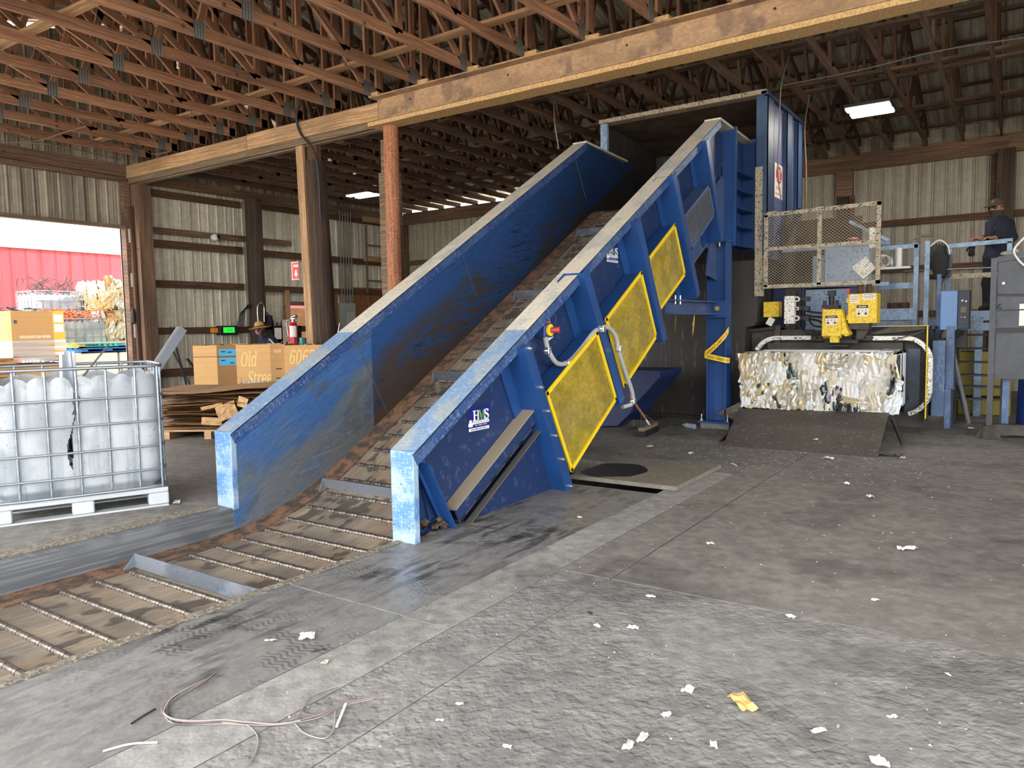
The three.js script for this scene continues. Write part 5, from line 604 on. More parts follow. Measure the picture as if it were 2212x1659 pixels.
{ // flattened cardboard on a pallet
  const grp = 'flattened cardboard sheets in the pile'; const rot = 0.564, cx = -8.95, cz = -6.45, place = (o, x, y, z) => { o.position.set(cx + x * Math.cos(rot) + z * Math.sin(rot), y, cz - x * Math.sin(rot) + z * Math.cos(rot)); o.rotation.y += rot; };
  const p = thing('wooden_pallet', 'pale wooden pallet under the flattened cardboard', 'pallet'); for (const z of [-0.5, -0.25, 0, 0.25, 0.5]) obj('deck_board', box(-0.6, 0.1, z - 0.06, 0.6, 0.12, z + 0.06), M.newWood, p); for (const x of [-0.55, 0, 0.55]) obj('stringer', box(x - 0.045, 0, -0.56, x + 0.045, 0.1, 0.56), M.newWood, p); place(p, -0.2, 0, 0.2);
  for (let i = 0; i < 30; i++) {
    const w = rr(1.5, 2.1), d = rr(1.0, 1.45), g = new THREE.PlaneGeometry(w, d, 24, 10); g.rotateX(-Math.PI / 2); const q = g.attributes.position, ph = rr(0, 6), b = rr(0.004, 0.014), tilt = rr(0, 0.03) * i / 10;
    for (let k = 0; k < q.count; k++) { const x = q.getX(k), z = q.getZ(k), e = sst(d * 0.25, d * 0.5, z) * rr(0.5, 1); q.setY(k, b * Math.sin(x * 4 + ph) - 0.05 * e * (i > 18 ? 0.2 + hash(i, 3, 3) : 0.3 * hash(i, 3, 3)) * Math.abs(Math.sin(x * 2.2 + ph)) + tilt * (x / w + 0.5)); q.setZ(k, z + (Math.abs(z) > d * 0.49 ? 0.05 * (fbm(x * 0.3 + 0.5, i * 0.1, 16, 3, 3, i) - 0.4) : 0)); }
    g.computeVertexNormals(); const m = solo('cardboard_sheet', g, M.cardFlat[i % 4], i === 29 ? 'pale brown cardboard sheet topmost on the flattened pile' : 'brown flattened cardboard sheet in the pile behind the tote', 'cardboard', [0, 0, 0], grp); m.rotation.y = rr(-0.06, 0.06); place(m, rr(-0.12, 0.1), 0.13 + i * 0.0165, rr(-0.08, 0.08));
  }
  for (const [x, y, z, w, h, rz, ry, lab] of [[0.35, 0.36, 0.72, 0.26, 0.2, 0.5, 0.2, 'large bent cardboard flap hanging off the front of the pile'], [0.55, 0.47, 0.7, 0.16, 0.13, -0.2, -0.3, 'small square cardboard flap near the top of the pile'], [0.15, 0.42, 0.72, 0.3, 0.05, 0.3, 0, 'narrow torn cardboard strip curling out of the pile'], [0.15, 0.23, 0.74, 0.26, 0.1, 0.05, 0.1, 'torn cardboard piece hanging low on the pile'], [0.62, 0.17, 0.75, 0.36, 0.1, 0.05, 0.0, 'lowest torn cardboard piece drooping over the pallet']]) { const g = crumple(w, h, 0.012, 5, 0.95), m = solo('cardboard_flap', g, M.cardFlat[2], lab, 'cardboard', [0, 0, 0]); m.rotation.set(-0.2, ry, rz); place(m, x - 0.3, y, z); m.rotation.z = rz; }
}
const cardLines = (draw) => std({ map: canvasTex(512, 512, (g, w, h) => { g.fillStyle = '#c49a66'; g.fillRect(0, 0, w, h); for (let i = 0; i < 90; i++) { g.fillStyle = `rgba(${i % 2 ? '150,110,66' : '215,175,125'},0.05)`; g.fillRect(0, hash(i, 1, 3) * h, w, 3 + 8 * hash(i, 2, 3)); } draw(g, w, h); }), roughness: 0.85, side: THREE.DoubleSide });
const penn = (g, x, y, s, two) => { g.fillStyle = '#5d97b4'; g.font = `bold ${34 * s}px sans-serif`; g.fillText(two ? 'WASHINGTON' : 'WASHINGTON PENN', x + 60 * s, y, (two ? 210 : 250) * s); if (two) { g.fillText('PENN', x + 60 * s, y + 40 * s, 90 * s); g.fillStyle = '#3b3b3b'; g.font = `${14 * s}px sans-serif`; g.fillText('an Audia Company', x + 60 * s, y + 66 * s); } g.strokeStyle = '#30424c'; g.lineWidth = 3 * s; g.beginPath(); g.ellipse(x + 22 * s, y + 12 * s, 20 * s, 26 * s, 0, 0.5, 5.8); g.stroke(); g.beginPath(); g.moveTo(x + 22 * s, y - 40 * s); g.lineTo(x + 22 * s, y + 64 * s); g.stroke(); };
const chalk = (g, txt, x, y, px) => { g.fillStyle = 'rgba(240,200,120,0.9)'; g.font = `italic ${px}px serif`; g.fillText(txt, x, y); };
const rowPlace = (o, s, y) => { o.position.set(-10.38 - 0.2825 + 0.825 * s, y, -6.95 - 0.4125 - 0.565 * s); o.rotation.y = -0.97; };   // the row of cartons
function octBin(label, z0, z1, faces, opts = {}) {   // eight-sided bulk carton: front face at x = X, z from z0 (near) to z1
  const X = opts.x ?? 0.5, dep = opts.dep ?? 1.0, y0 = opts.y0 ?? 0.13, y1 = opts.y1 ?? 1.18, c = opts.c ?? 0.26, t = thing('bulk_carton', label, 'carton', [X - dep / 2, y0, (z0 + z1) / 2], opts.group);
  const pts = [[X, z0 - 0.03], [X, z1 + c], [X - c * 0.5, z1], [X - dep + c, z1], [X - dep, z1 + c], [X - dep, z0 - c], [X - dep + c, z0], [X - 0.1, z0]];
  pts.forEach((a, i) => { const b = pts[(i + 1) % 8], g = new THREE.BufferGeometry(), q = [[a[0], y0, a[1]], [b[0], y0, b[1]], [b[0], y1, b[1]], [a[0], y1, a[1]]], P = [], U = []; for (const k of [0, 1, 2, 0, 2, 3]) { P.push(...q[k]); U.push(k === 0 || k === 3 ? 0 : 1, k < 2 ? 0 : 1); } g.setAttribute('position', new THREE.Float32BufferAttribute(P, 3)); g.setAttribute('uv', new THREE.Float32BufferAttribute(U, 2)); g.computeVertexNormals(); obj('side', g, faces[i] || M.card, t); });
  obj('bottom', prismY(pts, y0, y0 + 0.01), M.card, t);
  if (!opts.nopallet) obj('pallet', [box(X - dep, y0 - 0.03, z1, X, y0, z0), box(X - dep, y0 - 0.13, z1, X, y0 - 0.03, z1 + 0.1), box(X - dep, y0 - 0.13, z0 - 0.1, X, y0 - 0.03, z0)], M.newWood, t);
  if (opts.wrap) { const wp = pts.map(([x, z]) => [lerp((X - dep / 2), x, 1.012), lerp((z0 + z1) / 2, z, 1.012)]); const P = [], n = 10; wp.forEach((a, i) => { const b = wp[(i + 1) % 8]; for (let k = 0; k < n; k++) { const ya = y0 - 0.1 + k / n * opts.wrap, yb = y0 - 0.1 + (k + 1) / n * opts.wrap, o = (q, s) => [q[0] + 0.008 * Math.sin(k * 2.3 + s + i), 0, q[1] + 0.008 * Math.cos(k * 3.1 + s)]; const A = o(a, 0), Bq = o(b, 1), C2 = o(b, 1.7), D2 = o(a, 0.7); for (const [v, y] of [[A, ya], [Bq, ya], [C2, yb], [A, ya], [C2, yb], [D2, yb]]) P.push(v[0], y, v[2]); } }); const g = new THREE.BufferGeometry(); g.setAttribute('position', new THREE.Float32BufferAttribute(P, 3)); g.computeVertexNormals(); obj('stretch_wrap', g, M.wrap, t); }
  if (opts.row !== undefined) rowPlace(t, opts.row, 0.13); return t;
}
octBin('brown bulk carton with blue labels and shiny wrap round its base, left of three', 0.34, -0.34, [cardLines((g, w, h) => { g.strokeStyle = '#2f2a24'; g.lineWidth = 4; g.beginPath(); g.moveTo(0, h * 0.17); g.lineTo(w, h * 0.17); g.stroke(); penn(g, 60, h * 0.66, 1.2); g.strokeStyle = '#8d6b42'; g.beginPath(); g.arc(w * 0.6, h * 0.3, 20, 1, 3); g.stroke(); }), cardLines((g, w, h) => { g.fillStyle = 'rgba(60,35,15,0.35)'; g.fillRect(0, 0, w, h); g.fillStyle = '#4aa3cf'; g.fillRect(w * 0.1, h * 0.06, w * 0.85, h * 0.1); g.fillRect(w * 0.1, h * 0.19, w * 0.85, h * 0.11); g.fillStyle = '#1f2a33'; for (const [x, y] of [[0.2, 0.09], [0.5, 0.1], [0.18, 0.22], [0.6, 0.26]]) g.fillRect(w * x, h * y, w * 0.2, 8); g.fillRect(0, h * 0.17, w, 4); })], { c: 0.28, wrap: 0.5, row: 0 })
octBin('brown bulk carton scribbled in chalk, middle of the three behind the cardboard pile', 0.38, -0.38, [cardLines((g, w, h) => { penn(g, 30, h * 0.6, 1.5, true); chalk(g, 'Old', 50, h * 0.32, 150); chalk(g, 'Street', 150, h * 0.6, 150); }), cardLines((g, w, h) => { g.fillStyle = '#d8b78c'; g.fillRect(w * 0.25, h * 0.08, w * 0.5, h * 0.05); g.fillStyle = '#3a3028'; g.fillRect(w * 0.35, h * 0.36, w * 0.4, 8); g.fillRect(w * 0.35, h * 0.5, w * 0.42, 8); })], { c: 0.2, row: 0.71 });
octBin('brown bulk carton marked 6063 in chalk, right of the three beside the conveyor', 0.42, -0.42, [cardLines((g, w, h) => { chalk(g, '6063', 50, h * 0.28, 150); chalk(g, 'BAR', 120, h * 0.5, 150); penn(g, 20, h * 0.62, 1.5, true); })], { c: 0.2, y1: 1.16, row: 1.5 });
const binFill = (label, row, n, mats) => { const m = solo('carton_scrap', (() => { const a = [box(-0.38, 0.9, -0.26, 0.38, 0.98, 0.26)]; for (let i = 0; i < n; i++) { const x = rr(-0.32, 0.34), z = rr(-0.24, 0.24), y = rr(1.04, 1.13), d = V(rr(-1, 1), rr(-0.1, 0.5), rr(-1, 1)).normalize().multiplyScalar(rr(0.08, 0.2)); a.push(bar([x, y, z], [x + d.x, y + d.y * 0.8, z + d.z], rr(0.008, 0.04), rr(0.008, 0.03))); } return a; })(), mats, label, 'scrap metal', [0, 0, 0]); m.userData.kind = 'stuff'; rowPlace(m, row, 0); };
binFill('black metal offcuts heaped in the left bulk carton', 0, 26, M.charcoal); binFill('mixed metal offcuts heaped in the middle bulk carton', 0.71, 18, M.rustDark); binFill('grey metal offcuts heaped in the right bulk carton', 1.5, 18, M.galv);
for (const [s, h, r, lab] of [[1.02, 0.26, 0.9, 'bent silver strip sticking out of the middle carton'], [1.75, 0.4, -0.7, 'pale sheet strip sticking out of the right carton'], [1.85, 0.4, -0.25, 'silver hooked bar standing in the right carton']]) { const x = -10.5 + 0.825 * s, z = -7.13 - 0.565 * s; solo('metal_strip', bar([x, 1.05, z], [x - 0.825 * h * Math.sin(r), 1.1 + h * Math.cos(r), z + 0.565 * h * Math.sin(r)], 0.006, 0.06, V(0.3, 0.2, 1)), M.alu, lab, 'scrap metal'); }
{ const t = thing('fire_extinguisher', 'red fire extinguisher hung on the pale board of the round pole', 'extinguisher', [-10.36, 1.14, -8.5]); obj('tank', lathe([[0, 0], [0.07, 0], [0.078, 0.015], [0.078, 0.3], [0.06, 0.36], [0.03, 0.39], [0, 0.39]], [-10.36, 1.14, -8.5]), flat(0xb3121c, 0.3), t); obj('label', (() => { const g = new THREE.CylinderGeometry(0.0788, 0.0788, 0.19, 16, 1, true, 0.1, 1.6); g.translate(-10.36, 1.37, -8.5); return bake(g); })(), M.white, t); obj('strap', lathe([[0.079, 0], [0.081, 0], [0.081, 0.012], [0.079, 0.012]], [-10.36, 1.22, -8.5]), M.black, t); obj('valve', [cyl([-10.36, 1.53, -8.5], [-10.36, 1.59, -8.5], 0.02, 10), rbox(-10.4, 1.58, -8.52, -10.28, 1.6, -8.48, 0.004), bar([-10.4, 1.61, -8.5], [-10.28, 1.64, -8.5], 0.02, 0.012)], M.chrome, t); obj('hose', tube([[-10.38, 1.57, -8.48], [-10.47, 1.55, -8.47], [-10.47, 1.4, -8.47], [-10.45, 1.3, -8.47]], 0.013, 7), M.galv, t); obj('hanger', box(-10.37, 1.3, -8.58, -10.35, 1.5, -8.56), M.dullSteel, t); }
solo('grey_panel', rbox(-10.75, 0.0, -8.62, -10.45, 1.58, -8.58, 0.06), M.greyPost, 'grey rounded board leaning behind the fire extinguisher', 'board');
{ const g = new THREE.BoxGeometry(0.19, 0.31, 0.004); g.translate(-10.27, 2.4, -8.52); solo('fire_sign', boxUV(g), std({ map: (() => { const t = canvasTex(128, 208, (q, w, h) => { q.fillStyle = '#c42c35'; q.fillRect(0, 0, w, h); q.strokeStyle = '#f2dcd8'; q.lineWidth = 7; for (let i = -1; i < 14; i++) { q.beginPath(); q.moveTo(0, i * 18 + 14); q.lineTo(24, i * 18); q.stroke(); q.beginPath(); q.moveTo(i * 18, h); q.lineTo(i * 18 + 12, h - 14); q.stroke(); q.beginPath(); q.moveTo(i * 18, 14); q.lineTo(i * 18 + 12, 0); q.stroke(); } q.fillStyle = '#fff'; q.font = 'bold 40px sans-serif'; q.fillText('FIRE', 34, 62, 86); q.fillRect(66, 96, 24, 40); q.beginPath(); q.moveTo(48, 134); q.lineTo(108, 134); q.lineTo(78, 178); q.fill(); }); t.repeat.set(1 / 0.19, 1 / 0.31); t.offset.set(10.365 / 0.19, -2.245 / 0.31); t.wrapS = t.wrapT = THREE.RepeatWrapping; return t; })(), roughness: 0.4 }), 'red and white FIRE arrow sign on the pale board of the round pole', 'sign'); }
{ const t = thing('security_camera', 'white dome security camera on the left wall board', 'camera', [-15.33, 3.5, -10.42]); obj('body', ball([-15.27, 3.53, -10.42], 0.085, 16), M.white, t); obj('lens', ball([-15.21, 3.54, -10.46], 0.05, 14), flat(0x101010, 0.1), t); obj('mount', cyl([-15.36, 3.53, -10.42], [-15.28, 3.53, -10.42], 0.06, 16), M.white, t); }
{ const t = thing('scale_display', 'black scale display with a bright green screen on the left wall', 'display', [-15.3, 1.34, -10.68]); obj('case', rbox(-15.4, 1.3, -10.92, -15.25, 1.52, -10.42, 0.02), M.black, t); const g = new THREE.PlaneGeometry(0.3, 0.13); g.rotateY(Math.PI / 2); g.translate(-15.248, 1.42, -10.66); obj('screen', g, std({ map: canvasTex(128, 48, (q, w, h) => { q.fillStyle = '#35d24a'; q.fillRect(0, 0, w, h); q.fillStyle = '#0d5a1c'; for (const x of [50, 62, 84, 96]) q.fillRect(x, 14, 6, 20); }), emissive: 0x22aa33, emissiveIntensity: 0.6 }), t); }
solo('orange_switch', rbox(-15.4, 1.36, -10.4, -15.28, 1.47, -10.27, 0.01), flat(0xd98a1c, 0.5), 'small orange switch box left of the green scale display', 'switch');
solo('wire_loops', [[0.25, 0], [0.2, 0.05], [0.3, -0.05], [0.16, 0.1]].map(([r, d], i) => tube([[-15.2, 1.5, -10.95 + d], [-15.18, 1.7 + r, -11.1 + d], [-15.1, 1.85 + r * 0.5, -11.35], [-15.0, 1.5 + r, -11.6 - d], [-15.0, 1.2, -11.65]], 0.012, 6)), M.black, 'black cable loops hanging on the blackened post', 'cable');
solo('metal_hook', tube([[-14.95, 1.45, -11.25], [-14.95, 2.0, -11.27], [-14.93, 2.05, -11.35], [-14.95, 2.0, -11.42], [-14.95, 1.6, -11.42]], 0.014, 8), M.chrome, 'bright bent rod hook hanging on the blackened post', 'hook');
{ const t = thing('electrical_panel', 'grey electrical breaker panel on orange chipboard', 'panel', [-15.38, 1.3, -14.5]); obj('box', rbox(-15.45, 1.2, -14.75, -15.3, 2.1, -14.22, 0.01), flat(0x8f948f, 0.5), t); obj('door', rbox(-15.31, 1.25, -14.7, -15.285, 1.85, -14.42, 0.006), flat(0xa0a59f, 0.5), t); obj('latch', box(-15.284, 1.55, -14.68, -15.27, 1.62, -14.63), M.black, t); }
solo('chipboard', [box(-15.44, 1.0, -14.2, -15.42, 2.5, -13.9), box(-15.44, 1.0, -15.35, -15.42, 2.55, -14.76), box(-15.44, 1.75, -16.8, -15.42, 2.55, -15.4)], M.osb, 'orange brown chipboard sheets behind the breaker panel', 'board');
for (let i = 0; i < 5; i++) solo('conduit_pipe', cyl([-15.36, 2.1, -14.3 - i * 0.1], [-15.36, 4.6, -14.32 - i * 0.1], 0.018, 8), M.dullSteel, 'thin grey conduit pipe rising from the breaker panel', 'pipe', undefined, 'conduits above the breaker panel');
{ const t = thing('wall_rack', 'thin grey wall rack rails right of the conduits', 'rack', [-15.38, 2.0, -15.8]); for (const z of [-15.3, -16.3]) obj('upright', bar([-15.38, 2.4, z], [-15.38, 4.3, z], 0.03, 0.04, V(1, 0, 0)), M.dullSteel, t); for (const y of [3.75, 2.75]) obj('crossbar', bar([-15.37, y, -15.3], [-15.37, y, -16.3], 0.03, 0.05), M.dullSteel, t); for (const y of [4.4, 3.3]) obj('wood_cleat', box(-15.4, y, -16.6, -15.37, y + 0.15, -15.2), M.newWood, t); }
for (const [y, lab] of [[3.4, 'highest paper notice on the door post'], [2.49, 'middle paper notice on the door post'], [1.43, 'lowest paper notice on the door post']]) solo('paper_notice', box(-15.345, y - 0.14, -8.585, -15.34, y + 0.14, -8.455), M.white, lab, 'notice');
{ const t = thing('work_shelf', 'dark shelf rack with papers and junk by the bright window', 'shelf', [-15.0, 0, -11.95]); obj('frame', [box(-15.2, 1.42, -12.4, -14.8, 1.5, -11.5), box(-15.2, 1.05, -12.4, -14.8, 1.1, -11.5), box(-15.2, 0, -11.55, -14.8, 1.75, -11.5), box(-15.2, 0, -12.4, -14.8, 1.5, -12.35), box(-15.2, 0.5, -12.4, -15.18, 1.5, -11.5)], M.black, t); obj('paper', box(-14.79, 1.18, -11.78, -14.785, 1.45, -11.58), M.white, t); obj('paper', box(-14.79, 1.12, -12.2, -14.785, 1.36, -12.08), M.white, t); obj('clutter', [rbox(-15.1, 1.5, -12.35, -14.9, 1.62, -12.0, 0.02), bar([-14.9, 1.5, -12.0], [-14.9, 1.75, -12.35], 0.06, 0.08), rbox(-15.0, 1.5, -11.9, -14.9, 1.58, -11.8, 0.02), bar([-14.7, 1.1, -11.7], [-14.6, 1.06, -12.6], 0.03, 0.06)], M.galv, t); }
for (const [q, c, lab] of [[1.12, 0xb9384a, 'small red block on the edge of the cartons'], [1.25, 0x3f9a83, 'small green block beside the red one on the cartons']]) solo('plastic_block', rbox(-10.75 + 0.825 * q, 0.98, -7.45 - 0.565 * q, -10.68 + 0.825 * q, 1.27, -7.38 - 0.565 * q, 0.01), flat(c, 0.5), lab, 'block');
solo('pipe_offcuts', [bar([-14.8, 0.0, -9.3], [-15.3, 1.5, -9.25], 0.03, 0.03), bar([-14.9, 0.0, -9.5], [-15.35, 1.2, -9.2], 0.03, 0.03), bar([-14.6, 0, -9.8], [-15.3, 0.8, -9.6], 0.05, 0.03)], M.charcoal, 'dark pipes leaning against the left wall behind the tote', 'pipe');
{ // window in the left wall
  const w = struct('window_1'); obj('window_frame', [box(-15.56, 1.12, -12.55, -15.42, 1.18, -13.35), box(-15.56, 2.02, -12.47, -15.42, 2.12, -13.38), box(-15.56, 1.12, -12.56, -15.42, 2.1, -12.47), box(-15.56, 1.12, -13.38, -15.42, 2.1, -13.3)], M.header, w); obj('pane', box(-15.5, 1.18, -13.3, -15.496, 2.02, -12.56), new THREE.MeshPhysicalMaterial({ color: 0xffffff, roughness: 0.02, transmission: 1, thickness: 0 }), w);
}
// ---- the yard outside the big door ----
{ const w = struct('wall_outside_red'), W = 0.9144; for (let i = 0; i < 34; i++) { const g = ribbed(W, 2, () => 0, () => 4.25); shiftUV(g, i * W, 0); g.rotateY(Math.PI / 2); g.translate(-27, 0, 6 - i * W); obj('wall_panel', g, M.redSiding, w); } obj('wall_core', box(-33, -0.05, -25.2, -27.06, 4.25, 6), M.redSiding, w); obj('roof_edge', prismX([[6, 4.2], [-25.2, 4.2], [-25.2, 4.35], [6, 4.35]], -33.2, -26.9), M.white, w); }
const gold = (fill) => cardLines((g, w, h) => { fill && fill(g, w, h); });
octBin('upper orange brown bulk carton with shiny wrapped base in the yard', -7.0, -8.15, [gold((g, w, h) => { g.fillStyle = '#55565f'; g.fillRect(w * 0.06, h * 0.2, 40, 40); g.fillStyle = '#f3e6cf'; g.font = 'bold 44px sans-serif'; g.fillText('WASHINGTON PENN', 90, h * 0.6, 380); }), std({ map: canvasTex(128, 256, (g, w, h) => { g.fillStyle = '#d9b24a'; g.fillRect(0, 0, w, h); g.fillStyle = '#f4efe2'; g.fillRect(12, 20, w - 24, 44); g.fillRect(12, 76, w - 24, 44); }), roughness: 0.85, side: THREE.DoubleSide }), gold()], { x: -17.5, y0: 0.92, y1: 1.9, c: 0.3, wrap: 0.45, dep: 1.1 });
octBin('lower orange brown bulk carton with a pink label in the yard', -6.95, -8.15, [gold((g, w, h) => { g.fillStyle = '#d5439a'; g.fillRect(w * 0.66, h * 0.62, w * 0.18, h * 0.2); })], { x: -17.45, y0: 0.1, y1: 0.76, c: 0.3, dep: 1.15 });
{ const q = (lab, x, y, z, r) => { const t = makeTote(lab, false); t.position.set(x, y, z); t.rotation.y = r; return t; };
  q('caged white tote full of tangled wire stacked high in the yard before the red wall', -20.6, 1.33, -9.2, 1.6); q('caged white tote underneath the one full of tangled wire', -20.6, 0.16, -9.2, 1.6); q('caged white tote piled with orange copper wire by the yard pallets', -19.5, 0.62, -9.25, 1.55); }
for (const [lab, y, z0, z1] of [['white wrapped block under the yard pallets', 0, -8.5, -9.5], ['white wrapped block under the yard bales', 0, -9.55, -10.9]]) solo('wrapped_block', rbox(-19.0, y - 0.03, z1, -18.0, 0.94, z0, 0.04), flat(0xe9e6dc, 0.5), lab, 'block');
const yardPallet = (lab, y, z0, z1, cols) => { const t = thing('yard_pallet', lab, 'pallet', [-18.6, y, (z0 + z1) / 2]); for (let i = 0; i < 5; i++) obj('deck_board', box(-19.1 + i * 0.25, y + 0.09, z1, -18.95 + i * 0.25, y + 0.115, z0), flat(cols[i % cols.length], 0.7), t); obj('side_board', [box(-18.02, y, z1, -18.0, y + 0.03, z0), box(-18.02, y + 0.085, z1, -18.0, y + 0.115, z0), box(-19.1, y, z1, -18.0, y + 0.02, z0)], flat(cols[0], 0.7), t); for (let i = 0; i < 3; i++) { const z = lerp(z0 - 0.08, z1 + 0.08, i / 2); obj('block', box(-19.1, y + 0.02, z - 0.07, -18.0, y + 0.09, z + 0.07), flat(cols[(i + 1) % cols.length], 0.7), t); } };
yardPallet('blue pallet, lower of the two between the yard cartons and bales', 0.94, -8.65, -9.95, [0x2f6fb8, 0x3b86c9]); yardPallet('teal and yellow pallet, upper of the two under the yard bales', 1.06, -8.6, -10.6, [0x5fb5b0, 0xd9b24a]); yardPallet('short blue pallet at the right end below the yard bales', 0.94, -9.98, -10.9, [0x4f9fb8, 0xc9a24a]);
solo('pallet_stack', [0, 0.21, 0.42].map((y) => box(-20.1, y, -9.9, -18.95 - 0.06, y + 0.19, -8.65)), M.newWood, 'plain wooden pallets stacked under the copper wire tote', 'pallet');
scrapBale('upper whitish paper bale in the yard beside the door jamb', -20.5, 1.99, -10.9, -19.0, 2.74, -9.8, 30, 'yard paper bales', 1); scrapBale('lower whitish paper bale in the yard on the teal pallet', -20.5, 1.19, -10.9, -19.0, 1.98, -9.8, 30, 'yard paper bales', 1);
{ for (const b of scene.children.filter((o) => o.name.startsWith('scrap_bale') && o.userData.group)) { const y = b.position.y; for (let i = 0; i < 34; i++) { const g = crumple(rr(0.12, 0.25), rr(0.2, 0.5), 0.04); g.rotateZ(rr(-0.3, 0.3)); g.rotateX(rr(-0.2, 0.2)); g.rotateY(Math.PI / 2); g.translate(-18.98 + rr(-0.02, 0.05), y + rr(0.12, 0.64), rr(-10.85, -9.85)); obj('scrap_sheet', boxUV(g), [M.scrap[1], M.scrap[3], M.scrap[4], M.cardFlat[2], M.scrap[0]][i % 5], b); } } }
const tangle = (label, cx, cy, cz, n, sx, sy, sz, r, mat) => { const m = solo('wire_tangle', (() => { const a = []; for (let i = 0; i < n; i++) { const p = []; let x = cx + rr(-sx, sx), y = cy + rr(0, sy * 0.4), z = cz + rr(-sz, sz); for (let k = 0; k < 5; k++) { p.push([x, y, z]); x += rr(-0.2, 0.2); y += rr(-0.06, 0.12) * (sy * 4); z += rr(-0.25, 0.25); y = clamp(y, cy, cy + sy); } a.push(tube(p, r, 5, 12)); } return a; })(), mat, label, 'wire', [cx, cy, cz]); m.userData.kind = 'stuff'; };
tangle('tangled dark wire and strips sticking out of the high yard tote', -20.5, 2.4, -9.15, 34, 0.4, 0.4, 0.55, 0.008, M.charcoal); tangle('bright orange copper wire heaped on the yard tote', -19.4, 1.72, -9.0, 60, 0.4, 0.28, 0.5, 0.01, flat(0xc8683a, 0.35, 0.3)); tangle('yellowish wire bundle hanging beside the yard bales', -18.9, 1.95, -9.65, 26, 0.05, 0.5, 0.12, 0.01, flat(0xd2a874, 0.6)); tangle('grey tubing and cable heaped behind the yard carton', -18.3, 1.8, -7.6, 18, 0.3, 0.2, 0.4, 0.014, M.charcoal);
{ const t = thing('yard_cardboard', 'stack of brown printed carton flats at the far left of the yard', 'cardboard', [-17.6, 0, -6.5]); for (let i = 0; i < 14; i++) obj('flat_carton', box(-18.2 + rr(-0.05, 0.05), 0.02 + i * 0.065, -6.9 + rr(-0.04, 0.04), -17.1 + rr(-0.05, 0.05), 0.075 + i * 0.065, -5.2), M.cardFlat[i % 4], t); }
for (const [y, lab] of [[0, 'lower pale bale outside the small wall window'], [1.05, 'upper pale bale outside the small wall window']]) scrapBale(lab, -18.2, y, -15.6, -17.2, y + 1.0, -13.0, 12, 'bales outside the small window', 1);
solo('spray_can', lathe([[0, 0], [0.045, 0], [0.045, 0.2], [0.03, 0.24], [0.02, 0.3], [0, 0.3]], [-15.33, 1.6, -8.45]), M.charcoal, 'dark can on the door post above the lowest notice', 'can');
// ---------- people ----------
function figure(bones, lo, hi, res, k = 0.035) {   // bones: [ax,ay,az, bx,by,bz, ra, rb]
  const mc = new MarchingCubes(res, new THREE.MeshBasicMaterial(), false, false, 90000), F = mc.field, n = res, c = [0, 1, 2].map((i) => (lo[i] + hi[i]) / 2), s = [0, 1, 2].map((i) => (hi[i] - lo[i]) / 2), half = n / 2;
  const bs = bones.map(([ax, ay, az, bx, by, bz, ra, rb]) => { const d = [bx - ax, by - ay, bz - az]; return [ax, ay, az, ...d, 1 / Math.max(1e-9, d[0] ** 2 + d[1] ** 2 + d[2] ** 2), ra, rb - ra]; });
  for (let z = 0; z < n; z++) for (let y = 0; y < n; y++) for (let x = 0; x < n; x++) { const px = c[0] + s[0] * (x - half) / half, py = c[1] + s[1] * (y - half) / half, pz = c[2] + s[2] * (z - half) / half; let d = 9; for (const b of bs) { const vx = px - b[0], vy = py - b[1], vz = pz - b[2]; let t = (vx * b[3] + vy * b[4] + vz * b[5]) * b[6]; t = t < 0 ? 0 : t > 1 ? 1 : t; const e = Math.hypot(vx - t * b[3], vy - t * b[4], vz - t * b[5]) - b[7] - t * b[8]; const h = Math.max(k - Math.abs(d - e), 0) / k; d = Math.min(d, e) - h * h * k * 0.25; } F[x + y * n + z * n * n] = -d; }
  mc.isolation = 0; mc.update(); const P = mc.positionArray.slice(0, mc.count * 3); for (let i = 0; i < mc.count; i++) for (let q = 0; q < 3; q++) P[i * 3 + q] = c[q] + s[q] * P[i * 3 + q];
  const g = new THREE.BufferGeometry(); g.setAttribute('position', new THREE.Float32BufferAttribute(P, 3)); return g;
}
function finish(g, colour) { g.computeVertexNormals(); let h = toCreasedNormals(g, 1.1), p = h.attributes.position, C = new Float32Array(p.count * 3), q = new THREE.Color(); for (let i = 0; i < p.count; i++) { q.set(colour(p.getX(i), p.getY(i), p.getZ(i))); C.set([q.r, q.g, q.b], i * 3); } h.setAttribute('color', new THREE.BufferAttribute(C, 3)); return h; }
function handBones(w, dir, palmN, side, L = 0.17) {   // wrist point, finger direction, palm normal
  const d = V(...dir).normalize(), n = V(...palmN).normalize(), s = new THREE.Vector3().crossVectors(d, n).normalize().multiplyScalar(side), at = (a, b, c) => [w[0] + d.x * a + s.x * b + n.x * c, w[1] + d.y * a + s.y * b + n.y * c, w[2] + d.z * a + s.z * b + n.z * c], out = [];
  for (const b of [-0.027, -0.009, 0.009, 0.027]) out.push([...at(0.0, b * 0.7, 0), ...at(0.085, b, 0), 0.014, 0.0125]);
  [[-0.028, 0.06], [-0.0095, 0.078], [0.0095, 0.085], [0.028, 0.076]].forEach(([b, l]) => { const m = at(0.085 + l * 0.5, b * 1.15, 0.008), e = at(0.085 + l * 0.82, b * 1.2, 0.04); out.push([...at(0.085, b, 0), ...m, 0.0105, 0.0095], [...m, ...e, 0.0095, 0.008]); });
  out.push([...at(0.02, 0.03, 0), ...at(0.055, 0.062, 0.015), 0.014, 0.011], [...at(0.055, 0.062, 0.015), ...at(0.09, 0.066, 0.03), 0.011, 0.009]); return out;
}
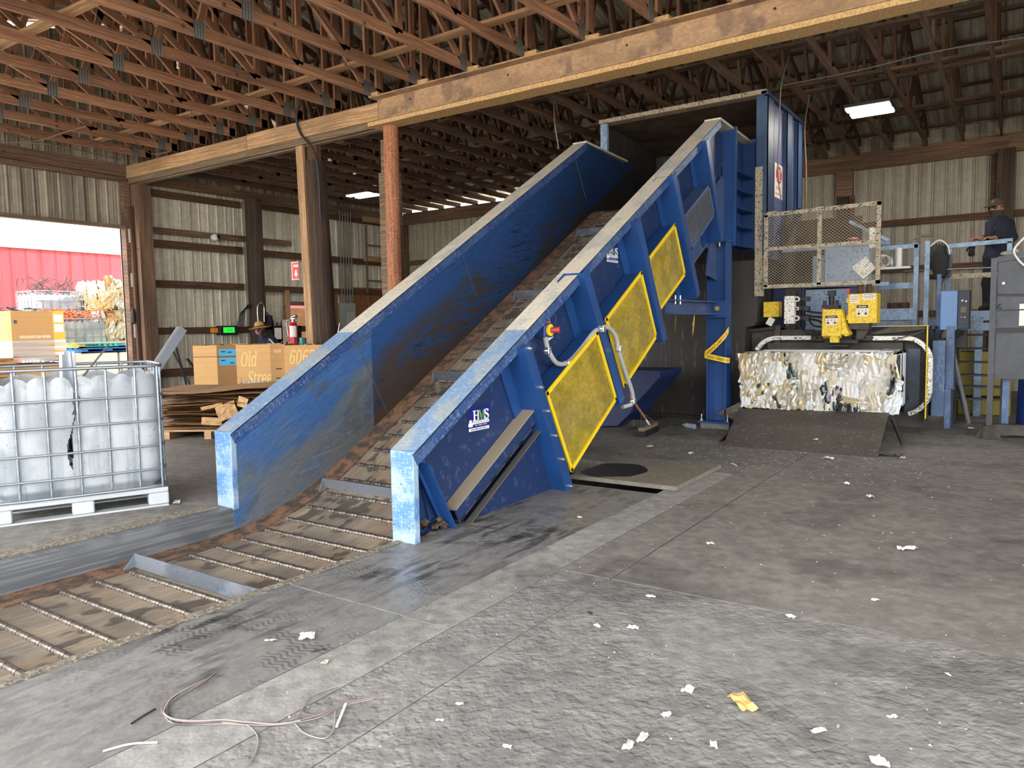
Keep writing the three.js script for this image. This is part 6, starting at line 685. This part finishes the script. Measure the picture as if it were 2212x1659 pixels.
{ // worker on the platform
  const t = thing('person', 'worker in a dark navy jacket, brown cap and sunglasses leaning on the platform rail', 'person', [-0.38, 1.5, -13.1]);
  const Z = -13.1, H = [-0.355, 2.985, Z + 0.03];
  const bones = [
    [H[0], H[1] + 0.03, H[2] - 0.01, H[0] - 0.01, H[1] - 0.03, H[2] + 0.01, 0.092, 0.085], [H[0] - 0.02, H[1] - 0.06, H[2] + 0.035, H[0] - 0.035, H[1] - 0.1, H[2] + 0.05, 0.055, 0.035], [H[0] - 0.06, H[1] - 0.015, H[2] + 0.085, H[0] - 0.068, H[1] - 0.04, H[2] + 0.095, 0.012, 0.018],
    [H[0] + 0.02, H[1] - 0.06, H[2] - 0.01, -0.31, 2.76, Z, 0.062, 0.075], [-0.36, 2.74, Z + 0.06, -0.25, 2.74, Z - 0.08, 0.1, 0.1], [-0.31, 2.72, Z, -0.32, 2.5, Z, 0.15, 0.145], [-0.32, 2.5, Z, -0.35, 2.28, Z, 0.145, 0.15], [-0.37, 2.28, Z + 0.05, -0.33, 2.28, Z - 0.06, 0.13, 0.13],
    [-0.42, 2.75, Z + 0.12, -0.43, 2.56, Z + 0.2, 0.068, 0.055], [-0.43, 2.56, Z + 0.2, -0.53, 2.525, Z + 0.38, 0.052, 0.036], [-0.2, 2.75, Z - 0.1, -0.15, 2.55, Z + 0.0, 0.07, 0.058], [-0.15, 2.55, Z + 0.0, -0.36, 2.525, Z + 0.36, 0.054, 0.036],
    [-0.4, 2.24, Z + 0.06, -0.44, 1.9, Z + 0.08, 0.098, 0.066], [-0.44, 1.9, Z + 0.08, -0.445, 1.58, Z + 0.03, 0.066, 0.05], [-0.44, 1.55, Z + 0.03, -0.5, 1.535, Z + 0.17, 0.05, 0.038], [-0.31, 2.24, Z - 0.06, -0.27, 1.9, Z - 0.02, 0.098, 0.066], [-0.27, 1.9, Z - 0.02, -0.25, 1.58, Z - 0.1, 0.066, 0.05], [-0.25, 1.55, Z - 0.1, -0.3, 1.535, Z + 0.05, 0.05, 0.038]];
  const hands = [figure(handBones([-0.53, 2.525, Z + 0.38], [-0.75, 0.1, 0.45], [0, -1, 0.1], -1), [-0.76, 2.42, Z + 0.3], [-0.46, 2.62, Z + 0.56], 44, 0.008), figure(handBones([-0.36, 2.525, Z + 0.36], [-0.8, 0.1, 0.4], [0, -1, 0.1], 1), [-0.6, 2.42, Z + 0.28], [-0.3, 2.62, Z + 0.54], 44, 0.008)];
  const body = figure(bones, [-0.72, 1.45, Z - 0.42], [0.06, 3.12, Z + 0.55], 92, 0.045);
  const col = (x, y, z) => (z > Z + 0.365 && y < 2.65 && y > 2.4 ? '#96694f' : y > 2.83 ? (y > 2.955 ? '#8f634c' : '#2d2a20') : y > 2.24 + 0.03 * Math.sin(x * 40) ? '#161a2a' : y > 1.6 ? '#12141d' : '#1c1613');
  obj('body', finish(mergeGeometries([body, ...hands]), col), std({ vertexColors: true, roughness: 0.85 }), t);
  const cap = obj('cap', [(() => { const g = new THREE.SphereGeometry(0.108, 20, 10, 0, 6.283, 0, 1.75); g.scale(1.02, 0.95, 1.05); g.translate(H[0], H[1] + 0.045, H[2] - 0.01); return bake(g); })()], flat(0x3b3024, 0.85), t); obj('brim', (() => { const g = new THREE.CylinderGeometry(0.1, 0.1, 0.008, 20, 1, false, -1.1, 2.2); g.scale(0.95, 1, 1.9); g.rotateX(0.25); g.rotateY(-0.55); g.translate(H[0] - 0.03, H[1] + 0.045, H[2] + 0.02); return bake(g); })(), flat(0x332a20, 0.85), cap);
  const lg = new THREE.TorusGeometry(0.013, 0.004, 6, 14); lg.rotateY(-0.5); lg.translate(H[0] - 0.045, H[1] + 0.085, H[2] + 0.1); obj('badge', bake(lg), flat(0xa88a3c, 0.5), cap);
  const gl = (a) => ball([H[0] + 0.098 * Math.sin(a), H[1] - 0.002, H[2] + 0.098 * Math.cos(a)], 0.027, 12, 1.15, 0.75, 0.5); obj('sunglasses', [gl(-0.85), gl(-0.18), tube([[H[0] + 0.05, H[1] + 0.005, H[2] + 0.09], [H[0] + 0.1, H[1] + 0.005, H[2] + 0.02], [H[0] + 0.1, H[1] + 0.005, H[2] - 0.04]], 0.005, 5)], flat(0x08080a, 0.15), t);
  obj('collar', [tube([[-0.4, 2.83, Z + 0.07], [-0.3, 2.845, Z + 0.09], [-0.23, 2.85, Z + 0.0]], 0.018, 8)], M.navy, t); obj('name_patch', rotAbout(box(-0.44, 2.665, Z + 0.165, -0.36, 2.69, Z + 0.17), [-0.4, 2.68, Z + 0.165], 0, -0.35, 0), flat(0xb49a3a, 0.6), t);
  const gv = figure(handBones([-0.62, 2.43, -12.68], [-0.12, -1, 0.1], [0.3, 0, 1], 1), [-0.76, 2.18, -12.8], [-0.5, 2.5, -12.55], 44, 0.012); gv.computeVertexNormals(); solo('work_glove', [toCreasedNormals(gv, 1.1)], flat(0x1c1b1d, 0.9), 'dark work glove hanging from the platform rail under his hands', 'glove');
}
{ // worker in straw hat, bent behind the cartons
  const t = thing('person', 'worker in a straw hat and patterned neck scarf bending behind the cartons', 'person', [-13.3, 0, -10.35]);
  const b = [[-13.18, 1.44, -9.95, -13.17, 1.38, -9.93, 0.09, 0.085], [-13.2, 1.36, -10.0, -13.26, 1.24, -10.14, 0.062, 0.085], [-13.22, 1.2, -10.2, -13.34, 1.2, -10.2, 0.11, 0.11], [-13.28, 1.18, -10.22, -13.36, 0.95, -10.5, 0.16, 0.16], [-13.3, 0.9, -10.54, -13.42, 0.9, -10.54, 0.13, 0.13], [-13.27, 0.88, -10.54, -13.24, 0.48, -10.42, 0.1, 0.07], [-13.24, 0.48, -10.42, -13.26, 0.08, -10.56, 0.07, 0.05], [-13.26, 0.06, -10.56, -13.2, 0.045, -10.4, 0.045, 0.04], [-13.45, 0.88, -10.54, -13.47, 0.48, -10.42, 0.1, 0.07], [-13.47, 0.48, -10.42, -13.47, 0.08, -10.56, 0.07, 0.05], [-13.47, 0.06, -10.56, -13.42, 0.045, -10.4, 0.045, 0.04], [-13.13, 1.2, -10.2, -12.98, 0.98, -10.05, 0.075, 0.055], [-12.98, 0.98, -10.05, -12.9, 0.86, -9.8, 0.052, 0.036], [-13.43, 1.2, -10.2, -13.4, 0.95, -10.02, 0.075, 0.055], [-13.4, 0.95, -10.02, -13.2, 0.84, -9.82, 0.052, 0.036]];
  const g = figure(b, [-13.62, 0, -10.78], [-12.7, 1.56, -9.66], 72, 0.045), hs = [figure(handBones([-12.9, 0.86, -9.8], [0.3, -0.3, 0.8], [0, -1, 0], 1), [-13.0, 0.7, -9.86], [-12.74, 0.94, -9.56], 36, 0.008), figure(handBones([-13.2, 0.84, -9.82], [0.4, -0.3, 0.8], [0, -1, 0], -1), [-13.3, 0.68, -9.88], [-13.02, 0.92, -9.58], 36, 0.008)];
  obj('body', finish(mergeGeometries([g, ...hs]), (x, y, z) => (z > -9.815 && y < 1.0 ? '#96694f' : y > 1.27 && z > -10.1 ? (y > 1.4 ? '#8f634c' : hash(Math.round(x * 70), Math.round(y * 70), Math.round(z * 70)) > 0.8 ? '#b98a90' : '#3a2430') : y > 0.9 ? '#141b33' : '#20222c')), std({ vertexColors: true, roughness: 0.9 }), t);
  const hat = obj('straw_hat', [lathe([[0, 0.13], [0.06, 0.125], [0.095, 0.08], [0.105, 0.01], [0.2, -0.02], [0.235, -0.005], [0.235, 0.0], [0.2, -0.01], [0.1, 0.02]], [-13.17, 1.46, -9.94], 28)], flat(0xb08a4e, 0.9), t); rotAbout(hat.geometry, [0.13, 1.46, 0.41], 0.12, 0, 0.06); obj('hat_band', rotAbout(lathe([[0.107, 0.01], [0.109, 0.03], [0.107, 0.04]], [-13.17, 1.46, -9.94], 28), [-13.17, 1.46, -9.94], 0.12, 0, 0.06), flat(0x4a3a22, 0.9), hat);
  obj('face_strap', ball([-13.1, 1.41, -9.87], 0.02, 8), flat(0x101010, 0.3), t);
}
// ---------- lamps ----------
function highBay(label, x, y, z, lx, lz, power) {
  const t = thing('work_lamp', label, 'lamp', [x, y, z]); obj('housing', [rbox(x - lx / 2, y, z - lz / 2, x + lx / 2, y + 0.05, z + lz / 2, 0.012)], M.charcoal, t);
  const em = std({ color: 0xffffff, emissive: new THREE.Color(1, 0.96, 0.86), emissiveIntensity: 14 });
  for (const s of [-1, 1]) { obj('light_strip', rbox(x - lx / 2 + 0.02, y - 0.025, z + s * lz * 0.28 - lz * 0.15, x + lx / 2 - 0.02, y - 0.002, z + s * lz * 0.28 + lz * 0.15, 0.008), em, t); const l = new THREE.RectAreaLight(new THREE.Color(1, 0.95, 0.84), power, lx * 0.9, lz * 0.3); l.position.set(x, y - 0.03, z + s * lz * 0.28); l.lookAt(x, y - 2, z + s * lz * 0.28); scene.add(l); }
  const ch = (q) => -15.06 + 0.61 * Math.round((q + 15.06) / 0.61); obj('hanger', [cyl([x - lx * 0.4, y + 0.05, z], [ch(x - 0.3), y + 0.3, z], 0.004, 6), cyl([x + lx * 0.4, y + 0.05, z], [ch(x + 0.3), y + 0.3, z], 0.004, 6), tube([[x, y + 0.05, z], [x + 0.04, y + 0.18, z - 0.05], [x - 0.03, y + 0.36, z - 0.1]], 0.006, 6)], M.dullSteel, t);
}
highBay('bright twin strip work lamp hanging right of the hopper', -1.955, 4.5, -12.37, 0.62, 0.66, 26);
highBay('bright twin strip work lamp hanging left of the pipe column', -12.75, 4.5, -12.65, 0.75, 0.5, 16);
// ---------- cables overhead ----------
solo('roof_cable', tube([[-13.3, 4.88, -5.2], [-13.963, 4.84, -5.652], [-14.262, 4.78, -6.049], [-14.417, 4.8, -6.406], [-13.788, 4.86, -6.54], [-13.1, 4.87, -6.6]], 0.011, 6, 50), M.greyPost, 'grey cable drooping below the near trusses by the door', 'cable');
solo('roof_cable', tube([[-15.3, 4.87, -5.6], [-15.189, 4.85, -6.129], [-14.742, 4.84, -6.7], [-14.826, 4.84, -7.561], [-14.999, 4.85, -8.189]], 0.011, 6, 40), M.greyPost, 'grey cable along the top of the door wall', 'cable');
solo('roof_cable', tube([[-13.117, 4.87, -7.351], [-13.6, 4.85, -7.8], [-14.0, 4.84, -8.3], [-13.615, 4.86, -8.42]], 0.011, 6, 40), M.greyPost, 'pale cable looping down onto the timber beam', 'cable');
solo('beam_cable', tube([[-9.75, 5.2, -8.4], [-9.95, 4.95, -8.42], [-10.008, 4.82, -8.46], [-9.93, 4.62, -8.47], [-9.7, 4.36, -8.5], [-9.62, 4.1, -8.52], [-9.62, 3.2, -8.55]], 0.02, 8, 60), M.charcoal, 'dark cable bent over the timber beam above the round pole', 'cable');
solo('drop_cable', tube([[-2.62, 4.85, -10.38], [-2.69, 4.5, -10.3], [-2.72, 3.9, -10.32], [-2.74, 3.4, -10.34], [-2.7, 3.0, -10.36]], 0.008, 6, 40), M.dullSteel, 'thin cable hanging beside the maker sign on the hopper', 'cable'); solo('drop_cable', tube([[-2.75, 4.8, -12.1], [-2.86, 4.4, -12.3], [-2.84, 3.8, -12.32], [-2.83, 3.0, -12.32]], 0.011, 6, 40), M.greyPost, 'pale cable hanging near the rear corner of the hopper', 'cable');
solo('roof_cable', tube([[-2.9, 4.74, -11.2], [-1.9, 4.72, -11.1], [-0.9, 4.74, -11.0], [0.3, 4.72, -11.1], [1.4, 4.74, -11.0]], 0.012, 6, 60), M.dullSteel, 'thin conduit crossing the far trusses above the platform', 'cable');
solo('door_board', bar([-2.78, 2.55, -11.0], [-2.72, 3.0, -11.45], 0.05, 0.08), M.black, 'short black bar leaning on the hopper side below the sign', 'bar');
for (const [x, z] of [[-5.93, -9.9], [-5.89, -9.85]]) solo('hanging_wire', tube([[x, 4.75, z], [x + 0.02, 4.4, z], [x + 0.05, 4.05, z - 0.05]], 0.006, 5, 16), M.dullSteel, 'thin wire hanging over the left conveyor wall top', 'wire', undefined, 'wires hanging over the conveyor wall');
// ---------- floor things ----------
{ const t = thing('push_broom', 'push broom with wooden handle leaning under the conveyor', 'broom', [-3.88, 0, -8.7]); obj('head', rotAbout(rbox(-3.92, 0.07, -9.03, -3.84, 0.12, -8.42, 0.012), [-3.88, 0.1, -8.7], 0, 0.12, 0), M.greyPost, t); obj('bristles', rotAbout(box(-3.93, 0, -9.02, -3.83, 0.07, -8.43), [-3.88, 0.05, -8.7], 0, 0.12, 0), M.black, t); obj('handle', cyl([-3.86, 0.12, -8.72], [-4.12, 0.5, -8.66], 0.015, 10), flat(0x7d5637, 0.6), t); obj('ferrule', cyl([-3.86, 0.11, -8.72], [-3.905, 0.18, -8.71], 0.02, 10), M.galv, t); obj('brace', [cyl([-3.88, 0.12, -8.95], [-3.97, 0.28, -8.7], 0.004, 6), cyl([-3.87, 0.12, -8.48], [-3.97, 0.28, -8.7], 0.004, 6)], M.dullSteel, t); }
solo('plastic_bottle', [cyl([-3.53, 0.035, -9.4], [-3.66, 0.035, -9.46], 0.035, 14), cyl([-3.66, 0.035, -9.46], [-3.72, 0.035, -9.49], 0.033, 14, 0.014)], new THREE.MeshPhysicalMaterial({ color: 0xdfeaf2, roughness: 0.1, transmission: 0.7, thickness: 0 }), 'clear plastic bottle lying left of the blue column', 'bottle');
solo('metal_strip', (() => { const g = new THREE.PlaneGeometry(0.75, 0.07, 20, 3); g.rotateX(-Math.PI / 2); const p = g.attributes.position; for (let i = 0; i < p.count; i++) { const x = p.getX(i); p.setY(i, 0.02 + 0.05 * sst(0, -0.37, x) + 0.008 * Math.sin(p.getZ(i) * 200)); } g.rotateY(-0.05); g.translate(-4.0, 0, -9.62); g.computeVertexNormals(); return bake(g); })(), std({ color: 0xa7aba8, roughness: 0.35, metalness: 0.6, side: THREE.DoubleSide }), 'bent silver metal strip on the floor between broom and column', 'scrap metal');
const scrapGroup = 'small pale scraps on the concrete floor', wm = [flat(0xd9d8d2, 0.6, 0, { side: THREE.DoubleSide }), flat(0xc9c6bc, 0.6, 0, { side: THREE.DoubleSide })];
const bit = (x, z, w, h, mat, label, cat = 'scrap', grp) => { const g = crumple(w * 0.85, h * 0.85, Math.min(w, h) * 0.16, 5); g.rotateX(-Math.PI / 2); g.rotateY(rr(0, 6)); g.computeBoundingBox(); g.translate(x, -g.boundingBox.min.y + 0.001, z); return solo('floor_scrap', boxUV(g), mat, label, cat, [x, 0, z], grp); };
bit(-2.64, -2.174, 0.09, 0.08, wm[0], 'crumpled white scrap on the steel plate in front of the blue end post'); { const m = bit(-0.805, -2.641, 0.15, 0.08, M.osb, 'yellowish splintered wood chip on the concrete, the largest floor scrap'); m.material = flat(0xc9a868, 0.8, 0, { side: THREE.DoubleSide }); }
bit(-0.536, -5.009, 0.13, 0.09, wm[0], 'crumpled white scrap alone in the middle of the right floor'); bit(-1.092, -8.43, 0.32, 0.14, M.flapBit = std({ map: M.flap.map, color: 0xffffff, roughness: 0.6, side: THREE.DoubleSide }), 'rough grey slab lying at the lower right corner of the ramp'); bit(-5.675, -3.405, 0.14, 0.06, wm[0], 'white torn paper beside the right foot of the tote'); bit(-2.378, -2.048, 0.05, 0.035, flat(0xbdb59a, 0.7, 0, { side: THREE.DoubleSide }), 'cream pebble like chip on the pale concrete strip'); bit(-2.764, -2.073, 0.07, 0.02, flat(0xb3a98a, 0.7, 0, { side: THREE.DoubleSide }), 'thin tan chip on the steel plate left of the white scrap'); bit(-2.493, -2.118, 0.08, 0.015, M.rustDark, 'rusty sliver at the edge of the steel plate'); bit(-1.804, -8.606, 0.2, 0.06, wm[1], 'pale strip lying across the lower edge of the ramp plate').position.y = 0.09; bit(-2.29, -7.186, 0.2, 0.03, wm[0], 'straight white strip on the floor past the pit cover'); bit(-1.577, -7.951, 0.12, 0.08, wm[1], 'grey white crumpled chip below the ramp'); bit(-0.495, -11.012, 0.1, 0.07, wm[0], 'white scrap on the dark floor beside the steel bar'); bit(-4.3, -9.0, 0.18, 0.1, M.flapBit, 'grey metal lump by the blue tilting hopper');
for (const [x, z, s] of [[-1.011, -2.634, 0.07], [-1.011, -2.422, 0.05], [-1.039, -2.169, 0.06], [-1.018, -2.232, 0.055], [-0.534, -2.599, 0.065], [-0.804, -2.32, 0.05], [-0.337, -2.832, 0.045], [-0.331, -2.499, 0.06], [-1.376, -1.944, 0.04], [-2.621, -4.672, 0.05], [-1.441, -3.062, 0.06], [-1.591, -2.993, 0.05], [-0.956, -8.352, 0.1], [-1.687, -2.082, 0.03], [-1.59, -4.512, 0.06], [-1.534, -3.467, 0.05], [-0.86, -3.564, 0.05], [-0.949, -6.366, 0.07], [-1.675, -1.954, 0.03], [-0.566, -4.003, 0.05], [-3.45, -7.8, 0.1], [-2.9, -7.6, 0.08], [-0.2, -3.3, 0.03], [-1.2, -6.8, 0.06]]) bit(x, z, s * rr(0.9, 1.3), s * rr(0.5, 0.9), wm[Math.floor(rnd() * 2)], 'small pale scrap lying on the floor', 'scrap', scrapGroup);
bit(-1.693, -3.114, 0.05, 0.02, M.rustDark, 'dark splinter on the concrete near the slab joint'); bit(-1.895, -4.305, 0.04, 0.035, M.dullSteel, 'small grey nut on the concrete beside the long joint');
{ const fl = []; for (let i = 0; i < 1100; i++) { let x, z; const r = rnd(); if (r < 0.45) { x = rr(-3.6, -0.6); z = rr(-8.6, -6.9); } else if (r < 0.7) { x = rr(-4.5, 0.3); z = rr(-10.4, -5.5); } else { x = rr(-2.6, 1.2); z = rr(-5.5, -1.6); } const s = rr(0.003, 0.01) * (z < -5 ? 1.4 : 0.7), a = rr(0, 6), y = x < -2.34 && x > -3.36 && z > -6.95 && z < -5.82 ? 0.042 : 0.003; const p = [0, 1, 2].map((k) => [x + s * Math.cos(a + k * 2.1) * rr(0.6, 1.5), z + s * Math.sin(a + k * 2.1)]); const g = new THREE.BufferGeometry(); g.setAttribute('position', new THREE.Float32BufferAttribute([p[0][0], y, p[0][1], p[2][0], y + 0.003, p[2][1], p[1][0], y + 0.001, p[1][1]], 3)); g.computeVertexNormals(); fl.push(g); } const m = solo('litter_flecks', fl, wm[0], 'tiny pale flecks of litter scattered over the floor', 'litter', [-2, 0, -6]); m.userData.kind = 'stuff'; }
{ const t = thing('scrap_wire', 'loose bundle of thin grey and red wires curled on the floor edge', 'wire', [-2.4, 0, -1.55]); const P = [[-2.687, 0.006, -1.739], [-2.665, 0.006, -1.673], [-2.65, 0.006, -1.583], [-2.625, 0.006, -1.501], [-2.588, 0.006, -1.464], [-2.536, 0.006, -1.438], [-2.462, 0.006, -1.429], [-2.382, 0.006, -1.469], [-2.312, 0.006, -1.514], [-2.23, 0.006, -1.551], [-2.138, 0.006, -1.617], [-2.088, 0.006, -1.678], [-2.047, 0.006, -1.749], [-2.04, 0.006, -1.832], [-1.975, 0.006, -1.935]];
  [[0x8a8680, 0], [0x8d6f6c, 1], [0x55504c, 2], [0x9a958e, 3]].forEach(([c, k]) => obj('strand', tube(P.slice(k % 2, P.length - (k > 1 ? 3 : 0)).map(([x, y, z], i) => [x + 0.008 * Math.sin(k * 2 + i * 0.8), 0.004 + 0.004 * (k % 2) + 0.003 * k * Math.abs(Math.sin(i)), z + 0.008 * Math.cos(k * 3 + i)]), 0.0025, 6, 90), flat(c, 0.5), t));
  for (const [q, c] of [[[[-2.312, 0.006, -1.514], [-2.23, 0.008, -1.551], [-2.169, 0.006, -1.543], [-2.108, 0.006, -1.513], [-2.032, 0.006, -1.433], [-2.003, 0.006, -1.376]], 0x8a857e], [[[-2.138, 0.006, -1.617], [-2.112, 0.01, -1.678], [-2.151, 0.008, -1.742], [-2.197, 0.006, -1.814], [-2.195, 0.006, -1.858], [-2.171, 0.006, -1.93]], 0x8d8678], [[[-2.091, 0.006, -1.654], [-2.006, 0.006, -1.63], [-1.929, 0.006, -1.645], [-1.938, 0.006, -1.691], [-2.024, 0.012, -1.783]], 0x8f8b85]]) obj('strand', tube(q, 0.0028, 6, 40), flat(c, 0.5), t); }
solo('white_strand', tube([[-2.499, 0.005, -1.19], [-2.464, 0.005, -1.262], [-2.394, 0.005, -1.32]], 0.004, 6, 20), M.white, 'short white plastic strand near the wire bundle', 'wire'); solo('dark_strand', tube([[-2.593, 0.004, -1.338], [-2.606, 0.004, -1.382], [-2.62, 0.004, -1.443]], 0.0035, 6, 20), M.charcoal, 'short dark wire lying left of the wire bundle', 'wire'); solo('wood_stick', bar([-2.037, 0.01, -1.846], [-1.949, 0.006, -1.719], 0.008, 0.006), M.white, 'short pale stick beside the ends of the wire bundle', 'stick');
{ const d = []; for (let i = 0; i < 14; i++) { const g = crumple(rr(0.04, 0.1), rr(0.03, 0.08), 0.02, 4); g.rotateX(-1.2 + rr(-0.4, 0.4)); g.rotateY(rr(0, 6)); g.translate(-3.3 + rr(-0.08, 0.08), 0.03 + rr(0, 0.06), -3.82 + rr(-0.12, 0.1)); d.push(boxUV(g)); } const m = solo('pocket_debris', d, std({ map: M.dirt.map, color: 0xb0a090, roughness: 0.9, side: THREE.DoubleSide }), 'grey rubble caught behind the blue end post at the floor', 'debris', [-3.3, 0, -3.8]); m.userData.kind = 'stuff'; }
scene.traverse((o) => { if (o.isMesh) { o.castShadow = true; o.receiveShadow = true; } });
renderer.render(scene, camera);
